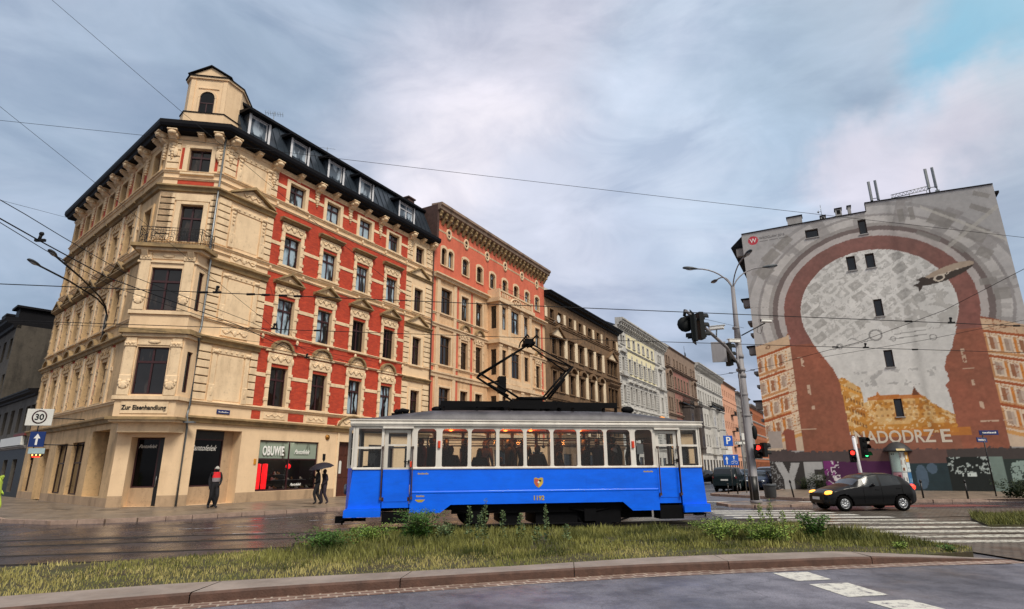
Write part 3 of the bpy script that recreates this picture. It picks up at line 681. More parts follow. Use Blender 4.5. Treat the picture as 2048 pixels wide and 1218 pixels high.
# --- left facade wall
lholes = [(c_ - .6, c_ + .6, z, z + h) for c_ in lcols for z, h in FLZ] + [(LW - 1.85, LW - .75, 17.95, 19.37), (LW - 1.85, LW - .75, 13.85, 15.78)]
lholes += [(LW - 4.0, LW - 1.25, .5, 3.78, .8), (LW - 7.35, LW - 5.1, .52, 3.3, .3), (LW - 10.6, LW - 8.3, .52, 3.3, .3), (LW - 14.2, LW - 12.2, .09, 3.1, .5), (LW - 17.2, LW - 15.6, .52, 3.0, .3)]
def lf_mat(u, z):
    if z < .5: return 2
    if 1.5 < u < LW - 2.9 and (5.2 < z < 8.5 or 9.5 < z < 12.9 or 13.6 < z < 16.9 or 17.9 < z < 19.75) and min(abs(u - c_) for c_ in lcols) > .86: return 1
    return 0
mb = wall_holes(0, LW, 0, 20.3, lholes, .3, lf_mat, cuts_u=(1.5, LW - 2.9) + tuple(c_ + s_ * .86 for c_ in lcols for s_ in (-1, 1)), cuts_z=(.5, 5.2, 8.5, 9.5, 12.9, 13.6, 16.9, 17.9, 19.75))
FL.place('wall', mb.mesh('wall', [M['cream_left'], M['brick'], M['plinth']]))
# --- chamfered corner wall
choles = [(1.14, 2.3, 13.05, 15.85), (1.14, 2.3, 17.78, 19.33), (.65, 2.15, .09, 3.35, .7)]
def cf_mat(u, z):
    if z < .6: return 2
    if 18.0 < z < 19.35 and (.72 < u < .92 or 2.5 < u < 2.7): return 1
    if 17.0 < z < 17.35 and .75 < u < 2.65: return 1
    return 0
mb = wall_holes(0, 3.0, 0, 20.3, choles, .28, cf_mat, cuts_u=(.72, .92, 2.5, 2.7, .75, 2.65), cuts_z=(.6, 18.0, 19.35, 17.0, 17.35))
FC.place('wall', mb.mesh('wall', [M['cream'], M['brick'], M['plinth']]))
# back walls and flat roof closing the block
bk = [FR.world(RW, 0, 0), FR.world(RW, 12, 0), FL.world(0, 12, 0), FL.world(0, 0, 0)]
mb = MB(); o0 = house.location
for a, b in ((bk[0], bk[1]), (bk[1], bk[2]), (bk[2], bk[3])):
    mb.face([(a.x - o0.x, a.y - o0.y, 0), (b.x - o0.x, b.y - o0.y, 0), (b.x - o0.x, b.y - o0.y, 21.0), (a.x - o0.x, a.y - o0.y, 21.0)])
mb.build('back_wall', M['plinth'], house)
# --- bands, one mouldings mesh per facade
def bands(fr, x0, x1, m0, m1, rows, name='string_course', mats=('creamtrim', 'ledge')):
    mb = MB()
    for z0, z1, p, mi in rows:
        t0 = TM if m0 else 0; t1 = -TM if m1 else 0
        mb.prof([(0, z0), (-p * .45, z0 + .02), (-p * .6, z0 + (z1 - z0) * .5), (-p, z0 + (z1 - z0) * .7), (-p, z1 - .02), (0, z1 + .03)], x0, x1, mi, t0, t1)
    return fr.place(name, mb.mesh(name, [M[m] for m in mats]))
common = [(4.08, 4.42, .30, 1), (5.02, 5.2, .16, 0), (8.5, 8.62, .16, 0), (9.38, 9.52, .12, 0), (13.2, 13.32, .10, 0), (13.5, 13.66, .14, 0), (17.32, 17.45, .10, 0), (17.72, 17.88, .14, 0), (19.86, 20.0, .10, 0)]
bands(FR, 0, RW, True, False, common)
bands(FC, 0, 3.0, True, True, [r_ for r_ in common if r_[0] > 13] + [(16.6, 16.95, .30, 1)])
bands(FL, 0, LW, False, True, [(4.08, 4.42, .30, 1), (5.02, 5.2, .16, 0), (8.35, 8.66, .30, 1), (9.38, 9.52, .12, 0), (12.7, 13.0, .30, 1), (13.5, 13.66, .14, 0), (16.65, 16.95, .32, 1), (17.72, 17.88, .14, 0), (19.86, 20.0, .10, 0)])
bands(FR, 0, 3.62, True, False, [(8.2, 8.58, .34, 1), (12.42, 12.84, .34, 1), (16.55, 16.9, .30, 1)])
bands(FR, 16.08, RW, False, False, [(8.25, 8.58, .26, 1), (12.45, 12.8, .26, 1), (16.6, 16.85, .2, 1)])
# thin cream strips across the brick piers
mb = MB()
for zc, hh in ((7.02, .22), (11.2, .22), (15.1, .22), (18.92, .2)):
    xs = [3.62] + [v for c_ in cols for v in (c_ - .86, c_ + .86)] + [16.08]
    for a, b in zip(xs[::2], xs[1::2]): mb.cham(a, b, -.035, 0, zc - hh / 2, zc + hh / 2, .01)
for c_ in cols: mb.cham(c_ - .75, c_ + .75, -.03, 0, 4.55, 4.93, .015); relief(mb, c_ - .6, c_ + .6, 4.6, 4.88, -.03, 2)
for k in range(6): mb.ball((3.7 + k * 2.45, -.14, 9.2), (.1, .08, .16), 6); mb.ball((3.7 + k * 2.45, -.12, 13.42), (.09, .06, .1), 6); mb.ball((3.7 + k * 2.45, -.12, 17.6), (.09, .06, .12), 6)
FR.place('stucco_strips', mb.mesh('stucco_strips', M['creamtrim']))
mb = MB()
for c_ in lcols:
    for zz in (7.02, 11.2, 15.1): mb.cham(c_ + .86, c_ + 1.55, -.05, 0, zz - .11, zz + .11, .01)
    for zz in (5.2, 9.5, 13.66): mb.cham(c_ + 1.0, c_ + 1.35, -.10, 0, zz, zz + 3.0, .03)
FL.place('pilasters', mb.mesh('pilasters', M['creamtrim']))
# windows and surrounds
hoods = ['lunette', 'pediment', 'flat', 'none']
for k, (z, h) in enumerate(FLZ):
    for c_ in cols:
        window(FR, c_, z, 1.22, h, pm='pane' if (k > 0) == (c_ < 10) or k > 1 else 'pane_dark'); surround(FR, c_, z, 1.22, h, hoods[k])
    window(FR, 17.62, z, 1.04, h, pm='pane_dark'); surround(FR, 17.62, z, 1.04, h, ['none', 'none', 'none', 'none'][k])
    for c_ in lcols:
        window(FL, c_, z, 1.2, h, pm='pane_dark'); surround(FL, c_, z, 1.2, h, hoods[k], mat='cream_left', ledge='ledge')
for z, h in FLZ[2:]: window(FL, LW - 1.3, z, 1.1, h, pm='pane_dark'); surround(FL, LW - 1.3, z, 1.1, h, 'none', mat='cream_left')
window(FC, 1.72, 13.05, 1.16, 2.8, style='D', name='balcony_door', pm='pane_dark'); surround(FC, 1.72, 13.05, 1.16, 2.8, 'none')
window(FC, 1.72, 17.78, 1.16, 1.55, pm='pane_dark'); surround(FC, 1.72, 17.78, 1.16, 1.55, 'none')
# rusticated corner piers and blind windows
mb = MB()
for z0, z1, n in ((5.22, 8.15, 7), (9.55, 12.4, 7), (13.7, 16.5, 7), (17.95, 19.95, 5)):
    rustic(mb, .06, .78, z0, z1, n); rustic(mb, 3.16, 3.62, z0, z1, n)
    rustic(mb, 16.1, 16.72, z0, z1, n); rustic(mb, 18.55, RW - .05, z0, z1, n)
for z0, z1 in ((5.3, 7.75), (9.65, 12.0), (13.85, 16.0), (17.95, 19.3)):
    for x in (.86, 2.82):
        mb.cham(x, x + .28, -.10, 0, z0 - .05, z1, .03); mb.cham(x - .05, x + .33, -.14, 0, z1, z1 + .22, .03); mb.cham(x - .03, x + .31, -.14, 0, z0 - .1, z0 + .8, .03)
        mb.ball((x + .14, -.14, z0 + .4), (.09, .05, .25), 6); mb.ball((x + .14, -.15, z1 + .1), (.16, .06, .08), 6)
        if z0 > 13: 
            for q in range(4): mb.ball((x + .14, -.12, z1 - .15 - q * .22), (.12 - q * .02, .06, .1), 6)
    mb.cham(1.14, 2.82, -.05, 0, z1 + .02, z1 + .3, .02)
    for q in range(5): mb.ball((1.3 + q * .33, -.07, z1 + .17), (.07, .04, .06), 6)
    mb.cham(1.2, 2.76, -.02, 0.0, z0, z1 - .05, .012)
for zz in (8.75, 12.95, 17.0): mb.cham(1.14, 2.8, -.06, 0, zz, zz + .5, .02); relief(mb, 1.2, 2.75, zz + .04, zz + .46, -.07, 5)
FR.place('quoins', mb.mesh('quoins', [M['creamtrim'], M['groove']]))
mb = MB()
for x0, x1 in ((1.0, 3.0),):
    W2 = 1.35; xc = 1.98; zb = 16.9
    mb.prism([(xc - W2, zb), (xc + W2, zb), (xc, zb + .72)], -.12, 0)
    for s_ in (-1, 1):
        pts = [(xc + s_ * (W2 + .15), zb), (xc + s_ * (W2 + .15), zb + .1), (xc, zb + .95), (xc, zb + .78)]
        mb.prism(pts if s_ < 0 else pts[::-1], -.36, 0, 1)
    relief(mb, xc - .6, xc + .6, zb + .08, zb + .45, -.14, 4)
W2 = 1.1; xc = 17.62; zb = 12.8
for zb in (12.8, 16.85):
    mb.prism([(xc - W2, zb), (xc + W2, zb), (xc, zb + .6)], -.10, 0)
    for s_ in (-1, 1):
        pts = [(xc + s_ * (W2 + .12), zb), (xc + s_ * (W2 + .12), zb + .1), (xc, zb + .8), (xc, zb + .66)]
        mb.prism(pts if s_ < 0 else pts[::-1], -.28, 0, 1)
FR.place('pediment', mb.mesh('pediment', [M['creamtrim'], M['ledge']]))
mb = MB()
for z0, z1, n in ((13.7, 16.55, 8), (17.95, 19.95, 5)):
    rustic(mb, .05, .66, z0, z1, n); rustic(mb, 2.74, 2.95, z0, z1, n)
    if z0 < 14: rustic(mb, .05, .8, z0, z1, n, .06); rustic(mb, 2.6, 2.95, z0, z1, n, .06)
mb.cham(.8, 2.65, -.08, 0, 16.05, 16.5, .03)
for q in range(2): mb.ball((.45 + q * 2.2, -.12, 19.0), (.13, .07, .3), 6)
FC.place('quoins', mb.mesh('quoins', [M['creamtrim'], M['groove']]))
# brackets below the eaves
for k, u in enumerate([.35, 3.3, 6.72, 9.75, 12.85, 16.35, 19.1]): FR.place('cornice_bracket', console(True), u, 20.1)
for u in [1.98, 5.15, 8.2, 11.3, 14.4, 17.8]: FR.place('cornice_bracket', console(False), u, 20.1)
for u in (.28, 2.72): FC.place('cornice_bracket', console(True), u, 20.1)
FC.place('cornice_bracket', console(False), 1.72, 20.1)
for c_ in lcols + [LW - 1.3]:
    FL.place('cornice_bracket', console(False), c_, 20.1)
    FL.place('cornice_bracket', console(True), c_ + 1.22 if c_ < LW - 2 else LW - .3, 20.1)
# eaves
def eaves(fr, x0, x1, m0, m1):
    mb = MB(); mb.prof([(0, 20.1), (-.50, 20.13), (-.58, 20.26), (-.70, 20.30), (-.76, 20.44), (-.76, 20.66), (-.66, 20.72), (.5, 20.9), (.5, 20.1)], x0, x1, 0, TM if m0 else 0, -TM if m1 else 0)
    fr.place('eaves', mb.mesh('eaves', M['blackmetal']))
eaves(FR, 0, RW + .05, True, False); eaves(FC, 0, 3.0, True, True); eaves(FL, -.1, LW, False, True)
mb = MB()
for k in range(9): mb.box(1 + k * 1.9, 1.5 + k * 1.9, -.6, -.2, 20.75, 20.92)
FL.place('gutter_clips', mb.mesh('gutter_clips', M['blackmetal']))
# mansard roof with standing seams
mb = MB(); Z0, Z1, Y0, Y1 = 20.85, 23.6, -.05, 1.2
mb.prof([(Y0, Z0), (Y1, Z1), (9.0, Z1 + .4), (9.0, Z0)], .9, RW - .15, 0)
for k in range(32):
    u = 1.1 + k * .58
    if u > RW - .3: break
    mb.raw([(u - .02, Y0 - .05, Z0), (u + .02, Y0 - .05, Z0), (u + .02, Y1 - .05, Z1), (u - .02, Y1 - .05, Z1), (u - .02, Y0 + .02, Z0), (u + .02, Y0 + .02, Z0), (u + .02, Y1 + .02, Z1), (u - .02, Y1 + .02, Z1)], [(0, 1, 2, 3), (0, 3, 7, 4), (1, 5, 6, 2)], 0)
mb.prof([(Y1 - .2, Z1 - .16), (Y1 - .3, Z1 - .1), (Y1 - .3, Z1 + .06), (Y1 + .2, Z1 + .12), (Y1 + .2, Z1 - .1)], .9, RW - .1, 1)
FR.place('mansard_roof', mb.mesh('mansard_roof', [M['slate'], M['blackmetal']]))
mb = MB()
p = [FL.world(0, .3, 20.9), FL.world(LW, .3, 20.9), FC.world(3, .3, 20.9), FR.world(RW, .3, 20.9), FR.world(RW, 12, 21.2), FL.world(0, 12, 21.2)]
q = (p[1] + p[2] + p[3] + p[4] + p[5]) / 5; q.z = 22.0
for a, b in zip(p, p[1:] + p[:1]): mb.face([(a - o0), (b - o0), (q - o0)])
mb.build('flat_roof', M['slate'], house)
def dormer(u, w=1.45):
    def mk():
        a = MB(); z0, z1 = 21.2, 22.62; a.box(-w / 2 - .04, -w / 2 + .10, .10, 1.1, z0 - .1, z1, 0); a.box(w / 2 - .10, w / 2 + .04, .10, 1.1, z0 - .1, z1, 0)
        a.box(-w / 2 + .10, w / 2 - .10, .16, .3, z0 - .12, z0, 0); a.box(-w / 2 + .1, w / 2 - .1, .16, .3, z1 - .06, z1, 1)
        for s_ in (-1, 1): a.box(s_ * (w / 2 - .03) - .075, s_ * (w / 2 - .03) + .075, .08, .098, z0 - .1, z1, 1)
        b = MB(); b.prof([(-.28, z1), (-.28, z1 + .09), (.9, z1 + .26), (1.25, z1 + .26), (1.25, z1)], -w / 2 - .34, w / 2 + .34, 0)
        return a.mesh('dormer', [M['slate'], M['whframe']]), b.mesh('dormer_roof', M['blackmetal'])
    a, b = cached(('dorm', w), mk)
    d_ = FR.place('dormer', a, u, 0); link('dormer_roof', b, d_)
    wn_ = window(FR, u, 21.2, w - .24, 1.34, y=.2, fm='whframe', pm='pane_sky', style='S' if u > 14 else 'N'); wl = wn_.location.copy()
    wn_.parent = d_; wn_.location = (0, .2, 21.2); wn_.rotation_euler = (0, 0, 0)
    for ch in list(wn_.children):     # keep to thing > part > sub-part
        ch.parent = d_; ch.location = (0, .2, 21.2)
for u in (2.0, 5.1, 8.25, 11.25): dormer(u)
dormer(15.9, 1.9)
# firewall and chimney at the far end of the roof
mb = MB(); mb.box(RW - .12, RW + .14, -.4, 10, 20.8, 24.0); mb.box(RW - 1.0, RW - .2, 2.2, 3.2, 23.6, 24.9); mb.box(RW - 1.1, RW - .1, 2.1, 3.3, 24.9, 25.02)
FR.place('firewall', mb.mesh('firewall', plain('sooty_brick', hexc('#4a3530'), .9, var=.3)))
# roof turret on the corner
mb = MB(); T = [(.12, .55), (.5, 0), (2.5, 0), (3.06, .95), (3.06, 3.2), (.12, 3.2)]
tw = lambda k: [(1.6 + (x - 1.6) * k, .0 + (y - 1.6) * k + 1.6) for x, y in T]
mb.hprism(tw(1.08), 20.6, 21.75); mb.hprism(tw(1.0), 21.75, 24.25); 
mb.hprism(tw(1.11), 21.75, 21.80, 1); mb.hprism(tw(1.06), 24.12, 24.25, 0); mb.hprism(tw(1.10), 24.25, 24.30, 1)
mb.prism([(.46, 24.3), (2.58, 24.3), (1.52, 24.92)], -.04, 2.8)
for s_ in (-1, 1):
    pts = [(1.52 + s_ * 1.22, 24.28), (1.52 + s_ * 1.22, 24.33), (1.52, 25.04), (1.52, 24.97)]
    mb.prism(pts if s_ < 0 else pts[::-1], -.18, 3.0, 1)
mb.raw([(.0, .4, 24.3), (.4, -.1, 24.3), (.4, 3.2, 24.3), (0, 3.2, 24.3), (1.52, 1.2, 24.95)], [(0, 1, 4), (1, 2, 4), (2, 3, 4), (3, 0, 4)], 1)
mb.raw([(2.6, -.1, 24.3), (3.2, .9, 24.3), (3.2, 3.2, 24.3), (1.52, 1.2, 24.95)], [(0, 1, 3), (1, 2, 3)], 1)
for x in (.5, 2.26): mb.cham(x, x + .26, -.06, 0.01, 21.84, 24.0, .02)
mb.cham(.95, 2.1, -.05, 0.01, 23.45, 23.55, .015)
for k in range(9):
    a0, a1 = math.pi * k / 9, math.pi * (k + 1) / 9; r0, r1 = .40, .52
    mb.prism([(1.52 + math.cos(a0) * r0, 22.85 + math.sin(a0) * r0), (1.52 + math.cos(a0) * r1, 22.85 + math.sin(a0) * r1), (1.52 + math.cos(a1) * r1, 22.85 + math.sin(a1) * r1), (1.52 + math.cos(a1) * r0, 22.85 + math.sin(a1) * r0)], -.08, .01)
for s_ in (-1, 1): mb.cham(1.52 + s_ * .46 - .06, 1.52 + s_ * .46 + .06, -.08, .01, 21.84, 22.85, .02)
tu = FC.place('turret', mb.mesh('turret', [M['cream'], M['blackmetal']]), 0, 0, .25)
mb = MB(); ap = [(1.12, 21.86), (1.92, 21.86)] + [(1.52 + math.cos(math.pi * k / 12) * .40, 22.85 + math.sin(math.pi * k / 12) * .40) for k in range(13)]
mb.prism(ap, -.02, .01)
tp = mb.build('arched_window', plain('dim_turret_glass', hexc('#15181b'), .35, spec=.2), tu)
mb = MB(); mb.box(1.12, 1.92, -.04, -.01, 22.45, 22.52); mb.box(1.49, 1.55, -.035, -.01, 21.86, 22.45); mb.box(1.13, 1.17, -.04, -.01, 21.86, 22.85); mb.box(1.87, 1.91, -.04, -.01, 21.86, 22.85)
mb.build('glazing_bar', M['wframe'], tu)
# --- oriel on the corner: two storeys of bay window, balcony on top
OU0, OU1, OY = .0, 2.72, -.9
ow = [(.60, 2.05, 5.34, 7.68), (.62, 2.07, 9.57, 11.85)]
mb = wall_holes(OU0, OU1, 4.15, 12.75, ow, .22, yw=OY)
FO = Frame(house, FC.world(OU1, OY, 0)[:2], 80 - math.degrees(math.atan2(.9, .28)))
FP = Frame(house, FC.world(-.15, 0, 0)[:2], 80 + math.degrees(math.atan2(.9, .15)))
wid = math.hypot(.9, .28)
mb.face([(-.15, 0, 4.15), (0, OY, 4.15), (OU1, OY, 4.15), (3.0, 0, 4.15)]); mb.face([(-.15, 0, 12.75), (0, OY, 12.75), (OU1, OY, 12.75), (3.0, 0, 12.75)])
oriel = FC.place('oriel', mb.mesh('oriel', M['cream']))
sm = wall_holes(0, wid, 4.15, 12.75, [(.3, .72, 5.5, 7.55), (.3, .72, 9.7, 11.8)], .15); FO.place('oriel_side', sm.mesh('oriel_side', M['cream']))
sm = wall_holes(0, .91, 4.15, 12.75, [(.25, .68, 5.5, 7.55), (.25, .68, 9.7, 11.8)], .15); FP.place('oriel_side', sm.mesh('oriel_side', M['cream_left']))
for z, h in ((5.5, 2.05), (9.7, 2.1)): window(FO, .51, z, .42, h, y=.1, style='N', pm='pane_dark'); window(FP, .46, z, .43, h, y=.1, style='N', pm='pane_dark')
window(FC, 1.325, 5.34, 1.45, 2.34, y=OY + .14, pm='pane_dark'); window(FC, 1.345, 9.57, 1.45, 2.28, y=OY + .14, pm='pane_dark')
mb = MB()
def hring(mb, z0, z1, p, mi=0):   # a ledge following the bay's outline
    mb.hprism([(-.15 - p * .9, .0), (0 - p, OY - p), (OU1 + p, OY - p), (3.0 + p * .9, .0)], z0, z1, mi)
for z0, z1, p, mi in ((4.02, 4.12, .10, 0), (4.12, 4.26, .22, 1), (5.08, 5.26, .12, 0), (8.18, 8.34, .14, 0), (8.34, 8.58, .28, 1), (9.36, 9.54, .10, 0), (12.1, 12.2, .08, 0), (12.72, 12.86, .22, 0), (12.86, 13.04, .42, 1)): hring(mb, z0, z1, p, mi)
for z0, z1 in ((5.26, 8.18), (9.54, 12.72)):
    for x in (.06, 2.14):
        mb.cham(x, x + .48, OY - .09, OY + .01, z0, z1 - .05, .03); mb.cham(x - .04, x + .52, OY - .14, OY + .01, z1 - .5, z1 - .25, .03); mb.cham(x - .03, x + .51, OY - .13, OY + .01, z0, z0 + 1.0, .03)
        relief(mb, x + .04, x + .44, z0 + .2, z0 + .8, OY - .13, 7); relief(mb, x + .04, x + .44, z1 - .46, z1 - .28, OY - .14, 8)
    mb.cham(.56, 2.14, OY - .05, OY + .01, z1 - .42, z1 - .1, .02); mb.ball((1.35, OY - .06, z1 - .25), (.3, .05, .1), 8)
for x in (.25, 2.45): mb.prof([(OY, 12.15), (OY - .35, 12.68), (OY, 12.7)], x - .14, x + .14)
mb.cham(.3, 2.42, OY - .04, OY + .01, 4.4, 5.0, .02)
mb.hprism([(-.1, 0), (.2, -.6), (2.5, -.6), (2.95, 0)], 3.55, 4.02)
FC.place('oriel_mouldings', mb.mesh('oriel_mouldings', [M['creamtrim'], M['ledge']]))
lm = text_mesh('Zur Eisenhandlung', .30, M['iron'], .012, width=.88, bold=.006); FC.place('lettering', lm, .36, 4.6, OY - .055)
# wrought iron balcony
mb = MB(); zb, zt = 13.06, 14.0
ring = [(-.25, -.05), (-.12, OY - .22), (OU1 + .12, OY - .22), (3.1, -.05)]
for a, b in zip(ring, ring[1:]):
    for z in (zb + .05, zt - .16, zt): mb.tube([(a[0], a[1], z), (b[0], b[1], z)], .018, 5)
    L = math.dist(a, b); n_ = max(2, int(L / .13))
    for k in range(n_ + 1):
        t = k / n_; x, y = a[0] + (b[0] - a[0]) * t, a[1] + (b[1] - a[1]) * t
        mb.tube([(x, y, zb), (x, y, zt)], .007 if k % n_ else .022, 4)
    ns = max(1, int(L / .42))
    for k in range(ns):       # scrolls
        t = (k + .5) / ns; cx, cy = a[0] + (b[0] - a[0]) * t, a[1] + (b[1] - a[1]) * t; dx, dy = (b[0] - a[0]) / L, (b[1] - a[1]) / L
        for s_ in (-1, 1):
            pts = []
            for j in range(18):
                th = j * .55; rr = .19 * (1 - j / 20); pts.append((cx + dx * s_ * math.cos(th) * rr, cy + dy * s_ * math.cos(th) * rr, zb + .42 + s_ * .12 + math.sin(th) * rr))
            mb.tube(pts, .012, 4)
FC.place('balcony_railing', mb.mesh('balcony_railing', M['iron']))
# down pipe at the corner
mb = MB(); mb.tube([(2.98, -.14, 20.5), (2.98, -.14, 13.3), (3.12, -.2, 12.6), (3.12, -.16, 9), (3.12, -.34, 8.5), (3.12, -.14, 8.0), (3.12, -.16, 5), (3.12, -.36, 4.4), (3.12, -.12, 3.8), (3.12, -.12, .1)], .055, 8)
mb.box(3.0, 3.5, -.4, -.1, 4.02, 4.1)
FC.place('down_pipe', mb.mesh('down_pipe', M['zinc']))
mb = MB(); mb.tube([(RW - .1, -.12, 20.4), (RW - .1, -.12, .1)], .06, 6); FR.place('down_pipe', mb.mesh('down_pipe', M['bframe']))
# --- ground floor openings
glassdark = plain('shop_glass', hexc('#050506'), .08, var=.3, spec=.15)
def shop(fr, u0, u1, z0, z1, y, nm='shop_window', mull=(), trans=(), mat='wframe'):
    f = MB(); t = .07
    f.box(u0, u0 + t, 0, .08, z0, z1); f.box(u1 - t, u1, 0, .08, z0, z1); f.box(u0 + t, u1 - t, 0, .08, z0, z0 + t); f.box(u0 + t, u1 - t, 0, .08, z1 - t, z1)
    for m_ in mull: f.box(m_ - .035, m_ + .035, -.01, .07, z0 + t, z1 - t)
    for t_ in trans: f.box(u0 + t, u1 - t, -.015, .075, t_ - .035, t_ + .035)
    return fr.place(nm, f.mesh(nm, M[mat]), 0, 0, y)
def pane(par, u0, u1, z0, z1, y, mat, nm='pane'):
    b = MB(); b.face([(u0, y, z0), (u1, y, z0), (u1, y, z1), (u0, y, z1)]); return link(nm, b.mesh(nm, mat), par)
s1 = shop(FR, .62, 2.66, .95, 3.35, .72); pane(s1, .64, 2.64, .97, 3.33, .04, glassdark)
mb = MB(); mb.box(.6, 3.2, .70, .76, .09, .95); mb.box(2.64, 3.2, .70, .76, .95, 3.78); FR.place('niche_head', MB().box(.6, 2.64, .70, .76, 3.35, 3.78).mesh('niche_head', M['black'])); FR.place('niche_wall', mb.mesh('niche_wall', M['plinth']))
FR.place('lettering', text_mesh('Pantofelek', .42, M['letter'], .004, shear=.5, width=.8), .82, 2.75, .70)
s2 = shop(FC, .66, 1.72, .95, 3.33, .68); pane(s2, .68, 1.70, .97, 3.3, .04, glassdark)
mb = MB(); mb.box(.65, 1.72, .66, .74, .09, .95); FC.place('niche_wall', mb.mesh('niche_wall', M['plinth']))
FC.place('lettering', text_mesh('Pantofelek', .24, M['letter'], .004, shear=.5, width=.8), .76, 2.85, .66)
mb = MB(); mb.box(1.72, 2.15, .66, .72, .09, 3.35); d_ = FC.place('shop_door', mb.mesh('shop_door', M['black']))
mb = MB(); mb.tube([(1.8, .6, 1.0), (1.8, .6, 1.5)], .02, 6); mb.build('handle', M['zinc'], d_)
# the shoe shop window, with a lit display behind clear glass
M['clear'], nt_, b_ = newmat('clear_glass'); nt_.nodes.remove(b_)
gl = N(nt_, 'ShaderNodeBsdfGlossy', Roughness=.02); tr = N(nt_, 'ShaderNodeBsdfTransparent'); tr.inputs[0].default_value = (.86, .88, .88, 1)
fz = N(nt_, 'ShaderNodeFresnel', IOR=1.5); mx = N(nt_, 'ShaderNodeMixShader'); nt_.links.new(fz.outputs[0], mx.inputs[0]); nt_.links.new(tr.outputs[0], mx.inputs[1]); nt_.links.new(gl.outputs[0], mx.inputs[2])
nt_.links.new(mx.outputs[0], nt_.nodes['Material Output'].inputs[0])
s3 = shop(FR, 4.4, 8.62, .62, 3.38, .08, mull=(6.5,), trans=(2.35,))
pane(s3, 4.45, 8.57, .67, 2.35, .04, M['clear']); pane(s3, 4.45, 8.57, 2.35, 3.33, .04, panemat('milky_fanlight', hexc('#8c9a8c'), hexc('#46483c'), .60))
FR.place('lettering', text_mesh('OBUWIE', .70, M['letter'], .01, width=.52, bold=.022, space=1.05), 4.66, 2.57, .06)
FR.place('lettering', text_mesh('Pantofelek', .36, M['letter'], .006, shear=.55, width=.72, bold=.003), 6.85, 2.66, .06)
FR.place('lettering', text_mesh('Pantofelek', .20, M['letter'], .006, shear=.55, width=.9, bold=.003), 6.75, .86, .06)
mb = MB(); mb.box(4.4, 8.62, 1.6, 1.7, .62, 3.4); mb.box(4.3, 4.4, .2, 1.7, .62, 3.4); mb.box(8.62, 8.72, .2, 1.7, .62, 3.4); mb.box(4.4, 8.62, .2, 1.7, .5, .62); mb.box(4.4, 8.62, .2, 1.7, 3.4, 3.5)
FR.place('display_room', mb.mesh('display_room', plain('display_room_walls', hexc('#23211f'), .8)))
red = emit('lit_red_panel', (1.0, .015, .02), 1.1)
for i, (a, b) in enumerate(((4.62, 4.98), (5.06, 5.42))):
    mb = MB(); mb.lathe([(.0, .72), (.14, .72), (.15, 1.4), (.14, 2.08), (.0, 2.1)], ((a + b) / 2, .45, 0), 12)
    me = mb.mesh('red_column', red); p_ = FR.world(0, 0, 0); o = link('display_column', me, None, p_, FR.rz)
    tag(o, ['glowing red display column at the left end of the shoe shop window', 'glowing red display column second from the left in the shoe shop window'][i], 'display column', 'red columns in the shoe shop window')
mb = MB(); mb.ball((7.05, .7, 1.95), .15, 12); mb.tube([(7.05, .7, 2.1), (7.05, .7, 3.4)], .01, 4); o = link('pendant_lamp', mb.mesh('pendant_lamp', red), None, FR.world(0, 0, 0), FR.rz)
tag(o, 'round red lamp hanging inside the right half of the shoe shop window', 'lamp')
# shoes on small shelves
shoe = MB(); shoe.ball((0, 0, .05), (.13, .05, .05), 8); shoe.ball((-.07, 0, .09), (.06, .045, .07), 8); shoe.box(-.14, .12, -.04, .04, 0, .015)
shm = [shoe.mesh('shoe', plain('pale_leather', hexc('#d8cfc0'), .5)), shoe.mesh('shoe', plain('tan_leather', hexc('#a8784c'), .5))]
for j, (z, us) in enumerate(((.70, (5.8, 6.15, 6.7, 7.1, 7.6, 8.1, 8.4)), (1.2, (5.9, 6.2, 6.9, 7.3, 7.9)), (1.5, (6.0, 6.3)))):
    mb = MB(); mb.box(us[0] - .25, us[-1] + .25, .35, .75, z - .03, z); rk = link('display_shelf', mb.mesh('display_shelf', M['zinc']), None, FR.world(0, 0, 0), FR.rz)
    tag(rk, ['low shelf of shoes along the foot of the shoe shop window', 'middle shelf of shoes inside the shoe shop window', 'short top shelf with two shoes in the shoe shop window'][j], 'shelf', 'shelves in the shoe shop window')
    for i, u in enumerate(us):
        o = link('shoe', shm[i % 2], None, FR.world(u, .5 + .1 * (i % 2), z), FR.rz + rnd.uniform(-.6, .6))
        tag(o, ('pale ' if i % 2 == 0 else 'tan ') + 'leather shoe, ' + ['first', 'second', 'third', 'fourth', 'fifth', 'sixth', 'seventh'][i] + ' from the left on the ' + ['low', 'middle', 'top'][j] + ' shop shelf', 'shoe', 'shoes in the shop window')
dl = bpy.data.lights.new('shop_lamp', 'AREA'); dl.energy = 25; dl.size = 1.5; dl.color = (1, .9, .75); lo = link('shop_lamp', dl, None, FR.world(6.8, .9, 3.3)); 
# door of the stairwell
mb = MB(); mb.box(10.28, 11.75, .26, .32, .09, 3.48)
for x in (10.4, 11.07):
    for z0, z1 in ((.3, 1.1), (1.25, 2.5), (2.65, 3.3)): mb.cham(x, x + .55, .235, .262, z0, z1, .02)
d_ = FR.place('house_door', mb.mesh('house_door', M['doorwood']))
mb = MB(); mb.prism([(10.62, 1.5), (10.82, 1.5), (10.82, 2.2)] + [(10.72 + .1 * math.cos(math.pi * k / 6), 2.2 + .1 * math.sin(math.pi * k / 6)) for k in range(7)] + [(10.62, 2.2)], .22, .236); mb.build('door_glass', M['signwhite'], d_)
mb = MB(); mb.prism([(9.95, 4.42), (12.5, 4.42), (12.35, 4.75), (11.9, 5.0), (11.22, 5.1), (10.5, 5.0), (10.05, 4.75)], -.14, 0); mb.prof([(0, 4.3), (-.3, 4.36), (-.3, 4.46), (0, 4.5)], 9.8, 12.6, 1); relief(mb, 10.4, 12.0, 4.5, 4.9, -.15, 9)
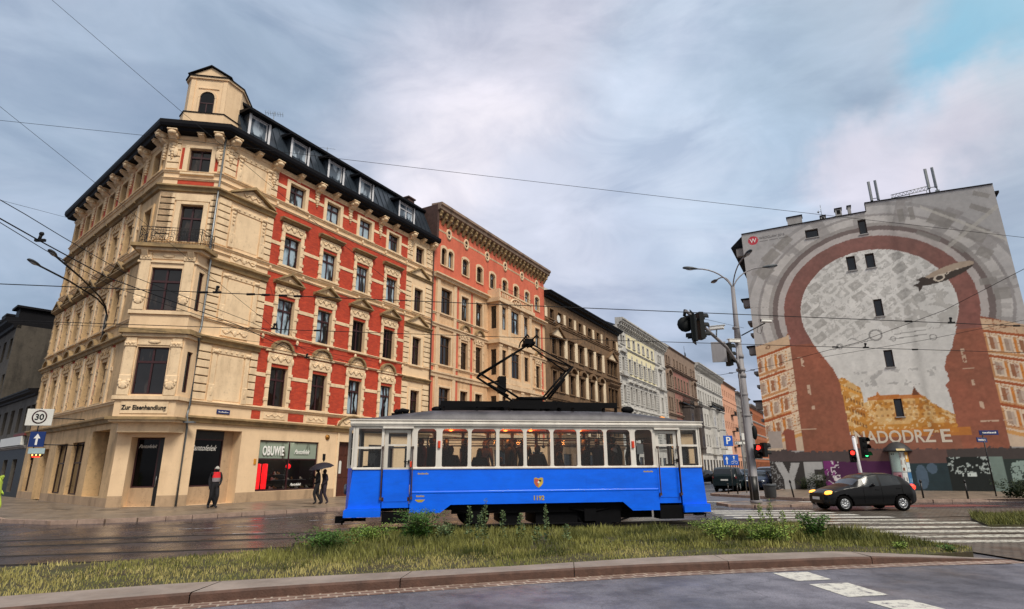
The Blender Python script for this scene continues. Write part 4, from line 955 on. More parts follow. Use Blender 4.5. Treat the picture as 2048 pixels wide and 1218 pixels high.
mb.tube([(9.95, -.2, 4.5), (10.2, -.2, 4.85), (10.7, -.2, 5.08), (11.22, -.2, 5.15), (11.8, -.2, 5.08), (12.25, -.2, 4.85), (12.5, -.2, 4.5)], .07, 6, 1)
mb.cham(10.1, 10.28, -.05, 0, .09, 4.05, .02); mb.cham(11.75, 11.95, -.05, 0, .09, 4.05, .02)
FR.place('door_surround', mb.mesh('door_surround', [M['creamtrim'], M['ledge']]))
for a, b in ((13.0, 15.6), (16.8, 18.6)): s_ = shop(FR, a, b, .62, 3.38, .1, mull=((a + b) / 2,)); pane(s_, a + .02, b - .02, .64, 3.36, .04, glassdark)
for a, b, z0, z1, y in ((LW - 7.35, LW - 5.1, .52, 3.3, .2), (LW - 10.6, LW - 8.3, .52, 3.3, .2), (LW - 17.2, LW - 15.6, .52, 3.0, .2), (LW - 4.0, LW - 1.25, .5, 3.78, .75)):
    s_ = shop(FL, a, b, z0, z1, y, mull=((a + b) / 2,), trans=(2.2,), mat='bframe'); pane(s_, a + .02, b - .02, z0 + .02, z1 - .02, .04, M['pane_dark'])
mb = MB(); mb.box(LW - 14.2, LW - 12.2, .44, .5, .09, 3.1); FL.place('gateway_door', mb.mesh('gateway_door', M['doorwood']))
# small fittings on the wall
mb = MB(); mb.cham(9.0, 9.22, -.04, 0, 2.35, 2.7, .02); mb.prism([(9.03, 2.35), (9.11, 2.22), (9.19, 2.35)], -.035, 0); FR.place('house_number_plate', mb.mesh('house_number_plate', M['iron']))
mb = MB(); mb.cham(4.12, 4.26, -.05, 0, 2.05, 2.35, .01); FR.place('meter_box', mb.mesh('meter_box', plain('ochre_box', hexc('#c98a2c'), .6)))
mb = MB(); mb.lathe([(.0, -.09), (.15, -.08), (.17, 0)], (9.25, 0, 3.72), 12, axis='Y'); mb.lathe([(.0, -.12), (.09, -.11), (.1, -.08)], (9.25, 0, 3.72), 10, axis='Y'); FR.place('wall_lamp', mb.mesh('wall_lamp', plain('brass', hexc('#9a6a2c'), .4, metal=.6)))
mb = MB(); mb.cham(1.55, 2.3, -.05, 0, 4.62, 4.84, .01); FR.place('street_plate', mb.mesh('street_plate', M['navy']))
mb = MB()
for k in range(9): mb.box(1.64 + k * .065, 1.68 + k * .065, -.054, -.05, 4.69, 4.73 + .03 * (k % 3 == 0))
FR.place('street_plate_strokes', mb.mesh('street_plate_strokes', M['letter']))
# satellite antennas etc. on the roof
def aerial(o, h, n, lab, grp='aerials on the roofs', y0=0.0):
    mb = MB(); mb.tube([(0, 0, 0), (0, 0, h)], .02, 5)
    mb.tube([(-.6, 0, h - .1), (.6, 0, h - .1)], .012, 4)
    for k in range(n): x = -.55 + k * 1.1 / max(1, n - 1); mb.tube([(x, -.3 + .1 * (k % 2), h - .1), (x, .3, h - .1)], .008, 4); mb.tube([(x, 0, h - .3), (x, 0, h + .12)], .006, 4)
    a = mb.build('aerial', M['zinc'], None, o, rnd.uniform(0, 1)); tag(a, lab, 'aerial', grp)
aerial(FR.world(4.6, 2.6, 23.9), 1.6, 8, 'comb shaped television aerial on the roof ridge of the corner house')
aerial(FR.world(9.4, 2.6, 24.0), 1.3, 0, 'thin rod aerial on the corner house roof, right of the comb aerial')
# ================================================================ the rest of the terrace
def house_body(fr, W_, H, depth, wallm, holes, matfn=None, cuts=((), ()), mats=None, rdep=.25, roof='slate'):
    mb = wall_holes(0, W_, 0, H, holes, rdep, matfn, cuts[0], cuts[1]); fr.place('wall', mb.mesh('wall', mats or [wallm]))
    mb = MB(); mb.face([(0, 0, 0), (0, 0, H), (0, depth, H), (0, depth, 0)]); mb.face([(W_, 0, 0), (W_, depth, 0), (W_, depth, H), (W_, 0, H)]); mb.face([(0, depth, 0), (0, depth, H), (W_, depth, H), (W_, depth, 0)])
    fr.place('side_wall', mb.mesh('side_wall', (mats or [wallm])[0]))
    mb = MB(); mb.prof([(0, H), (2.4, H + 1.1), (depth - 2, H + 1.1), (depth, H)], 0.02, W_ - .02); fr.place('roof', mb.mesh('roof', M[roof]))
def cornice(fr, x0, x1, z0, z1, out, mat, nb=0, bmat=None, bh=.5, bw=.26):
    mb = MB(); h = z1 - z0
    mb.prof([(0, z0), (-out * .25, z0 + .04), (-out * .3, z0 + h * .35), (-out * .8, z0 + h * .5), (-out * .85, z0 + h * .72), (-out, z0 + h * .8), (-out, z1), (.3, z1 + .1), (.3, z0)], x0, x1, 0)
    if nb:
        for k in range(nb):
            u = x0 + (k + .5) * (x1 - x0) / nb
            mb.prof([(0, z0 - bh), (-.1, z0 - bh + .05), (-out * .35, z0 - bh * .3), (-out * .7, z0 + h * .3), (-out * .72, z0 + h * .5), (0, z0 + h * .5)], u - bw / 2, u + bw / 2, 1)
            mb.ball((u, -out * .5, z0 + h * .05), (bw * .5, .16, .14), 6, 1)
    fr.place('cornice', mb.mesh('cornice', [M[mat], M[bmat or mat]]))
def courses(fr, W_, rows, mat, name='string_course', x0=0):
    mb = MB()
    for z0, z1, p in rows: mb.prof([(0, z0), (-p * .5, z0 + .02), (-p * .6, z0 + (z1 - z0) * .5), (-p, z0 + (z1 - z0) * .7), (-p, z1), (0, z1 + .03)], x0, W_)
    fr.place(name, mb.mesh(name, M[mat]))
def newhouse(name, t0, lab, az=AZR, base=None):
    p = base or FR.world(t0, 0, 0); r_ = empty(name, (p[0], p[1], 0)); tag(r_, lab, 'building'); return r_, Frame(r_, (p[0], p[1]), az)

M['coraltrim'] = wallmat('pale_trim', hexc('#dcbf9c'), hexc('#94785a'), .1, .6)
M['tan'] = wallmat('tan_render', hexc('#d9b48c'), hexc('#8c6c4c'), .1, .6)
M['brownstone'] = wallmat('sooty_brown_stone', hexc('#765c42'), hexc('#2e241b'), .25, .85)
M['paleplaster'] = wallmat('pale_plaster', hexc('#e3cfb0'), hexc('#7a6a54'), .12, .7)
M['greywhite'] = wallmat('grey_white_stucco', hexc('#c9c6c0'), hexc('#6e6a64'), .12, .65)
M['greytrim'] = wallmat('grey_stucco_trim', hexc('#b9b7b2'), hexc('#4e4b48'), .14, .75)
M['paleyellow'] = wallmat('pale_yellow_render', hexc('#e6dcb6'), hexc('#a59a78'), .1, .4)
M['umber'] = wallmat('brown_grey_render', hexc('#8d7868'), hexc('#3a302a'), .2, .8)
M['pinkbrick'] = wallmat('pink_brown_brick', hexc('#9c6a5e'), hexc('#4a322c'), .2, .7)
M['sootshade'] = wallmat('black_soot_and_joint_shade', hexc('#4a413d'), hexc('#151210'), .3, .8)  # soot of the bays, also the painted shade in quoin joints
M['salmon'] = wallmat('salmon_render', hexc('#d7a184'), hexc('#8a5c48'), .1, .5)
M['greyfar'] = wallmat('mid_grey_render', hexc('#8e8a87'), hexc('#484442'), .2, .7)
M['rust'] = wallmat('orange_brown_brick', hexc('#a8623c'), hexc('#4e2c1c'), .2, .6)

M['sootgrey'] = wallmat('soot_grey_plaster', hexc('#56524c'), hexc('#1c1916'), .2, .9)
# ---- coral house with a bay
b2, F2 = newhouse('coral_house', RW, 'coral and cream house with round attic windows, a bay and heavy bracketed cornice'); W2_ = 20.95
cx = [4.8, 7.15]; cR = 19.05
h2 = []
for z, h in ((14.5, 2.25), (10.1, 2.45), (5.8, 2.4)):
    h2 += [(1.2, 2.75, z, z + h)] + [(c_ - .56, c_ + .56, z, z + h) for c_ in cx + [cR]]
fl6 = [1.45, 2.45, 4.8, 7.2, 9.55, 11.95, 14.3, 16.75, 19.1]
h2 += [(c_ - (.36 if i < 2 else .5), c_ + (.36 if i < 2 else .5), 18.85, 20.45) for i, c_ in enumerate(fl6)]
h2 += [(1.2, 3.6, .6, 3.4, .15), (4.4, 6.2, .1, 3.4, .4), (17.5, 20.0, .6, 3.4, .15), (10, 14.5, .6, 3.4, .2)]
def m2(u, z):
    if z > 18.0: return 1
    if z > 4.2 and ((.1 < u < .45) or (5.8 < u < 6.15) or (19.9 < u < 20.4) or (3.55 < u < 3.9)): return 1
    return 0
house_body(F2, W2_, 22.9, 12, None, h2, m2, ((.1, .45, 5.8, 6.15, 19.9, 20.4, 3.55, 3.9), (4.2, 18.0)), [M['tan'], M['coral']], roof='slate')
cornice(F2, -.1, W2_ + .3, 23.0, 24.1, .85, 'umber', 27, 'ledge', .5, .28)
courses(F2, W2_, [(4.3, 4.7, .22), (5.3, 5.6, .14), (9.0, 9.45, .22), (9.85, 10.05, .12), (13.15, 13.5, .22), (14.25, 14.45, .12), (17.45, 17.85, .45), (21.85, 22.0, .05)], 'coraltrim')
for z, h in ((14.5, 2.25), (10.1, 2.45), (5.8, 2.4)):
    window(F2, 1.975, z, 1.55, h, pm='pane_dark', fm='bframe'); surround(F2, 1.975, z, 1.55, h, 'none', mat='coraltrim', jw=.2)
    for c_ in cx + [cR]: window(F2, c_, z, 1.12, h, pm='pane_dark' if z < 12 else 'pane', fm='bframe'); surround(F2, c_, z, 1.12, h, 'lunette' if z == 10.1 else 'none', mat='coraltrim', jw=.2)
def archsur(w, h):
    def mk():
        b = MB(); r = w / 2; 
        for s_ in (-1, 1): x0, x1 = sorted((s_ * r, s_ * (r + .16))); b.cham(x0, x1, -.06, 0, 0, h, .015)
        pts = [(math.cos(math.pi * k / 8) * r, h - .28 + math.sin(math.pi * k / 8) * .28) for k in range(9)]
        out = [(math.cos(math.pi * k / 8) * (r + .16), h - .1 + math.sin(math.pi * k / 8) * .34) for k in range(9)]
        for k in range(8): b.prism([pts[k], out[k], out[k + 1], pts[k + 1]][::-1], -.06, .18)
        b.cham(-r - .1, r + .1, -.1, 0, -.1, 0, .01)
        return b.mesh('window_surround', M['coraltrim'])
    return cached(('arch', w, h), mk)
for i, c_ in enumerate(fl6):
    w = .72 if i < 2 else 1.0
    window(F2, c_, 18.85, w, 1.6, fm='bframe', pm='pane' if i % 3 else 'pane_dark', style='M' if i < 2 else 'S'); F2.place('window_surround', archsur(w, 1.6), c_, 18.85)
ocm = MB(); ocm.lathe([(.26, -.01), (.28, -.08), (.44, -.10), (.47, 0)], axis='Y', n=18, cap=False); oc = ocm.mesh('round_window_surround', M['coraltrim']); ocp = MB(); ocp.lathe([(0, -.02), (.28, -.02)], axis='Y', n=14); ocp = ocp.mesh('pane', M['pane_dark'])
for u in (2.1, 4.85, 8.5, 12.0, 15.6, 19.1):
    o = F2.place('round_window', oc, u, 21.95); o.scale = (.85, 1, 1.15); link('pane', ocp, o)
# bay
BU0, BU1, BY = 8.75, 15.45, -1.2
fw = [(11.2, 12.75), (13.85, 14.7), (9.45, 10.2)]
bh = [(a, b, z, z + h) for a, b in fw for z, h in ((14.6, 2.25), (10.15, 2.45), (5.9, 2.3))]
mb = wall_holes(BU0, BU1, 4.6, 17.5, bh, .2, yw=BY)
mb.face([(BU1, BY, 4.6), (BU1, 0, 4.6), (BU1, 0, 17.5), (BU1, BY, 17.5)]); mb.face([(BU0, BY, 17.5), (BU1, BY, 17.5), (BU1, 0, 17.5), (BU0, 0, 17.5)]); mb.face([(BU0, BY, 4.6), (BU0, 0, 4.6), (BU1, 0, 4.6), (BU1, BY, 4.6)])
F2.place('bay', mb.mesh('bay', M['tan']))
FB = Frame(b2, F2.world(BU0, 0, 0)[:2], AZR + 90)
mb = wall_holes(0, 1.2, 4.6, 17.5, [(.35, .95, z, z + h) for z, h in ((14.6, 2.25), (10.15, 2.45), (5.9, 2.3))], .15); FB.place('bay_side', mb.mesh('bay_side', M['tan']))
for z, h in ((14.6, 2.25), (10.15, 2.45), (5.9, 2.3)):
    for a, b in fw: window(F2, (a + b) / 2, z, b - a, h, y=BY + .14, fm='bframe', pm='pane_dark' if z < 12 else 'pane', style='T' if b - a > 1 else 'S')
    window(FB, .65, z, .6, h, y=.1, style='N', pm='pane_dark', fm='bframe')
mb = MB()
for z0, z1, p in ((4.4, 4.75, .2), (9.0, 9.4, .2), (13.15, 13.5, .25), (17.2, 17.6, .3)): mb.box(BU0 - p, BU1 + p, BY - p, -.01, z0, z1)
for z0, z1 in ((4.8, 9.0), (9.4, 13.15), (13.5, 17.2)):
    for x in (8.78, 10.45, 12.95, 14.85): mb.cham(x, x + .5, BY - .1, BY, z0, z1, .03); mb.cham(x - .05, x + .55, BY - .14, BY, z1 - .3, z1 - .1, .02)
    mb.cham(BU0 + .1, BU1 - .1, BY - .06, BY, z0 + .05, z0 + .55, .02)
for k in range(20): mb.lathe([(.05, 17.65), (.09, 17.85), (.05, 18.1), (.05, 18.3)], (BU0 + .25 + k * .33, BY - .05, 0), 6)
mb.box(BU0, BU1, BY - .15, BY + .05, 18.3, 18.45); mb.box(BU0 - .1, BU0 + .1, BY - .15, 0, 17.6, 18.5); mb.box(BU1 - .2, BU1 + .05, BY - .2, 0, 17.6, 18.55)
pts = [(11.98 + math.cos(math.pi * k / 10) * 1.3, BY - .16, 17.2 + math.sin(math.pi * k / 10) * .9) for k in range(11)]
mb.tube(pts, .11, 6); relief(mb, 11.2, 12.8, 17.3, 17.9, BY - .32, 3)
F2.place('bay_mouldings', mb.mesh('bay_mouldings', M['coraltrim']))
mb = MB()
for k in range(9): mb.tube([(BU0 + .1 + k * .8, BY - .05, 18.45), (BU0 + .1 + k * .8, BY - .05, 18.95)], .015, 4)
mb.tube([(BU0 + .1, BY - .05, 18.9), (BU1 - .1, BY - .05, 18.9)], .018, 4); F2.place('balcony_rail', mb.mesh('balcony_rail', M['iron']))
mb = MB()
for x in (.6, 3.05, 16.9): mb.cham(x, x + .42, -.1, 0, 4.7, 17.4, .03)
F2.place('pilasters', mb.mesh('pilasters', M['coraltrim']))
def shopfront(fr, spans, z1=3.4):
    for a, b in spans:
        s_ = shop(fr, a, b, .6 if z1 > 3.35 else .1, z1, .12, mull=((a + b) / 2,), mat='bframe'); pane(s_, a + .02, b - .02, .62, z1 - .02, .04, glassdark)
shopfront(F2, [(1.2, 3.6), (17.5, 20.0), (10, 14.5)]); mb = MB(); mb.box(4.4, 6.2, .35, .4, .1, 3.4); F2.place('house_door', mb.mesh('house_door', M['doorwood']))

# ---- generic row house
def rowhouse(name, lab, t0, t1, H, floors, wallm, trim, corn, crs, hood_mat=None, matfn=None, cuts=((), ()), pm='pane_far', depth=12, sur=True, shops=True, roof='slate', extra=None):
    r_, f = newhouse(name, t0, lab); W_ = t1 - t0; holes = []
    for z, h, cs, w, hd in floors: holes += [(c_ - w / 2, c_ + w / 2, z, z + h) for c_ in cs]
    sp = []
    if shops:
        n_ = int(W_ / 3.2); sp = [((k + .18) * W_ / n_, (k + .82) * W_ / n_) for k in range(n_)]; holes += [(a, b, .1, 3.3, .2) for a, b in sp]
    house_body(f, W_, H, depth, M[wallm], holes, matfn, cuts, [M[wallm], M[hood_mat or trim]], roof=roof)
    for z, h, cs, w, hd in floors:
        for c_ in cs:
            window(f, c_, z, w, h, fm='bframe', pm=pm, style='S')
            if sur: surround(f, c_, z, w, h, hd, mat=trim, jw=.2, ledge=trim)
    cornice(f, 0, W_, *corn); courses(f, W_, crs, trim)
    for a, b in sp:
        s_ = shop(f, a, b, .1, 3.3, .14, mat='bframe'); pane(s_, a + .02, b - .02, .12, 3.28, .04, glassdark)
    if extra: extra(f, W_)
    return f
# brown and cream house with pediments
def ex3(f, W_):
    mb = MB()
    for k, z in enumerate((16.75, )):
        for x0, x1 in ((1.3, 5.1), (19.6, 23.6)):
            xc = (x0 + x1) / 2
            mb.prism([(x0, z), (x1, z), (xc, z + 1.15)], -.15, 0, 1)
            for s_ in (-1, 1):
                pts = [(xc + s_ * (x1 - x0) * .53, z), (xc + s_ * (x1 - x0) * .53, z + .14), (xc, z + 1.45), (xc, z + 1.2)]
                mb.prism(pts if s_ < 0 else pts[::-1], -.4, 0, 0)
            mb.box(x0 - .1, x1 + .1, -.4, 0, z - .16, z)
    for x0, x1 in ((1.2, 5.2), (19.5, 23.7)): mb.prof([(0, 12.8), (-.3, 13.0), (-.45, 13.2), (-.45, 13.35), (0, 13.5)], x0, x1, 0)
    f.place('pediment', mb.mesh('pediment', [M['brownstone'], M['paleplaster']]))
    mb = MB()
    for x in (5.6, 8.75, 11.9, 15.0, 18.1): 
        for z0, z1 in ((10.2, 13.6), (14.5, 17.0), (5.5, 9.0)): mb.cham(x - .42, x + .42, -.09, 0, z0, z1, .02)
    for x in (.4, 5.55, 8.7, 11.8, 14.9, 18.0, 24.3): mb.cham(x - .3, x + .3, -.06, 0, 18.7, 20.0, .02)
    f.place('piers', mb.mesh('piers', M['paleplaster']))
    mb = MB(); mb.box(.2, W_ - .3, 1.2, 1.5, 21.3, 22.75); mb.box(.2, 3.5, 1.1, 1.5, 21.3, 23.0); f.place('attic_parapet', mb.mesh('attic_parapet', M['greywhite']))
    mb = MB(); mb.lathe([(0, .12), (.2, .1), (.42, .0), (.45, -.02)], (1.9, -.9, 18.6), 14, axis='Y'); mb.tube([(1.9, -.8, 18.6), (1.9, -.3, 18.3), (1.9, 0, 18.3)], .03, 5); f.place('satellite_dish', mb.mesh('satellite_dish', M['signwhite']))
fc = [7.2, 10.3, 13.5, 16.55]
rowhouse('brown_house', 'brown and cream house with pediments and a black overhanging eave', 40.4, 65.3, 21.0,
         [(18.75, 1.15, [1.9, 4.1] + fc + [20.2, 22.9], 1.1, 'none'), (14.55, 2.1, [2.3, 4.2] + fc + [20.2, 21.6, 23.0], 1.15, 'none'), (10.3, 2.3, [2.3, 4.2] + fc + [20.2, 21.6, 23.0], 1.2, 'none'), (5.9, 2.3, [2.3, 4.2] + fc + [20.2, 21.6, 23.0], 1.2, 'none')],
         'brownstone', 'brownstone', (21.0, 21.75, .95, 'blackmetal', 0), [(4.2, 4.6, .25), (9.2, 9.5, .2), (13.55, 13.85, .3), (18.1, 18.4, .2)], extra=ex3, sur=True)
# small hoods of the brown house: triangles above, arches below
b3 = [o for o in bpy.data.objects if o.name.startswith('brown_house')][0]; F3 = Frame(b3, FR.world(40.4, 0, 0)[:2], AZR)
mb = MB()
for c_ in fc:
    mb.prism([(c_ - 1.0, 16.85), (c_ + 1.0, 16.85), (c_ + 1.0, 16.95), (c_, 17.5), (c_ - 1.0, 16.95)], -.38, 0)
    for k in range(8):
        a0, a1 = math.pi * k / 8, math.pi * (k + 1) / 8
        mb.prism([(c_ + math.cos(a0) * .8, 12.9 + math.sin(a0) * .55), (c_ + math.cos(a0) * 1.02, 12.9 + math.sin(a0) * .8), (c_ + math.cos(a1) * 1.02, 12.9 + math.sin(a1) * .8), (c_ + math.cos(a1) * .8, 12.9 + math.sin(a1) * .55)], -.42, 0)
    mb.box(c_ - .95, c_ + .95, -.2, 0, 12.62, 12.9)
F3.place('window_hoods', mb.mesh('window_hoods', M['brownstone']))
# white and grey house with pale yellow upper wall
wc = [5.0 + 2.52 * k for k in range(6)]
def ex4(f, W_):
    mb = MB()
    for z0, z1, n in ((5.3, 9.2, 9), (10.9, 14.6, 9), (15.9, 19.0, 8)):
        for x in (.1, 2.6, 19.4, 24.6): rustic(mb, x, x + .75, z0, z1, n, .06, .07)
        for c_ in wc + [wc[-1] + 2.5]: rustic(mb, c_ - 1.55, c_ - .95, z0, z1, n, .05, .08)
    f.place('quoins', mb.mesh('quoins', [M['greytrim'], M['sootshade']]))
    mb = MB()
    for xc in (1.9, 22.2):
        mb.prism([(xc - 1.3, 18.9), (xc + 1.3, 18.9), (xc + 1.3, 19.05), (xc, 19.8), (xc - 1.3, 19.05)], -.4, 0); mb.box(xc - 1.4, xc + 1.4, -.5, 0, 15.2, 15.7); mb.box(xc - 1.4, xc + 1.4, -.4, 0, 10.3, 10.7)
    for c_ in wc:
        mb.prism([(c_ - .85, 14.55), (c_ + .85, 14.55), (c_, 15.05)], -.3, 0); mb.box(c_ - .95, c_ + .95, -.34, 0, 14.45, 14.55)
        for k in range(7): a0, a1 = math.pi * k / 7, math.pi * (k + 1) / 7; mb.prism([(c_ + math.cos(a0) * .7, 9.5 + math.sin(a0) * .5), (c_ + math.cos(a0) * .9, 9.5 + math.sin(a0) * .7), (c_ + math.cos(a1) * .9, 9.5 + math.sin(a1) * .7), (c_ + math.cos(a1) * .7, 9.5 + math.sin(a1) * .5)], -.35, 0)
    f.place('window_hoods', mb.mesh('window_hoods', M['greytrim']))
rowhouse('white_house', 'grey white stuccoed house with a pale yellow upper wall beyond the brown house', 65.3, 91.2, 22.9,
         [(20.3, 1.3, [1.5, 2.5] + wc + [21.6, 22.8], .85, 'none'), (16.0, 2.15, [1.95] + wc + [22.2], .95, 'none'), (11.4, 2.4, [1.95] + wc + [22.2], .95, 'none'), (6.8, 2.2, [1.95] + wc + [22.2], .95, 'none')],
         'greywhite', 'greytrim', (22.9, 24.0, 1.0, 'greytrim', 30, 'greytrim', .5, .25), [(4.4, 4.8, .25), (10.2, 10.5, .25), (15.15, 15.5, .25), (19.5, 19.75, .2), (22.3, 22.4, .08)], hood_mat='paleyellow', matfn=lambda u, z: 1 if 3.8 < u < 19.2 and 15.6 < z < 22.2 else 0, cuts=((3.8, 19.2), (15.6, 22.2)), extra=ex4)
# umber house with black bays
def bay(f, u0, u1, z0, z1, dep, mat, wz, pm='pane_far', rail=True):
    mb = MB(); mb.hprism([(u0, 0), (u0 + .5, -dep), (u1 - .5, -dep), (u1, 0)], z0, z1)
    for z in wz: mb.hprism([(u0 - .15, 0), (u0 + .4, -dep - .15), (u1 - .4, -dep - .15), (u1 + .15, 0)], z - .5, z - .25)
    mb.hprism([(u0 - .2, 0), (u0 + .4, -dep - .2), (u1 - .4, -dep - .2), (u1 + .2, 0)], z1, z1 + .25)
    f.place('bay', mb.mesh('bay', M[mat]))
    for z in wz: window(f, (u0 + u1) / 2, z, min(1.3, u1 - u0 - 1.4), 2.1, y=-dep - .04, fm='whframe' if mat != 'sootshade' else 'bframe', pm=pm, style='S')
    if rail:
        mb = MB()
        for k in range(12): t = k / 11; mb.tube([(u0 + .4 + (u1 - u0 - .8) * t, -dep - .12, z1 + .25), (u0 + .4 + (u1 - u0 - .8) * t, -dep - .12, z1 + 1.15)], .02, 4)
        mb.tube([(u0, 0, z1 + 1.15), (u0 + .4, -dep - .12, z1 + 1.15), (u1 - .4, -dep - .12, z1 + 1.15), (u1, 0, z1 + 1.15)], .03, 4)
        f.place('balcony_rail', mb.mesh('balcony_rail', M['iron']))
def balcony(f, u0, u1, z, dep=1.0, mat='iron'):
    mb = MB(); mb.box(u0, u1, -dep, 0, z - .18, z)
    for k in range(int((u1 - u0) / .22) + 1): mb.tube([(u0 + .05 + k * .22, -dep + .05, z), (u0 + .05 + k * .22, -dep + .05, z + 1.0)], .018, 4)
    mb.tube([(u0, 0, z + 1), (u0, -dep + .05, z + 1), (u1, -dep + .05, z + 1), (u1, 0, z + 1)], .03, 4); f.place('balcony', mb.mesh('balcony', M[mat]))
uc = [1.4, 3.2, 7.0, 9.4, 11.8, 14.2, 16.8, 21.2, 23.6]
def ex5(f, W_):
    bay(f, 10.4, 14.8, 4.5, 13.4, 1.5, 'sootshade', (10.2, 6.0)); bay(f, 18.8, 23.0, 4.5, 14.2, 1.5, 'sootshade', (10.6, 6.0)); balcony(f, 8.2, 18.3, 14.2, .9)
    mb = MB()
    for xc in (2.3, 22.4):
        for k in range(8): a0, a1 = math.pi * k / 8, math.pi * (k + 1) / 8; mb.prism([(xc + math.cos(a0) * 1.3, 19.0 + math.sin(a0) * .8), (xc + math.cos(a0) * 1.6, 19.0 + math.sin(a0) * 1.1), (xc + math.cos(a1) * 1.6, 19.0 + math.sin(a1) * 1.1), (xc + math.cos(a1) * 1.3, 19.0 + math.sin(a1) * .8)], -.45, 0)
    rustic(mb, 4.9, 5.6, 5, 19, 30, .08, .1); rustic(mb, 24.6, 25.2, 5, 19, 30, .08, .1)
    f.place('quoins', mb.mesh('quoins', [M['umber'], M['sootshade']]))
    mb = MB(); mb.lathe([(0, .1), (.3, .08), (.6, -.05)], (19.5, .5, 25.6), 12, axis='Y'); mb.tube([(19.5, .6, 24.3), (19.5, .6, 27.6)], .04, 5); f.place('satellite_dish', mb.mesh('satellite_dish', M['iron']))
rowhouse('umber_house', 'brown grey house with two soot blackened bays beyond the white house', 91.2, 116.6, 24.4,
         [(21.2, 1.4, uc, .9, 'none'), (16.9, 2.1, uc, 1.0, 'none'), (12.3, 2.3, uc, 1.0, 'none'), (7.2, 2.2, uc, 1.0, 'none')],
         'umber', 'umber', (24.4, 24.7, .3, 'umber', 0), [(4.4, 4.8, .25), (11.2, 11.6, .4), (15.9, 16.3, .4), (20.2, 20.6, .5)], hood_mat='pinkbrick', matfn=lambda u, z: 1 if 5.8 < u < 18.3 and 5 < z < 20 else (0), cuts=((5.8, 18.3), (5, 20)), extra=ex5)
gc = [1.6, 3.6, 6.4, 9.2, 12.0, 14.8, 18.0, 20.8, 23.4, 26.2, 28.6]
def ex6(f, W_):
    bay(f, 11.0, 15.6, 4.5, 15.2, .8, 'greytrim', (11.3, 6.6)); bay(f, 21.5, 26.5, 4.5, 15.2, .8, 'greytrim', (11.3, 6.6)); balcony(f, 10.6, 27, 15.9, 1.0)
rowhouse('grey_house', 'light grey house with two bays and long balcony further down the street', 116.6, 147, 23.6,
         [(20.6, 1.6, gc, .9, 'none'), (16.2, 2.4, gc, 1.0, 'none'), (11.3, 2.3, [c_ for c_ in gc if not 10.5 < c_ < 16 and not 21 < c_ < 27], 1.0, 'none'), (6.6, 2.3, [c_ for c_ in gc if not 10.5 < c_ < 16 and not 21 < c_ < 27], 1.0, 'none')],
         'greywhite', 'greytrim', (23.6, 24.8, 1.1, 'greytrim', 24, 'greytrim', .5, .3), [(4.4, 4.8, .3), (10.4, 10.8, .3), (15.2, 15.6, .4), (19.6, 20.0, .3)], extra=ex6)
sc_ = [2 + 2.8 * k for k in range(8)]
def ex7(f, W_):
    for z in (16, 11.5, 7.2): balcony(f, 10.5, 14.2, z, 1.1)
rowhouse('salmon_house', 'plain salmon pink house with small stacked balconies in the far street', 147, 169, 24.0,
         [(20.6, 1.6, sc_, 1.0, 'none'), (16.2, 2.0, sc_, 1.1, 'none'), (11.7, 2.0, sc_, 1.1, 'none'), (7.4, 2.0, sc_, 1.1, 'none')], 'salmon', 'salmon', (24.0, 24.5, .6, 'umber', 0), [(4.4, 4.7, .2), (19.3, 19.5, .12)], extra=ex7, sur=False)
gc2 = [2 + 3.0 * k for k in range(8)]
def ex8(f, W_):
    bay(f, 6, 10.5, 4.5, 18, 1.5, 'greyfar', (15.5, 11.3, 6.8)); bay(f, 16, 20.5, 4.5, 18, 1.5, 'greyfar', (15.5, 11.3, 6.8))
rowhouse('dark_grey_house', 'dark grey house with stacked bays just left of the tall grey pole', 169, 195, 23.2,
         [(20.2, 1.5, gc2, 1.0, 'none'), (15.6, 2.1, gc2[::2], 1.1, 'none'), (11.2, 2.1, gc2[::2], 1.1, 'none'), (7.0, 2.1, gc2[::2], 1.1, 'none')], 'greyfar', 'greytrim', (23.2, 23.9, .9, 'greyfar', 0), [(4.4, 4.8, .25), (19.3, 19.7, .3)], extra=ex8, sur=False)
rowhouse('brick_house', 'orange brown brick house with pale bands behind the pole', 195, 232, 21.5,
         [(z, 2.3, [2 + 3.0 * k for k in range(12)], 1.3, 'none') for z in (17.5, 13.2, 8.8, 5.0)], 'rust', 'greywhite', (21.5, 22.4, 1.0, 'greyfar', 0), [(4.2, 4.6, .3), (8.2, 8.5, .3), (12.4, 12.8, .3), (16.6, 17.0, .4)], sur=False)
rowhouse('distant_brick_house', 'last brown brick house at the far end of the street', 232, 268, 19.0,
         [(z, 2.2, [2 + 3.4 * k for k in range(10)], 1.3, 'none') for z in (14.5, 10.0, 5.8)], 'rust', 'greyfar', (19, 19.8, .8, 'umber', 0), [(4.2, 4.6, .3), (9.0, 9.3, .3), (13.4, 13.8, .3)], sur=False)
# right hand side of the street beyond the painted gable
# ---- low neighbours left of the corner house
def leftpos(t, y=0):
    p = Vector((CL[0], CL[1], 0)) - dvec(AZL) * t; yv = Vector((-dvec(AZL).y, dvec(AZL).x, 0)); return p + yv * y
p = leftpos(31.5); r_, f = newhouse('low_grey_house', 0, 'low two storey grey house with dark shop floor left of the corner house', AZL, p)
hl = [(c_ - .6, c_ + .6, 4.5, 6.3) for c_ in (1.4, 3.9, 6.4, 8.9, 11.2, 12.6)] + [(c_ - .7, c_ + .7, .4, 2.6) for c_ in (1.6, 4.6, 7.6, 10.6)]
house_body(f, 13.2, 7.2, 6, None, hl, lambda u, z: 1 if z < 3.3 else 0, ((), (3.3,)), [M['sootgrey'], plain('dark_teal_tile', hexc('#23282a'), .5, var=.25, spec=.2)])
for h_ in hl: window(f, (h_[0] + h_[1]) / 2, h_[2], h_[1] - h_[0], h_[3] - h_[2], fm='bframe', pm='pane_far', style='S')
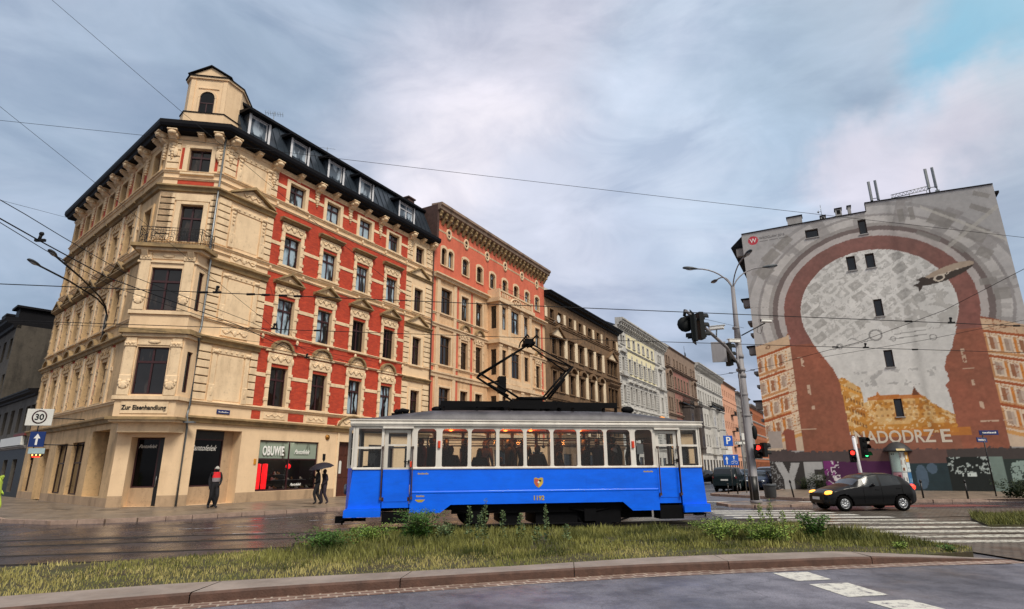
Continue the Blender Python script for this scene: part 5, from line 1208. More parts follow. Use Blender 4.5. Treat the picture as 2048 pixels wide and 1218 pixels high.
cornice(f, 0, 13.2, 6.9, 7.35, .6, 'blackmetal', 0); courses(f, 13.2, [(3.3, 3.5, .2)], 'greyfar')
mb = MB(); mb.box(5.5, 12.3, -.22, -.02, 3.55, 4.15); f.place('shop_board', mb.mesh('shop_board', M['signwhite']))
mb = MB(); mb.box(9.5, 12.8, -.2, -.02, 4.18, 4.35); f.place('shop_board_edge', mb.mesh('shop_board_edge', plain('faded_red', hexc('#6e2a26'), .6)))
p = leftpos(30, 6.2); r_, f = newhouse('rear_house', 0, 'tall dark brown firewall rising behind the low grey house', AZL, p)
house_body(f, 11.8, 13.6, 8, None, [], None, ((), ()), [wallmat('brown_firewall', hexc('#3f2f23'), hexc('#18110c'), .25, .7)], roof='blackmetal')
mb = MB(); mb.prof([(-.5, 13.5), (-.5, 13.7), (4, 15.4), (8, 13.7), (8, 13.5)], -.3, 12); mb.box(8, 9.5, .5, 2, 14, 15.6); mb.box(3, 4.6, .5, 2, 13.6, 15.2); f.place('roof', mb.mesh('roof', M['blackmetal']))
p = leftpos(60); r_, f = newhouse('old_grey_house', 0, 'old blackened grey house at the far left edge', AZL, p)
hl = [(c_ - .55, c_ + .55, z, z + 1.9) for z in (11.2, 8.0, 5.0, 1.5) for c_ in [1.5 + 2.6 * k for k in range(11)]]
house_body(f, 28.4, 14.2, 9, None, hl, None, ((), ()), [wallmat('blackened_plaster', hexc('#4a443c'), hexc('#14110e'), .25, .9)], roof='blackmetal')
for h_ in hl: window(f, (h_[0] + h_[1]) / 2, h_[2], 1.1, 1.9, fm='bframe', pm='pane_far', style='S')
cornice(f, 0, 28.4, 13.9, 14.8, .9, 'blackmetal', 0)
mb = MB()
for x in (20, 24.5): mb.box(x, x + 1.6, .3, 3, 14.6, 16.2); mb.box(x - .3, x + 1.9, .0, 3.2, 16.2, 16.4)
f.place('attic_dormers', mb.mesh('attic_dormers', M['blackmetal']))
# ================================================================ the painted gable
ML = (20.05, 46.0); AZM = 119.0; MU0, MU1 = -.25, 16.98
gable = empty('painted_gable_house', (ML[0], ML[1], 0)); tag(gable, 'big grey house whose blank gable carries a huge keyhole mural', 'building')
FM = Frame(gable, ML, AZM)
st = .055; nu = int(round((MU1 - MU0) / st)); nz = int(round(21.8 / st)); us = MU0 + np.arange(nu + 1) * (MU1 - MU0) / nu; zs = np.arange(nz + 1) * 21.8 / nz
U, Z = np.meshgrid(us, zs); rs = np.random.RandomState(3)
def vnoise(sc, seed, oct_=4):
    out = np.zeros_like(U); amp = 1.0; tot = 0
    for o_ in range(oct_):
        r2 = np.random.RandomState(seed + o_); g_ = r2.rand(140, 140); x = (U + 3) / sc * 2 ** o_ % 138; y = (Z + 3) / sc * 2 ** o_ % 138
        xi = x.astype(int); yi = y.astype(int); fx = x - xi; fy = y - yi; fx = fx * fx * (3 - 2 * fx); fy = fy * fy * (3 - 2 * fy)
        out += amp * (g_[yi, xi] * (1 - fx) * (1 - fy) + g_[yi, xi + 1] * fx * (1 - fy) + g_[yi + 1, xi] * (1 - fx) * fy + g_[yi + 1, xi + 1] * fx * fy); tot += amp; amp *= .55
    return out / tot
n1, n2, n3, n4 = vnoise(2.2, 1), vnoise(.5, 11), vnoise(.18, 21, 2), vnoise(1.0, 31)
H_ = lambda h: np.array(hexc(h))
def put(col, mask, c_, a=1.0):
    m = (mask.astype(float) * a)[..., None] if not isinstance(mask, float) else mask; return col * (1 - m) + np.array(c_) * m
def inpoly(P_, u=None, z=None):
    u = U if u is None else u; z = Z if z is None else z; ins = np.zeros(u.shape, bool); n = len(P_)
    for i in range(n):
        x0, y0 = P_[i]; x1, y1 = P_[(i + 1) % n]
        if y0 == y1: continue
        c_ = ((y0 > z) != (y1 > z)) & (u < (x1 - x0) * (z - y0) / (y1 - y0) + x0); ins ^= c_
    return ins
def rect(a, b, c_, d): return (U > a) & (U < b) & (Z > c_) & (Z < d)
C = np.zeros(U.shape + (3,)) + H_('#a5a3a2')
r = np.hypot(U - 8.45, (Z - 13.2) / .925); th = np.arctan2(Z - 13.2, U - 8.45)
wj = (n2 - .5) * .08; rr = r + wj
def ring(a, b): return (rr > a) & (rr < b)
C = put(C, ring(8.9, 9.2), H_('#8f8c8b'), .7); C = put(C, ring(8.2, 8.9), H_('#b0adab')); C = put(C, ring(8.0, 8.2), H_('#8f8a88'), .8)
C = put(C, ring(7.4, 8.0), H_('#b9b5b1')); C = put(C, ring(7.1, 7.4), H_('#999490')); C = put(C, ring(6.72, 7.1), H_('#6f6360')); C = put(C, ring(6.25, 6.72), H_('#b0a8a4'))
# tone breaks in the outer rings
C = put(C, ring(7.1, 9.5) & (np.sin(th * 17) > .55) & (n4 > .42), H_('#8e8a88'), .7); C = put(C, ring(7.1, 7.9) & (np.sin(th * 40) > .5) & (th < .4) & (th > -.4), H_('#918d8a'), .5)
for (uc_, zc, w, h, a) in [(13.6, 19.4, 1.5, 1.2, -35), (15.3, 17.9, 1.5, 1.1, -35), (14.2, 17.1, 1.2, .5, -50), (16.0, 19.6, 1.4, .4, -35), (12.6, 18.2, 1.6, .35, -35), (16.2, 20.7, 1.0, .35, -30), (15.6, 16.3, .9, .7, -35), (15.4, 14.2, 1.0, .5, 0), (16, 13.2, .9, .8, 0), (11.2, 20.2, .35, 1.0, 0), (11.9, 20.2, .3, 1.0, 0), (1.8, 18.6, 1.3, .9, 40), (2.9, 19.6, 1.4, .7, 40), (1.2, 17.4, 1.2, 1.0, 35)]:
    a = math.radians(a); x = (U - uc_) * math.cos(a) + (Z - zc) * math.sin(a); y = -(U - uc_) * math.sin(a) + (Z - zc) * math.cos(a)
    C = put(C, (np.abs(x) < w / 2) & (np.abs(y) < h / 2), H_('#85817c'), .75)
C = put(C, (np.abs((U - 13) * .8 + (Z - 20.2) * 1.0 - 0) < .12) & (U > 12.5), H_('#bab6ae'), .7); C = put(C, (np.abs((U - 14) * -.75 + (Z - 17.4)) < .16) & (U > 13), H_('#b4b0a8'), .6)
brick_c = np.where((Z > 11)[..., None], H_('#84564d'), H_('#945a45'))
brick_c = brick_c * (.82 + .36 * n2[..., None]) * (.9 + .2 * n3[..., None]) * (1 + (n1[..., None] - .5) * np.array([.3, .1, .1]))
fd = np.clip((Z - 12.5) / 7, 0, 1)[..., None] * .38; brick_c = brick_c * (1 - fd) + H_('#6a5c58') * fd
mk = ring(5.03, 6.25) | rect(2.25, 14.45, 2.7, 12.6) & ((rr < 6.3) | (Z < 11.5))
C = np.where(mk[..., None], brick_c, C)
key = [(3.85, 11.2), (4.3, 10.2), (4.65, 9.6), (5.0, 8.95), (5.3, 8.05), (5.4, 6.1), (5.48, 2.7), (11.95, 2.7), (11.9, 5.0), (11.9, 6.0), (11.75, 7.2), (12.0, 7.4), (11.95, 8.0), (11.85, 8.3), (12.1, 9.1), (12.55, 9.7), (12.7, 10.2), (13.1, 11.2)]
Uw = U + (n3 - .5) * .08
wh = (rr < 5.03) | inpoly(key, Uw)
C = np.where(wh[..., None], H_('#d2d0cb') * (.93 + .14 * n2[..., None]), C)
# street map inside the ring
a = math.radians(-32); X = (U * math.cos(a) - Z * math.sin(a)) + (n4 - .5) * .35; Y = (U * math.sin(a) + Z * math.cos(a)) + (n4 - .5) * .3
bw, bh_ = 1.15, .85; jx = np.floor(Y / bh_); fx = (X / bw + .37 * (jx % 2)) % 1; fy = (Y / bh_) % 1; cid = (np.floor(X / bw + .37 * (jx % 2)) * 7 + jx * 13).astype(int)
blk = (fx > .13) & (fx < .9) & (fy > .16) & (fy < .88); rnd_c = ((cid * 2654435761) % 1000) / 1000.0
inner = (fx > .34) & (fx < .68) & (fy > .36) & (fy < .66) & (rnd_c > .4)
mapz = (rr < 4.98) & ((Z - 13.0) * .8 - (U - 9) * .45 > -.3 + (n1 - .5) * 2.5)
C = put(C, mapz & blk & ~inner & (n3 > .38) & (n4 > .34), H_('#adaba6'), .75); C = put(C, mapz & blk & (rnd_c > .75), H_('#918e89'), .45)
C = put(C, (rr < 4.98) & ~mapz & (n2 > .52) & (Z > 11.4), H_('#adaaa4'), .7); C = put(C, (rr < 4.98) & (np.abs(n2 - .5) < .02) & (Z > 11.2), H_('#96938e'), .6)
C = put(C, (np.abs(X - 1.2 - .05 * np.sin(Y)) < .09) & (rr < 4.98) & mapz, H_('#d2d0cb'), .9)
C = put(C, rect(6.2, 11.4, 7.3, 8.5) & (n2 > .56) & wh, H_('#a3a19e'), .7)
# thin ink drawings of scrolls, a wheel and a little train
ink = np.zeros(U.shape, bool)
for cx_, cz, R_ in ((8.15, 11.15, .42), (8.15, 11.15, .36), (5.7, 10.55, .2), (5.7, 10.55, .12), (11.6, 10.6, .2), (9.2, 10.75, .16)): ink |= np.abs(np.hypot(U - cx_, Z - cz) - R_) < .03
ink |= (np.abs(Z - (10.3 + .18 * (U - 5))) < .03) & (U > 5.2) & (U < 8.0); ink |= (np.abs(Z - (10.72 + .06 * (U - 9))) < .035) & (U > 8.9) & (U < 11.3); ink |= (np.abs(Z - (11.05 + .06 * (U - 9))) < .03) & (U > 9.3) & (U < 11.3)
ink |= (np.abs(Z - (10.9 + .15 * np.sin(U * 5))) < .03) & (U > 6.3) & (U < 7.8)
C = put(C, ink & wh, H_('#5c5a58'), .7)
# orange town along the foot of the keyhole
sky_ = [(5.2, 8.0), (5.45, 8.15), (5.7, 8.1), (6.62, 7.3), (6.66, 6.2), (6.9, 6.3), (6.95, 6.6), (7.5, 6.7), (7.62, 7.05), (7.78, 6.7), (9.65, 6.62), (9.88, 7.15), (10.15, 6.6), (10.4, 6.5), (10.75, 6.0), (11.2, 5.6), (11.9, 5.15), (11.95, 3.7), (5.5, 3.7)]
tn = inpoly(sky_, Uw, Z + (n3 - .5) * .08) & wh
town = H_('#c68a3c') * (.85 + .3 * n2[..., None]); C = np.where(tn[..., None], town, C)
C = put(C, tn & (n2 > .5) & (Z > 4.6), H_('#dcb77c'), .75); C = put(C, tn & (n4 < .42) & (Z < 6), H_('#a8641f'), .6); C = put(C, tn & (n3 > .68), H_('#e3cda0'), .7)
C = put(C, tn & (U > 6.9) & (U < 10.3) & (Z > 6.35), H_('#b5672c'), .8); C = put(C, inpoly([(9.7, 6.6), (9.88, 7.2), (10.12, 6.6)]), H_('#6b3f28'))
C = put(C, tn & (np.abs((Z * 1.0) % .42 - .2) < .09) & ((U * 2.9) % 1 < .45) & (Z > 5) & (Z < 6.3) & (U > 7), H_('#8f5c28'), .6)
C = put(C, tn & (U < 6.6) & (np.abs((Z + .55 * (U - 5.3)) % .8 - .4) < .13) & ((U * 6) % 1 < .5), H_('#6f4520'), .7); C = put(C, tn & (U < 6.6) & (np.abs((Z + .6 * (U - 5.3)) - 7.55) < .12), H_('#dd9a3c'), .8)
low = rect(5.3, 12.0, 2.7, 3.95) & wh; C = np.where(low[..., None], H_('#8f5c48') * (.85 + .3 * n2[..., None]), C)
C = put(C, rect(6.2, 12.6, 3.72, 4.28) & (n4 > .35), H_('#c07a30'), .8)
# painted house fronts left and right
def front(C, reg, top, slope, lean):
    zz = Z - slope * U + (n3 - .5) * .05; uu = U + (n3 - .5) * .05
    base = H_('#c58f60') * (.85 + .3 * n2[..., None]); C = np.where(reg[..., None], base, C)
    C = put(C, reg & (zz > top - .95), H_('#c9ab8c')); C = put(C, reg & (zz > top - .12), H_('#8f5138')); C = put(C, reg & (np.abs(zz - (top - 1.0)) < .07), H_('#a0552f'))
    C = put(C, reg & (np.abs(np.hypot(uu - lean - .9, (zz - top + .5) * 1.2) - .14) < .05), H_('#8c6a50'))
    for k, z0 in enumerate((top - 2.25, top - 4.0, top - 5.75, top - 7.3)):
        C = put(C, reg & (np.abs(zz - (z0 - .38)) < .07), H_('#dcc3a6')); C = put(C, reg & (np.abs(zz - (z0 + 1.22)) < .10), H_('#a4552c')); C = put(C, reg & (np.abs(zz - (z0 + 1.08)) < .045), H_('#e0ccb2'))
        for j, x0 in enumerate((lean - .05, lean + .72, lean + 1.5, lean + 2.25)):
            wr = reg & (uu > x0 - .06) & (uu < x0 + .55) & (zz > z0 - .12) & (zz < z0 + 1.0); C = put(C, wr, H_('#dfcab0'), .95)
            wi = reg & (uu > x0 + .05) & (uu < x0 + .42) & (zz > z0) & (zz < z0 + .85); C = put(C, wi, H_('#a8917f') if (j + k) % 2 else H_('#9a6a4c'))
            C = put(C, wi & (uu > x0 + .28), H_('#c9b7a6'), .7); C = put(C, reg & (uu > x0 + .55) & (uu < x0 + .68) & (zz > z0) & (zz < z0 + .9), H_('#cf8030'), .9)
    C = put(C, reg & (uu > lean + 1.95) & (uu < lean + 2.5) & ((zz * 4) % 1 < .72) & (zz < top - 1.2), H_('#ddc7ab'), .85); C = put(C, reg & (np.abs(n2 - .5) < .018) & (Z < top - 1), H_('#96522f'), .7)
    lo_ = reg & (zz < top - 7.75); C = put(C, lo_, H_('#cdb79f')); C = put(C, lo_ & (zz > top - 8.0), H_('#d09a5c'))
    return C
lp = inpoly([(-1, 2.9), (2.25, 2.9), (2.32, 11.98), (2.2, 11.96), (2.15, 11.75), (-1, 10.95)]); C = front(C, lp, 11.3, .3, -.2)
C = put(C, rect(-.1, .85, 3.1, 4.4), H_('#a89c94')); C = put(C, rect(1.05, 1.75, 2.9, 4.45) | ((np.hypot(U - 1.35, Z - 4.1) < .42) & (Z > 4.1)), H_('#8f5140')); C = put(C, rect(2.25, 3.3, 4.42, 4.5), H_('#cfb69c'))
rp = inpoly([(14.45, 2.9), (17.4, 2.9), (17.4, 10.6), (14.6, 11.75), (14.5, 11.75)]); C = front(C, rp, 15.8, -.28, 14.7)
for (a_, b_, c_, d_) in ((2.9, 3.15, 9.2, 9.9), (3.1, 3.3, 7.0, 7.8), (3.2, 3.4, 5.9, 6.2), (13.0, 13.2, 8.6, 9.6), (13.2, 13.4, 7.0, 7.4), (13.4, 13.6, 5.4, 5.9), (12.9, 13.6, 8.15, 8.22), (2.5, 3.0, 9.95, 10.0), (13.2, 14.9, 4.55, 4.66), (15.6, 16.3, 2.9, 4.4)): C = put(C, rect(a_, b_, c_, d_) & (n3 > .35), H_('#cdb39a'), .85)
# dark weathered skirt and graffiti
C = put(C, (Z < 2.85 + (n3 - .5) * .3 + (n4 - .5) * .3), H_('#4f4444')); C = put(C, (Z < 2.85) & (U > 5.5) & (U < 11), H_('#6a4c44'), .7); C = put(C, (Z < 2.85) & (U > 11), H_('#3d3834'), .6)
G = (Z < 2.1)
C = put(C, G & (U < 4.2), H_('#34302f')); C = put(C, G & (Z > 0.15) & (U > 3.4) & (U < 8.0) & (Z < 1.95 + .2 * n4), H_('#4a1c46')); C = put(C, G & (U > 3.4) & (U < 4.2) & (n2 > .5), H_('#7c2d74'), .9)
sv = H_('#a9a9a8')
for P_ in ([(.1, 2.05), (.65, 2.05), (1.0, 1.2), (1.25, 2.03), (1.85, 2.02), (1.3, .75), (1.3, .05), (.6, .05), (.62, .75)], [(2.1, 2.05), (3.35, 2.04), (3.33, 1.55), (2.75, 1.5), (2.75, 1.15), (3.25, 1.1), (3.22, .75), (2.72, .72), (2.7, .05), (2.1, .05)]):
    C = put(C, inpoly(P_), sv); 
C = C * 1.0
C = put(C, G & (U > 3.6) & (U < 4.4) & (np.abs(n2 - .5) < .03), H_('#d8d2d4')); C = put(C, G & (U < .5) & (np.abs(n3 - .5) < .05), H_('#9a9a9a'), .8)
C = put(C, (Z < 1.9) & (U > 8.6) & (U < 10.9), H_('#22343a')); C = put(C, (np.hypot((U - 9.35) / .35, (Z - 1.0) / .8) < 1) | (np.hypot((U - 10.0) / .3, (Z - 1.55) / .35) < 1), H_('#4f6274'), .9)
C = put(C, (Z < 2.3) & (U > 10.9) & (U < 13.2), H_('#141b1a')); C = put(C, (Z < 2.3) & (Z > 1.2) & (U > 10.9) & (U < 13.2) & (np.abs(n2 - .5) < .035), H_('#a9b4b0')); C = put(C, (Z < 1.25) & (Z > 1.0) & (U > 11.6) & (U < 12.4) & (n3 > .5), H_('#c9d4cf'))
C = put(C, (Z < 2.3) & (U > 13.2) & (U < 13.9), H_('#74867e')); C = put(C, (Z < 2.1) & (U > 13.9), H_('#26332f')); C = put(C, (Z < 2.0) & (Z > .7) & (U > 14.2) & (U < 16.6) & (n4 > .45), H_('#8fa39b')); C = put(C, (Z < 2.0) & (U > 13.9) & (np.abs(n2 - .48) < .03), H_('#2b3633'))
# airship
a = math.atan2(1.15, 3.5); X = (U - 13.1) * math.cos(a) + (Z - 15.15) * math.sin(a); Y = -(U - 13.1) * math.sin(a) + (Z - 15.15) * math.cos(a)
prof_ = .48 * np.sqrt(np.clip(1 - (X / 1.85) ** 2, 0, 1)) * np.where(X < 0, 1 - .3 * (X / 1.85) ** 2, 1)
bl = (np.abs(Y) < prof_) & (np.abs(X) < 1.85); C = put(C, bl, H_('#a89684')); C = put(C, bl & (Y < .03 - .1 * X), H_('#3c322c')); C = put(C, bl & (Y < .05) & (Y > -.1) & (X > -.2) & (X < .9) & (n3 > .5), H_('#cbbfae'))
C = put(C, (np.abs(np.hypot((X + .45) / 1.5, Y + .12) - .2) < .045), H_('#cbbfae'))
C = put(C, inpoly([(11.0, 14.55), (11.5, 14.75), (11.85, 14.85), (11.55, 14.25), (11.35, 14.05), (11.3, 14.45)]) | inpoly([(11.3, 14.95), (11.75, 15.15), (12.1, 14.95), (11.6, 14.75)]), H_('#3a302b'))
# emblem
lg = np.hypot(U - .62, (Z - 20.28)); C = put(C, lg < .40, H_('#b93a48'))
# wall fold's shading painted in: dark seam line, darker right part; weather: damp streaks
seam = 10.45 + (n4 - .5) * .2
C *= (1 - .20 * np.exp(-((U - seam) / .22) ** 2) * (Z > 4))[..., None]; C *= np.where(U > seam, .93, 1.0)[..., None]
C *= ((.88 + .24 * n1) * (.93 + .14 * n3) * np.where(n4 * n2 > .36, .92, 1))[..., None]; C = np.clip(C * 1.12, 0, 1)
def topz(u): return 21.0 if u < 9.02 else 21.72 - .05 * (u - 9.02)
mw = [(4.62, 5.52, 19.68, 20.38), (8.36, 8.9, 19.2, 20.42), (7.12, 7.72, 16.4, 17.55), (8.42, 9.02, 16.38, 17.55), (8.42, 8.95, 12.55, 13.9), (8.44, 8.98, 8.7, 9.95), (8.48, 9.02, 5.1, 6.4)]
snap = lambda v, arr: float(arr[np.argmin(np.abs(arr - v))])
mw = [(snap(a, us), snap(b, us), snap(c_, zs), snap(d, zs)) for a, b, c_, d in mw]
tz = np.array([topz(u) for u in us])
Zc = np.minimum(Z, tz[None, :])
V = np.stack([U, np.zeros_like(U), Zc], -1).reshape(-1, 3)
ii, jj = np.meshgrid(np.arange(nz), np.arange(nu), indexing='ij'); ii = ii.ravel(); jj = jj.ravel()
uc_ = (us[jj] + us[jj + 1]) / 2; zc_ = (zs[ii] + zs[ii + 1]) / 2
keep = zs[ii] < np.minimum(tz[jj], tz[jj + 1]) - 1e-4
for a, b, c_, d in mw: keep &= ~((uc_ > a) & (uc_ < b) & (zc_ > c_) & (zc_ < d))
ii, jj = ii[keep], jj[keep]; q = ii * (nu + 1) + jj
F = np.stack([q, q + 1, q + nu + 2, q + nu + 1], 1)
me = bpy.data.meshes.new('painted_wall'); me.from_pydata(V.tolist(), [], F.tolist()); me.update()
ca = me.color_attributes.new('paint', 'FLOAT_COLOR', 'POINT'); ca.data.foreach_set('color', np.concatenate([C.reshape(-1, 3), np.ones((V.shape[0], 1))], 1).astype(np.float32).ravel())
mm, nt_, b_ = newmat('painted_plaster'); at = N(nt_, 'ShaderNodeAttribute'); at.attribute_name = 'paint'
tc_ = N(nt_, 'ShaderNodeTexCoord'); nn = N(nt_, 'ShaderNodeTexNoise', Scale=1.5, Detail=9.0, Roughness=.75); nt_.links.new(tc_.outputs['Object'], nn.inputs['Vector'])
rr_ = ramp(nt_, [(.3, (.86, .86, .86)), (.7, (1.06, 1.06, 1.06))]); nt_.links.new(nn.outputs['Fac'], rr_.inputs[0])
nt_.links.new(mix(nt_, at.outputs['Color'], rr_.outputs[0], 1.0, 'MULTIPLY'), b_.inputs['Base Color']); b_.inputs['Roughness'].default_value = .85
n5 = N(nt_, 'ShaderNodeTexNoise', Scale=30.0, Detail=4.0); nt_.links.new(tc_.outputs['Object'], n5.inputs['Vector']); bp_ = N(nt_, 'ShaderNodeBump', Strength=.3, Distance=.02); nt_.links.new(n5.outputs['Fac'], bp_.inputs['Height']); nt_.links.new(bp_.outputs[0], b_.inputs['Normal'])
me.materials.append(mm); FM.place('painted_wall', me)
M['pane_black'] = panemat('dark_gable_glass', hexc('#14161a'), hexc('#22262a'), .6, .2)
M['gablegrey'] = wallmat('gable_grey', hexc('#a2a09e'), hexc('#6a6664'), .08, .5)
for a, b, c_, d in mw:
    mb = MB(); dp = .3
    mb.face([(a, 0, c_), (a, 0, d), (a, dp, d), (a, dp, c_)]); mb.face([(b, 0, c_), (b, dp, c_), (b, dp, d), (b, 0, d)]); mb.face([(a, 0, d), (b, 0, d), (b, dp, d), (a, dp, d)]); mb.face([(a, 0, c_), (a, dp, c_), (b, dp, c_), (b, 0, c_)])
    mb.box(a - .06, b + .06, -.07, .02, c_ - .07, c_ - .002)
    FM.place('window_reveal', mb.mesh('window_reveal', M['gablegrey'])); window(FM, (a + b) / 2, c_, b - a, d - c_, y=.22, pm='pane_black', style='N', fm='bframe')
# the rest of the body
mb = MB(); D_ = 13.0; x0, x1 = MU0, MU1
mb.face([(x0, 0, 0), (x0, 0, 20.9), (x0, D_, 20.9), (x0, D_, 0)]); mb.face([(x1, 0, 0), (x1, D_, 0), (x1, D_, 21.2), (x1, 0, 21.2)]); mb.face([(x0, D_, 0), (x0, D_, 20.9), (x1, D_, 21.2), (x1, D_, 0)])
FM.place('side_wall', mb.mesh('side_wall', M['gablegrey']))
mb = MB(); mb.face([(x0, .3, 20.6), (x1, .3, 20.9), (x1, D_, 20.9), (x0, D_, 20.6)])
for a, b in ((x0, 9.02), (9.02, x1)):
    za, zb2 = topz(a + .01) , topz(b - .02)
    mb.raw([(a, -.06, za), (b, -.06, zb2), (b, .36, zb2), (a, .36, za), (a, -.06, za + .07), (b, -.06, zb2 + .07), (b, .36, zb2 + .07), (a, .36, za + .07)], [(0, 3, 2, 1), (4, 5, 6, 7), (0, 1, 5, 4), (1, 2, 6, 5), (2, 3, 7, 6), (3, 0, 4, 7)])
    mb.raw([(a, .3, 18), (b, .3, 18), (b, .3, zb2), (a, .3, za)], [(0, 1, 2, 3)])
FM.place('roof', mb.mesh('roof', M['blackmetal']))
mb = MB(); mb.box(x0 - .95, x0, .25, D_, 19.9, 20.05, 0); mb.prism([(x0 - 1.0, 20.05), (x0, 20.05), (x0, 20.95)], .22, D_, 0); mb.box(x0 - .6, x0, .3, .7, 19.2, 19.9, 1)
for z in (12.2, 7.9, 5.2): mb.box(x0 - .28, x0, .4, 1.8, z, z + .2, 1); mb.box(x0 - .45, x0, 1.0, 2.8, z + 1.2, z + 1.4, 1)
for z in (15.4, 11.3, 6.8): mb.box(x0 - .6, x0, .8, 1.6, z - .6, z, 1); mb.box(x0 - .75, x0, .7, 1.7, z, z + .12, 0)
FM.place('side_eaves', mb.mesh('side_eaves', [M['blackmetal'], M['greyfar']]))
mb = MB(); mb.box(x1, x1 + .3, .2, D_, 20.7, 20.85); FM.place('side_gutter', mb.mesh('side_gutter', M['blackmetal']))
for a, b, zt_ in ((3.42, 4.52, 21.72), (5.88, 6.22, 21.5), (6.98, 7.42, 21.88), (7.87, 8.08, 21.92)):
    mb = MB(); y0_, y1_ = (.03, .7) if zt_ == 21.72 else (.5, 1.1); mb.box(a, b, y0_, y1_, 20.9, zt_, 0); mb.box(a - .06, b + .06, y0_ - .05, y1_ + .06, zt_, zt_ + .09, 1)
    if .3 < b - a < .6: mb.box(a + .1, b - .1, y0_ - .01, y0_ + .02, zt_ - .45, zt_ - .1, 1)
    FM.place('chimney', mb.mesh('chimney', [M['gablegrey'], M['blackmetal']]))
lt = text_mesh('NADODRZ', 1.22, M['letter'], .004, width=.93, bold=.022, space=1.0); lt2 = text_mesh('E', 1.22, M['letter'], .004, width=1.1, bold=.025)
wpl = paintmat('worn_white_letters', hexc('#d6cab8'), hexc('#b0846a'), .30)
for m_, x_ in ((lt, None), (lt2, None)): m_.materials.clear(); m_.materials.append(wpl)
xs = [v.co.x for v in lt.vertices]; k_ = (10.5 - 5.68) / (max(xs) - min(xs)); lt.transform(Matrix.Diagonal((k_, 1, 1, 1))); FM.place('lettering', lt, 5.68, 3.32, -.006)
xs = [v.co.x for v in lt2.vertices]; k_ = .58 / (max(xs) - min(xs)); lt2.transform(Matrix.Diagonal((k_, 1, 1, 1))); FM.place('lettering', lt2, 10.80, 3.30, -.006)
lw_ = text_mesh('W', .55, M['letter'], .004, width=.9, bold=.004, align='CENTER'); FM.place('emblem_letter', lw_, .62, 20.09, -.006)
gm_ = plain('grey_lettering', hexc('#6a6666'), .8); FM.place('lettering', text_mesh('WROCŁAW 2016', .30, gm_, .004, width=.85), 1.12, 20.28, -.006)
mb = MB()
for k in range(26):
    if k % 9 != 8: mb.box(1.12 + k * .085, 1.17 + k * .085, -.008, -.003, 20.06, 20.12)
FM.place('lettering_line', mb.mesh('lettering_line', gm_))
# roof antennas: things standing on the roof
def cellmast(u, n, zt_, lab):
    mb = MB(); mb.tube([(0, 0, 0), (0, 0, zt_ - 21.6)], .05, 6); mb.tube([(.5, .1, 0), (.5, .1, zt_ - 21.9)], .05, 6); mb.tube([(0, 0, .5), (.5, .1, .5)], .03, 5); mb.tube([(0, 0, 1.0), (.5, .1, 1.0)], .03, 5); mb.tube([(-.5, .6, -.6), (0, 0, .6), (.6, .6, -.6)], .03, 5)
    mb.box(-.12, .16, -.1, .06, .2, .5); mb.box(.36, .62, 0, .2, .3, .7)
    root = empty('cell_antenna', FM.world(u, 1.0, 21.0), FM.rz); tag(root, lab, 'antenna', 'mobile antennas on the gable roof'); 
    m_ = MB(); m_.v, m_.f, m_.m, m_.sm = mb.v, mb.f, mb.m, mb.sm; m_.build('mast', M['zinc'], root, (0, 0, .4))
    for k in range(n):
        p_ = MB(); p_.cham(-.09, .09, -.08, .06, 0, 1.7, .03); p_.build('panel', M['zinc'], root, (-.02 + k * .46, -.14 + .1 * k, zt_ - 21.0 - 1.75 + .05 * k), .2 - .5 * k)
cellmast(9.65, 2, 23.9, 'mobile antenna with two grey panels on the left of the gable roof'); cellmast(13.45, 2, 24.0, 'mobile antenna crowded with panels right of centre on the gable roof')
mb = MB()
for z in (0, .28): mb.tube([(0, 0, z), (2.4, 0, z + .15)], .03, 5)
for k in range(10): mb.tube([(k * .24, 0, 0 + k * .015), (k * .24 + .12, 0, .28 + k * .015)], .015, 4); mb.tube([(k * .24 + .12, 0, .28 + k * .015), (k * .24 + .24, 0, k * .015)], .015, 4)
for x in (.1, 1.2, 2.3): mb.tube([(x, 0, -.3), (x, 0, .1)], .03, 5)
t_ = mb.build('lattice_beam', M['zinc'], None, FM.world(10.9, .6, 21.95), FM.rz); tag(t_, 'horizontal lattice beam on the gable roof between the two mobile antennas', 'lattice beam')
mb = MB(); mb.tube([(0, 0, 0), (0, 0, 1.1)], .02, 5); mb.tube([(-.25, 0, .5), (0, 0, .5)], .02, 4); mb.lathe([(.0, 0), (.14, .15)], (-.32, 0, .5), 8, axis='X')
t_ = mb.build('rod_antenna', M['zinc'], None, FM.world(6.0, .8, 21.55), FM.rz); tag(t_, 'thin rod and horn on the small chimney of the painted gable', 'antenna')
# ================================================================ the old tram
M['tblue'] = plain('tram_blue_enamel', hexc('#0068fa'), .4, var=.08, scale=1.2, coat=.05, spec=.3, dirt=hexc('#0a3a90'), dirtamt=.5, stretch=(1, 1, 3))
M['twhite'] = plain('tram_cream_enamel', hexc('#d9d4cb'), .4, var=.08, scale=2, dirt=hexc('#8d8478'), dirtamt=.45, stretch=(3, 3, .6))
M['troof'] = plain('tram_roof_canvas', hexc('#3c3a40'), .5, var=.3, scale=2.5, dirt=hexc('#77747a'), dirtamt=.6)
M['tblack'] = plain('tram_black_gear', hexc('#08080b'), .7, var=.4, scale=5, spec=.12)
M['twood'] = plain('varnished_wood', hexc('#3d2012'), .35, var=.3, scale=3, stretch=(1, 1, 6))
M['tceil'] = plain('orange_lit_ceiling_board', hexc('#d06a2c'), .4, var=.1)
M['gold'] = plain('gold_leaf', hexc('#c7ad4a'), .4, metal=.4, var=.2)
M['redlens'] = emit('red_lens', hexc('#c23a1e'), .25)
tram = empty('tram', TP, R(90 - AZT)); tag(tram, 'old two axle tram, bright blue below and cream around its windows, with a raised pantograph', 'tram')
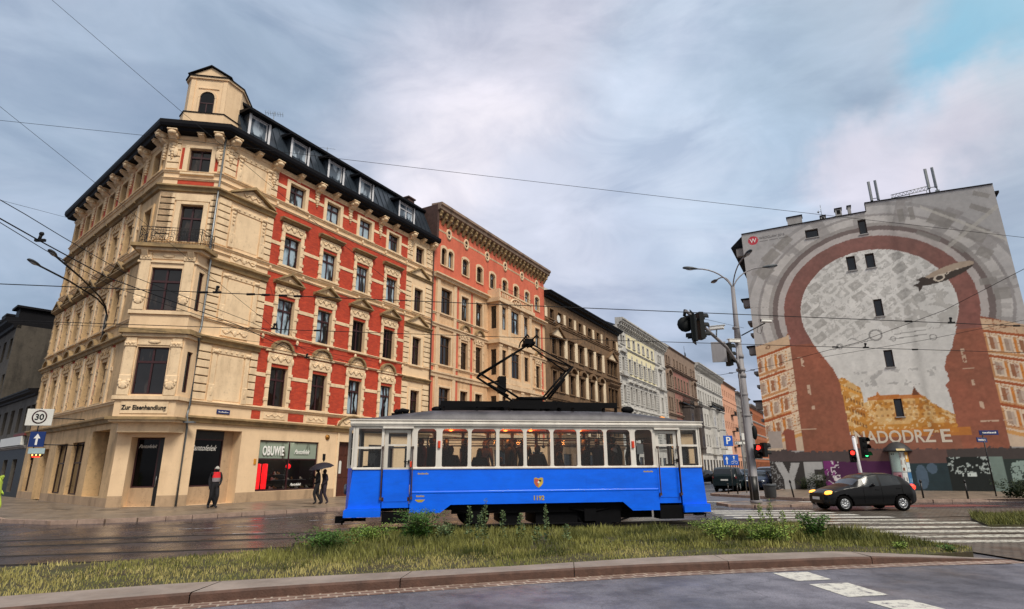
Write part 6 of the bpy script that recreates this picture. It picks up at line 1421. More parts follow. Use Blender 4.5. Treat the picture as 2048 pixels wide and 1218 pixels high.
def tp(name, mb, mats, parent=None): return mb.build(name, [M[m] if isinstance(m, str) else m for m in (mats if isinstance(mats, (list, tuple)) else [mats])], parent or tram)
TW = 2.2
wins = [(1.88, 2.41), (2.58, 3.32), (3.42, 4.14), (4.24, 4.95), (5.05, 5.76), (5.86, 6.58), (6.68, 7.41), (7.51, 8.25), (8.41, 8.96)]
def side(y, s_):
    """one long side; s_ = -1 near, +1 far"""
    far = s_ > 0; y0, y1 = (y, y + .045) if not far else (y - .045, y)
    mb = MB()
    out = [(1.72, .58), (2.55, .56), (2.86, .78), (7.92, .78), (8.22, .53), (9.06, .53), (9.06, 1.74), (1.72, 1.74)]
    mb.prism(out, y0, y1)
    mb.prism([(.06, .66), (.94, .66), (.94, 1.74), (.14, 1.74)], y0, y1); mb.prism([(9.80, .66), (10.58, .66), (10.5, 1.74), (9.80, 1.74)], y0, y1)
    tp('side_panel', mb, 'tblue')
    mb = MB(); yo = y0 - .012 if not far else y1
    mb.prof([(y0 if not far else y1, 1.08), (yo if not far else y1 + .02, 1.10), (yo if not far else y1 + .02, 1.13), (y0 if not far else y1, 1.15)], 1.74, 9.05)
    for x in (1.86, 2.52, 3.98, 5.4, 6.84, 8.3, 9.0): mb.box(x - .012, x + .012, y0 - .004 if not far else y1, y0 if not far else y1 + .004, .80, 1.72)
    tp('belt_rail', mb, 'tblue')
    # doors, set back
    yd = y + .06 if not far else y - .1
    for a, b in ((.96, 1.70), (9.08, 9.78)):
        d_ = MB(); d_.box(a, b, yd, yd + .035, .72, 1.74, 0)
        for u0, u1 in ((a, a + .11), (b - .11, b)): d_.box(u0, u1, yd, yd + .035, 1.74, 2.84, 1)
        for z0, z1 in ((1.74, 1.79), (2.38, 2.43), (2.75, 2.84)): d_.box(a + .11, b - .11, yd, yd + .035, z0, z1, 1)
        d_.box(a + .05, b - .05, yd - .012, yd, 1.0, .885, 0)
        dd = tp('door', d_, ['tblue', 'twhite']); h_ = MB(); h_.tube([(b - .18, yd - .05, 1.95), (b - .02, yd - .05, 1.95)], .014, 5); h_.box(b - .06, b - .02, yd - .05, yd, 1.9, 2.0); tp('door_handle', h_, 'iron', dd)
        g_ = MB(); g_.face([(a + .11, yd + .02, 1.79), (b - .11, yd + .02, 1.79), (b - .11, yd + .02, 2.38), (a + .11, yd + .02, 2.38)]); g_.face([(a + .11, yd + .02, 2.43), (b - .11, yd + .02, 2.43), (b - .11, yd + .02, 2.75), (a + .11, yd + .02, 2.75)]); tp('pane', g_, 'clear', dd)
        l_ = MB(); l_.box(a - .06, b + .06, yd - .14 if not far else yd, yd if not far else yd + .14, 2.86, 2.92); tp('door_lintel', l_, 'twhite')
    # window band with rounded upper corners
    mb = MB(); hs = [(a, b, 1.80, 2.86, .045) for a, b in wins]; ends = [(.24, .88, 1.80, 2.30, .045), (.24, .88, 2.36, 2.86, .045), (9.9, 10.42, 1.80, 2.36, .045), (9.9, 10.42, 2.42, 2.86, .045)]
    w_ = wall_holes(1.72, 9.06, 1.74, 2.96, hs, .045, yw=0); w2 = wall_holes(.13, .95, 1.74, 2.96, ends[:2], .045, yw=0); w3 = wall_holes(9.79, 10.5, 1.74, 2.96, ends[2:], .045, yw=0)
    for w in (w_, w2, w3): mb.raw(w.v, w.f)
    b2_ = MB()
    for w in (w_, w2, w3):   # inner skin of the same wall
        for f in w.f:
            P_ = [w.v[i] for i in f]
            if all(abs(p[1]) < 1e-6 for p in P_): b2_.face([(p[0], .045, p[2]) for p in P_])
    if far: b2_.v = [(x, TW - yy, z) for x, yy, z in b2_.v]
    tp('inner_panel', b2_, 'twood')
    for a, b in wins:
        for cx_, sx in ((a, 1), (b, -1)):
            for cz_, sz, rr0 in ((2.86, -1, .11), (1.80, 1, .05)):
                n = 5; P_ = [(cx_, cz_)] + [(cx_ + sx * (rr0 - rr0 * math.sin(math.pi / 2 * k / n)), cz_ + sz * (rr0 - rr0 * math.cos(math.pi / 2 * k / n))) for k in range(n + 1)]
                mb.prism(P_, .004, .04)
    mb.prof([(-.012, 1.735), (-.03, 1.745), (-.03, 1.775), (-.004, 1.80)], .13, .95); mb.prof([(-.012, 1.735), (-.03, 1.745), (-.03, 1.775), (-.004, 1.80)], 1.72, 9.06); mb.prof([(-.012, 1.735), (-.03, 1.745), (-.03, 1.775), (-.004, 1.80)], 9.79, 10.5)
    if far: mb.v = [(x, TW - yy, z) for x, yy, z in mb.v]
    tp('window_band', mb, 'twhite')
    yg = .03 if not far else TW - .03
    for a, b in wins:
        f_ = MB(); 
        for z in (1.8, ): f_.box(a, b, yg - .008, yg + .008, z, z + .025)
        f_.box(a, b, yg - .006, yg + .006, 2.44, 2.455); wo = tp('window', f_, 'twood'); g_ = MB(); g_.face([(a, yg, 1.8), (b, yg, 1.8), (b, yg, 2.86), (a, yg, 2.86)]); tp('pane', g_, 'clear', wo)
    for a, b, z0, z1, _ in ends: g_ = MB(); g_.face([(a, yg, z0), (b, yg, z0), (b, yg, z1), (a, yg, z1)]); tp('pane', g_, 'clear')
side(0.0, -1); side(TW, 1)
for x0, x1, lo in ((-.03, .95, .5), (9.79, 10.63, .46)):   # the skirt boxes at both ends
    mb = MB(); mb.box(x0, x1, -.10, TW + .10, lo, lo + .17); mb.prism([(x0, lo + .17), (x1, lo + .17), (x1, lo + .23), (x0 + .05, lo + .22)], -.09, TW + .09); tp('end_skirt', mb, 'tblue')
for sx, x0 in ((-1, .12), (1, 10.5)):      # end walls, slightly bowed
    mb = MB(); g_ = MB()
    plan = [(x0, 0), (x0 + sx * .16, .55), (x0 + sx * .16, TW - .55), (x0, TW)]
    for (ax, ay), (bx, by) in zip(plan, plan[1:]):
        L = math.dist((ax, ay), (bx, by))
        mb.face([(ax, ay, .66), (bx, by, .66), (bx, by, 1.78), (ax, ay, 1.78)], 0); 
        for z0, z1 in ((1.78, 1.86), (2.82, 2.96)): mb.face([(ax, ay, z0), (bx, by, z0), (bx, by, z1), (ax, ay, z1)], 1)
        g_.face([(ax, ay, 1.86), (bx, by, 1.86), (bx, by, 2.82), (ax, ay, 2.82)])
    for (ax, ay) in plan: mb.box(ax - .03, ax + .03, ay - .04 if 0 < ay < TW else (ay if ay == 0 else ay - .06), ay + .04 if 0 < ay < TW else (ay + .06 if ay == 0 else ay), 1.78, 2.92, 1)
    e_ = tp('end_wall', mb, ['tblue', 'twhite']); tp('windscreen', g_, 'clear', e_)
    mb = MB(); mb.lathe([(.0, 0), (.14, .0), (.15, .08), (.12, .1)] if sx > 0 else [(.12, -.1), (.15, -.08), (.14, 0), (.0, 0)], (x0 + sx * .18, TW / 2, 1.2), 14, axis='X'); tp('headlight', mb, 'zinc', e_)
mb = MB(); mb.prof([(-.06, 2.94), (-.06, 3.0), (-.03, 3.09), (TW + .03, 3.09), (TW + .06, 3.0), (TW + .06, 2.94)], .0, 10.62)
mb.prof([(-.085, 2.985), (-.085, 3.02), (-.05, 3.03)], .0, 10.62); mb.prof([(-.075, 3.085), (-.075, 3.115), (TW + .075, 3.115), (TW + .075, 3.085)], -.03, 10.65)
tp('cornice_board', mb, 'twhite')
# roof loft
xs_ = [0.0, .3, .7, 1.2, 1.8, 2.3, 3.0, 5.3, 7.6, 8.3, 8.8, 9.4, 9.9, 10.3, 10.62]; hs_ = [.02, .06, .10, .19, .28, .345, .36, .37, .36, .35, .29, .19, .10, .05, .02]
vs = []; n = 13
for x, h in zip(xs_, hs_):
    for k in range(n): t = math.pi * k / (n - 1); vs.append((x, TW / 2 - math.cos(t) * (TW / 2 + .04), 3.115 + h * math.sin(t) ** .62))
fs = [(i * n + k, (i + 1) * n + k, (i + 1) * n + k + 1, i * n + k + 1) for i in range(len(xs_) - 1) for k in range(n - 1)]
mb = MB(); mb.raw(vs, fs, 0, True); tp('roof', mb, 'troof')
# roof walkways and resistor boxes
mb = MB()
for y in (.42, 1.62):
    mb.box(2.52, 8.05, y, y + .16, 3.60, 3.63); mb.box(2.52, 4.6, y - .03, y - .005, 3.54, 3.71); mb.box(6.1, 8.05, y - .03, y - .005, 3.54, 3.71); mb.box(4.6, 6.1, y - .03, y - .005, 3.50, 3.62)
    for x in (2.6, 3.6, 4.6, 5.6, 6.6, 7.6, 8.0): mb.box(x, x + .05, y, y + .14, 3.38, 3.60)
tp('roof_walkway', mb, 'tblack')
mb = MB(); mb.ball((2.42, .55, 3.47), (.16, .12, .09), 8); tp('roof_ventilator', mb, 'tblack'); mb = MB(); mb.ball((8.42, .5, 3.50), (.22, .13, .12), 8); tp('roof_ventilator', mb, 'tblack')
mb = MB(); mb.tube([(1.25, .5, 3.36), (1.42, .5, 3.42), (1.6, .5, 3.38)], .07, 8); mb.ball((1.25, .5, 3.38), .08, 8); mb.ball((1.7, .5, 3.38), .06, 8); mb.box(1.1, 1.8, .45, .6, 3.25, 3.34); tp('roof_cable_box', mb, 'tblack')
mb = MB(); mb.prism([(.46, 3.13), (.62, 3.13), (.56, 3.24), (.5, 3.2)], .7, .9); tp('roof_horn', mb, 'tblack')
mb = MB(); mb.lathe([(.11, 3.2), (.12, 3.26), (.09, 3.33), (.0, 3.36)], (9.78, 1.0, 0), 12); tp('roof_beacon', mb, emit('orange_beacon', hexc('#e08a2a'), .5))
# pantograph: hinged diamond of tubes
mb = MB(); yc = TW / 2
mb.box(4.3, 6.3, yc - .62, yc - .52, 3.62, 3.74); mb.box(4.3, 6.3, yc + .52, yc + .62, 3.62, 3.74); mb.box(4.5, 4.6, yc - .6, yc + .6, 3.66, 3.76); mb.box(6.0, 6.1, yc - .6, yc + .6, 3.66, 3.76)
for x in (4.4, 4.8, 5.83, 6.2):
    for s_ in (-1, 1): mb.lathe([(.05, 3.45), (.08, 3.5), (.05, 3.54), (.08, 3.58), (.05, 3.62)], (x, yc + s_ * .56, 0), 8)
mb.tube([(4.9, yc - .5, 3.84), (5.8, yc - .5, 3.84)], .05, 6); mb.tube([(4.9, yc + .5, 3.84), (5.8, yc + .5, 3.84)], .05, 6)
mb.box(4.95, 5.75, yc - .3, yc + .3, 3.74, 3.9)
pf = tp('pantograph', mb, 'tblack')
def arm(name, pairs, r_): 
    m_ = MB()
    for a, b in pairs: m_.tube([a, b], r_, 6)
    return tp(name, m_, 'tblack', pf)
KL_, KR_ = (3.74, 4.60), (6.72, 4.86); 
arm('lower_arm', [((4.95, yc - .5, 3.84), (KL_[0], yc - .42, KL_[1])), ((4.95, yc + .5, 3.84), (KL_[0], yc + .42, KL_[1])), ((4.62, yc - .5, 3.90), (4.02, yc - .44, 4.26)), ((KL_[0], yc - .45, KL_[1]), (KL_[0], yc + .45, KL_[1]))], .036)
arm('lower_arm', [((5.8, yc - .5, 3.84), (KR_[0], yc - .42, KR_[1])), ((5.8, yc + .5, 3.84), (KR_[0], yc + .42, KR_[1])), ((KR_[0], yc - .45, KR_[1]), (KR_[0], yc + .45, KR_[1])), ((5.95, yc - .3, 3.86), (6.5, yc - .2, 4.5))], .036)
arm('upper_arm', [((KL_[0], yc - .42, KL_[1]), (5.42, yc - .14, 5.68)), ((KL_[0], yc + .42, KL_[1]), (5.42, yc + .14, 5.68)), ((KL_[0], yc - .42, KL_[1]), (4.6, yc + .28, 5.15)), ((KL_[0], yc + .42, KL_[1]), (4.6, yc - .28, 5.15))], .024)
arm('upper_arm', [((KR_[0], yc - .42, KR_[1]), (5.38, yc - .14, 5.68)), ((KR_[0], yc + .42, KR_[1]), (5.38, yc + .14, 5.68)), ((KR_[0], yc - .42, KR_[1]), (6.0, yc + .28, 5.3))], .024)
m_ = MB(); m_.tube([(5.22, yc - .85, 5.72), (5.22, yc - .6, 5.84), (5.22, yc + .6, 5.84), (5.22, yc + .85, 5.72)], .024, 6); m_.tube([(5.52, yc - .85, 5.72), (5.52, yc - .6, 5.84), (5.52, yc + .6, 5.84), (5.52, yc + .85, 5.72)], .024, 6)
m_.box(5.22, 5.52, yc - .16, yc - .1, 5.68, 5.82); m_.box(5.22, 5.52, yc + .1, yc + .16, 5.68, 5.82); m_.box(5.2, 5.54, yc - .3, yc + .3, 5.62, 5.70); tp('collector_head', m_, 'tblack', pf)
m_ = MB(); m_.box(4.35, 4.58, yc - .3, yc + .1, 4.05, 4.55); m_.tube([(4.0, yc - .3, 4.3), (4.5, yc - .2, 4.45)], .03, 5); tp('spring_box', m_, 'tblack', pf)
# underframe, axles
mb = MB(); mb.box(.3, 10.3, .35, TW - .35, .62, .72)
mb.box(2.9, 7.95, .22, .34, .52, .76); mb.box(2.9, 7.95, TW - .34, TW - .22, .52, .76); mb.box(5.35, 6.6, .3, TW - .3, .18, .62); mb.box(4.35, 4.9, .3, 1.9, .22, .62); mb.box(7.1, 7.9, .2, 1.2, .2, .55); mb.box(9.06, 9.80, .0, .5, .28, .66); mb.box(.98, 1.7, .03, .5, .32, .60); mb.box(8.0, 9.0, .5, 1.6, .3, .55)
for x in (3.6, 6.95): mb.box(x - .18, x + .18, .14, .3, .26, .6); mb.tube([(x - .6, .2, .62), (x, .2, .5), (x + .6, .2, .62)], .04, 5)
mb.box(2.9, 4.2, .12, .2, .12, .2); mb.box(6.3, 7.6, .12, .2, .12, .2); mb.tube([(2.7, .25, .3), (3.0, .25, .2), (7.7, .25, .2), (8.2, .25, .35)], .03, 5)
tp('underframe', mb, 'tblack')
for x in (3.6, 6.95):
    for y in (.38, 1.82):
        mb = MB(); mb.lathe([(.0, -.06), (.12, -.07), (.13, -.04), (.30, -.03), (.33, -.06), (.39, -.06), (.39, .06), (.42, .08), (.0, .08)], (x, y, .42 + .07), 24, axis='Y'); tp('wheel', mb, 'tblack')
for x, s_ in ((-.1, -1), (10.7, 1)):
    mb = MB(); mb.tube([(x - s_ * .6, yc, .36), (x + s_ * .1, yc, .36)], .05, 6); mb.box(min(x, x + s_ * .25), max(x, x + s_ * .25), yc - .12, yc + .12, .28, .46); mb.tube([(x - s_ * .2, .5, .42), (x + s_ * .05, .45, .36), (x - s_ * .02, .4, .3)], .03, 5); mb.box(x - s_ * .3 - .03, x - s_ * .3 + .03, .2, yc, .38, .5)
    tp('coupler', mb, 'tblack')
# interior
mb = MB(); mb.box(.2, 10.4, .05, TW - .05, 1.0, .9); tp('floor', mb, 'twood')
mb = MB(); mb.box(.2, 10.42, .05, TW - .05, 2.90, 2.935); tp('ceiling', mb, 'tceil')
mb = MB()
for x in (1.78, 9.0): mb.box(x - .02, x + .02, .05, .75, .9, 2.9); mb.box(x - .02, x + .02, 1.45, TW - .05, .9, 2.9); mb.box(x - .02, x + .02, .75, 1.45, 2.6, 2.9)
mb.box(1.8, 9.0, .05, .5, 1.28, 1.34); mb.box(1.8, 9.0, TW - .5, TW - .05, 1.28, 1.34); mb.box(1.8, 9.0, .06, .1, .9, 1.74); mb.box(1.8, 9.0, TW - .1, TW - .06, .9, 1.74)
tp('bench', mb, 'twood')
mb = MB()
for y in (.55, 1.65): mb.tube([(1.8, y, 2.62), (9.0, y, 2.62)], .02, 6); 
for x in (2.5, 4.2, 5.8, 7.45): 
    for y in (.55, 1.65): mb.tube([(x, y, 2.62), (x, y, 2.9)], .016, 5)
for k in range(12): mb.tube([(2.2 + k * .58, .55, 2.62), (2.2 + k * .58, .55, 2.42)], .012, 4); mb.lathe([(.04, -.01), (.055, 0), (.04, .01)], (2.2 + k * .58, .55, 2.38), 8, axis='Y')
mb.tube([(1.8, TW - .08, 2.46), (9.0, TW - .08, 2.46)], .02, 5)
tp('grab_rail', mb, 'twood')
lampm = emit('warm_tram_lamp', (1.0, .30, .05), 3.0)
for x in (2.9, 4.6, 5.4, 7.0):
    mb = MB(); mb.lathe([(.0, 2.86), (.05, 2.87), (.07, 2.89), (.05, 2.9)], (x, yc, 0), 10); tp('ceiling_lamp', mb, lampm)
    ld = bpy.data.lights.new('tram_lamp', 'POINT'); ld.energy = 11; ld.color = (1, .30, .06); ld.shadow_soft_size = .08; lo = link('tram_lamp', ld, tram, (x, yc, 2.62))
# rails by the doors, marks and lettering on the side
for x in (.93, 1.76, 9.1, 9.76):
    mb = MB(); mb.tube([(x, -.02, .98), (x, -.07, 1.02), (x, -.07, 2.3), (x, -.02, 2.34)], .018, 6); mb.box(x - .03, x + .03, -.07, 0, .94, 1.02); mb.box(x - .03, x + .03, -.07, 0, 2.3, 2.37); tp('grab_handle', mb, plain('brown_handle', hexc('#4c3a33'), .5, var=.3) if x == .93 else bpy.data.materials['brown_handle'])
for x in (2.495, 8.33): mb = MB(); mb.cham(x - .035, x + .035, -.06, 0, 2.32, 2.52, .015); tp('marker_light', mb, 'redlens')
mb = MB(); mb.cham(1.69, 1.76, -.05, 0, 1.80, 1.96, .01); tp('marker_light', mb, 'redlens')
tx = link('lettering', text_mesh('1192', .17, M['gold'], .004, bold=.006), tram, (5.21, -.006, .87))
mb = MB(); sh = [(5.25, 1.47), (5.31, 1.49), (5.385, 1.46), (5.46, 1.49), (5.52, 1.47), (5.52, 1.34), (5.47, 1.26), (5.385, 1.2), (5.30, 1.26), (5.25, 1.34)]
mb.prism(sh, -.008, 0, 0); mb.prism([(5.265, 1.455), (5.385, 1.445), (5.385, 1.35), (5.265, 1.35)][::-1], -.011, -.008, 1); mb.prism([(5.395, 1.34), (5.50, 1.34), (5.46, 1.27), (5.395, 1.225)][::-1], -.011, -.008, 2); mb.prism([(5.27, 1.34), (5.378, 1.34), (5.378, 1.225), (5.31, 1.27)][::-1], -.011, -.008, 1)
mb.ball((5.43, -.01, 1.40), (.035, .006, .03), 6, 3); mb.ball((5.385, -.012, 1.35), (.035, .006, .035), 8, 4)
tp('crest', mb, ['gold', plain('crest_red', hexc('#c0504a'), .5), plain('crest_yellow', hexc('#d8b23a'), .5), 'black', 'signwhite'])
for x, z, n_ in ((1.92, 1.60, 8), (8.62, 1.61, 8), (1.9, 1.0, 6)):
    mb = MB()
    for k in range(n_): mb.box(x + k * .038, x + k * .038 + .028, -.004, -.001, z, z + .035 + .012 * (k % 3 == 0))
    tp('worn_lettering', mb, 'gold')
mb = MB(); mb.box(8.47, 8.68, .05, .055, 2.14, 2.45); tp('paper_notice', mb, 'signwhite')
mb = MB(); mb.prism([(1.85 + .0, .93), (2.15, .93), (2.06, .86), (1.95, .86)], -.003, 0); tp('worn_mark', mb, 'gold')
# driver's desk
mb = MB(); mb.box(.35, .6, .8, 1.3, .9, 1.85); mb.tube([(.5, 1.0, 1.85), (.5, 1.0, 1.95)], .03, 6); mb.box(9.95, 10.2, .8, 1.3, .9, 1.85); tp('control_stand', mb, 'tblack')

# ================================================================ people
def figure(name, joints, cols, parent=None, loc=(0, 0, 0), rz=0, hair=None, scale=1.0, female=False):
    """one continuous skinned body. joints: dict; the figure faces +x. cols: jacket, trousers, shoes, skin"""
    J = dict(pelvis=(0, 0, .96), waist=(0, 0, 1.10), chest=(.01, 0, 1.32), neck=(.0, 0, 1.48), skull=(.02, 0, 1.58), crown=(.025, 0, 1.68),
             shL=(0, .17, 1.43), elL=(-.02, .24, 1.16), wrL=(.06, .25, .92), haL=(.08, .24, .84), shR=(0, -.17, 1.43), elR=(-.02, -.24, 1.16), wrR=(.06, -.25, .92), haR=(.08, -.24, .84),
             hiL=(0, .09, .92), knL=(.03, .10, .50), anL=(-.01, .10, .09), toL=(.15, .11, .035), hiR=(0, -.09, .92), knR=(.03, -.10, .50), anR=(-.01, -.10, .09), toR=(.15, -.11, .035))
    J.update(joints)
    Rd = dict(pelvis=(.15, .13), waist=(.13, .115), chest=(.165, .12), neck=(.06, .06), skull=(.085, .075), crown=(.06, .06), shL=(.075, .075), elL=(.052, .052), wrL=(.036, .036), haL=(.03, .042), hiL=(.095, .095), knL=(.068, .068), anL=(.046, .046), toL=(.032, .045))
    E = [('pelvis', 'waist', 0), ('waist', 'chest', 0), ('chest', 'neck', 0), ('neck', 'skull', 3), ('skull', 'crown', 3)]
    for s_ in 'LR': E += [('chest', 'sh' + s_, 0), ('sh' + s_, 'el' + s_, 0), ('el' + s_, 'wr' + s_, 0), ('wr' + s_, 'ha' + s_, 3), ('pelvis', 'hi' + s_, 1), ('hi' + s_, 'kn' + s_, 1), ('kn' + s_, 'an' + s_, 1), ('an' + s_, 'to' + s_, 2)]
    names = list(J); idx = {n_: i for i, n_ in enumerate(names)}
    me = bpy.data.meshes.new('body'); me.from_pydata([J[n_] for n_ in names], [(idx[a], idx[b]) for a, b, _ in E], [])
    ob = bpy.data.objects.new('body', me); COL.objects.link(ob)
    ob.modifiers.new('skin', 'SKIN'); sv_ = me.skin_vertices[0].data
    for n_ in names:
        k = n_[:-1] + 'L' if n_[-1] == 'R' else n_; q_ = 1.0 if k in ('neck', 'skull', 'crown', 'wrL', 'haL') else 1.2; sv_[idx[n_]].radius = tuple(v * q_ for v in Rd.get(k, (.08, .08))); sv_[idx[n_]].use_root = (n_ == 'pelvis')
    ob.modifiers.new('sub', 'SUBSURF').levels = 2
    dg = bpy.context.evaluated_depsgraph_get(); m2_ = bpy.data.meshes.new_from_object(ob.evaluated_get(dg)); bpy.data.objects.remove(ob); bpy.data.meshes.remove(me)
    bm = bmesh.new(); bm.from_mesh(m2_)
    def segd(p, a, b):
        a, b = Vector(a), Vector(b); t = max(0, min(1, (p - a).dot(b - a) / max(1e-9, (b - a).length_squared))); return (p - a - (b - a) * t).length
    for f in bm.faces:
        c_ = f.calc_center_median(); f.smooth = True
        f.material_index = min(E, key=lambda e: segd(c_, J[e[0]], J[e[1]]))[2]
    # head: face with nose, brow, ears, chin; fingers: five short tapering chains
    ex = MB(); sk, cr_ = Vector(J['skull']), Vector(J['crown']); 
    ex.ball((sk.x + .012, sk.y, sk.z + .035), (.094, .076, .118), 12, 3); ex.ball((sk.x + .100, sk.y, sk.z + .015), (.020, .014, .026), 6, 3)
    for s_ in (-1, 1): ex.ball((sk.x, sk.y + s_ * .076, sk.z + .025), (.022, .010, .032), 6, 3); ex.ball((sk.x + .088, sk.y + s_ * .032, sk.z + .045), (.012, .013, .008), 6, 4)
    ex.ball((sk.x + .090, sk.y, sk.z - .030), (.012, .024, .007), 6, 5); ex.ball((sk.x + .070, sk.y, sk.z - .062), (.03, .03, .022), 6, 3)
    for s_ in 'LR':
        a, b = Vector(J['wr' + s_]), Vector(J['ha' + s_]); d = (b - a).normalized(); sd_ = d.cross(Vector((1, 0, 0)))
        if sd_.length < .1: sd_ = Vector((0, 1, 0))
        sd_.normalize(); pl = d.cross(sd_)
        for k, L in enumerate((.060, .072, .066, .052)):
            o_ = b + sd_ * (-.027 + .018 * k); ex.tube([o_ - d * .02, o_ + d * L * .5 + pl * .004, o_ + d * L + pl * .022], [.0095, .0088, .0065], 6, 3)
        o_ = a + d * .03 + sd_ * -.03; ex.tube([o_, o_ + d * .03 - sd_ * .018, o_ + d * .062 - sd_ * .02], [.012, .0105, .008], 6, 3)
    m0 = ex.mesh('x', []); bm.from_mesh(m0); bpy.data.meshes.remove(m0)
    for f, mi in zip(list(bm.faces)[-len(ex.f):], ex.m): f.material_index = mi
    bm.to_mesh(m2_); bm.free(); m2_.materials.clear()
    for c_ in cols: m2_.materials.append(c_)
    m2_.materials.append(M['black']); m2_.materials.append(bpy.data.materials.get('lips') or plain('lips', hexc('#9a5a50'), .5))
    if scale != 1.0: m2_.transform(Matrix.Scale(scale, 4))
    m2_.name = name; o = link(name, m2_, parent, loc, rz)
    if hair:
        hb = MB(); kind, hm = hair
        vs = []; n = 12
        for i in range(6):
            ph = (math.pi * .56 if kind != 'long' else math.pi * .62) * i / 5
            for k in range(n):
                th_ = 2 * math.pi * k / n; back = .5 - .5 * math.cos(th_); p = ph * (.62 + .5 * back) if kind != 'hat' else ph * .92
                vs.append((sk.x + .006 + .104 * math.sin(p) * math.cos(th_), sk.y + .088 * math.sin(p) * math.sin(th_), sk.z + .045 + .118 * math.cos(p)))
        hb.raw(vs, [(i * n + k, (i + 1) * n + k, (i + 1) * n + (k + 1) % n, i * n + (k + 1) % n) for i in range(5) for k in range(n)], 0, True)
        if kind == 'long': hb.ball((sk.x - .07, sk.y, sk.z - .05), (.05, .085, .14), 8)
        if kind == 'hat': hb.lathe([(.10, 0), (.106, .03), (.10, .035)], (sk.x + .006, sk.y, sk.z + .045), 14)
        hm_ = hb.mesh('hair' if kind != 'hat' else 'cap', hm)
        if scale != 1.0: hm_.transform(Matrix.Scale(scale, 4))
        link('hair' if kind != 'hat' else 'cap', hm_, o)
    return o
skinm = plain('skin', hexc('#c28b6e'), .6, var=.06); skin2 = plain('skin_pale', hexc('#d8a88c'), .6, var=.06)
cloth = lambda nm, h: plain(nm, hexc(h), .85, var=.2, scale=8, bump=.2, bscale=60)
CB, CM, CG, CR_, CN = cloth('black_cloth', '#15151a'), cloth('maroon_cloth', '#54242c'), cloth('grey_cloth', '#55555c'), cloth('red_cloth', '#a01f28'), cloth('navy_cloth', '#1c2438')
hbk, hbr, hgy = plain('dark_hair', hexc('#1b1512'), .6), plain('brown_hair', hexc('#4a3020'), .6), plain('grey_hair', hexc('#8a8580'), .6)
SEAT = dict(pelvis=(0, 0, .50), waist=(-.02, 0, .64), chest=(-.01, 0, .87), neck=(.01, 0, 1.04), skull=(.04, 0, 1.14), crown=(.045, 0, 1.24), shL=(0, .17, .98), elL=(.02, .24, .72), wrL=(.24, .14, .62), haL=(.32, .10, .62), shR=(0, -.17, .98), elR=(.02, -.24, .72), wrR=(.24, -.14, .62), haR=(.32, -.10, .62),
            hiL=(.03, .09, .48), knL=(.44, .11, .50), anL=(.42, .11, .09), toL=(.58, .12, .035), hiR=(.03, -.09, .48), knR=(.44, -.11, .50), anR=(.42, -.11, .09), toR=(.58, -.12, .035))
HOLD = dict(elR=(.1, -.3, 1.35), wrR=(.12, -.26, 1.6), haR=(.12, -.25, 1.69))
def tworld(x, y, z): return tram.matrix_world @ Vector((x, y, z)) if False else (TP + TD * x + TN * y + Vector((0, 0, z)))
TRZ = R(90 - AZT)
def rider(x, y, pose, cols, hair, rz, lab, z=.9, sc=1.0):
    o = figure('person', pose, cols, None, tworld(x, y, z), TRZ + rz, hair, sc); tag(o, lab, 'person'); return o
rider(2.02, .75, HOLD, (CM, CN, CB, skinm), ('short', hbk), R(200), 'passenger in a maroon jacket standing in the first narrow window behind the left door')
rider(2.32, 1.15, HOLD, (CB, CB, CB, skin2), ('short', hbr), R(20), 'taller dark passenger standing just behind the one in maroon', sc=1.02)
rider(2.85, .36, SEAT, (CB, CB, CB, skinm), ('short', hbk), R(80), 'dark haired passenger in black seated at the first wide tram window', 1.0, 1.08)
rider(3.72, .40, SEAT, (CB, CN, CB, skinm), ('short', hbk), R(95), 'passenger in black seen from behind at the second wide tram window', 1.0, 1.02)
rider(4.35, .45, SEAT, (CN, CN, CB, skin2), ('short', hbr), R(100), 'small child low in the third wide tram window', 1.0, .82)
rider(5.45, .42, SEAT, (CB, CB, CB, skinm), ('short', hbr), R(60), 'passenger in a black jacket turned away, in the tram window above the crest', 1.0, 1.1)
rider(5.2, 1.3, HOLD, (CB, CG, CB, skinm), ('short', hbk), R(-100), 'standing passenger deeper inside behind the one above the crest')
rider(6.15, .62, SEAT, (CB, CB, CB, skin2), ('long', hbk), R(-35), 'long haired passenger looking out of the fifth wide tram window', 1.0, .95)
rider(6.95, .62, SEAT, (CB, CB, CB, skin2), ('long', hbk), R(-30), 'long haired passenger looking down in the sixth wide tram window', 1.0, 1.0)
rider(7.2, 1.2, HOLD, (CB, CB, CB, skinm), ('short', hbk), R(180), 'dark standing passenger deep inside behind the sixth wide window')
rider(7.95, .5, SEAT, (CB, CG, CB, skin2), ('short', hgy), R(150), 'grey haired passenger bent forward in the last wide tram window', 1.0, 1.04)
rider(9.3, .75, {}, (CR_, CN, CB, skinm), ('short', hbr), R(-60), 'passenger in a red jacket behind the right hand tram door', .78)
rider(10.1, .8, {}, (CM, CN, CB, skin2), ('hat', CM), R(-20), 'figure with a red cap at the right end window of the tram', .74, .98)
rider(.78, 1.05, dict(wrL=(.2, .2, 1.1), haL=(.28, .18, 1.1), wrR=(.2, -.2, 1.1), haR=(.28, -.18, 1.1)), (CB, CN, CB, skinm), ('short', hbr), R(180), 'tram driver in black at the left end platform', .66)
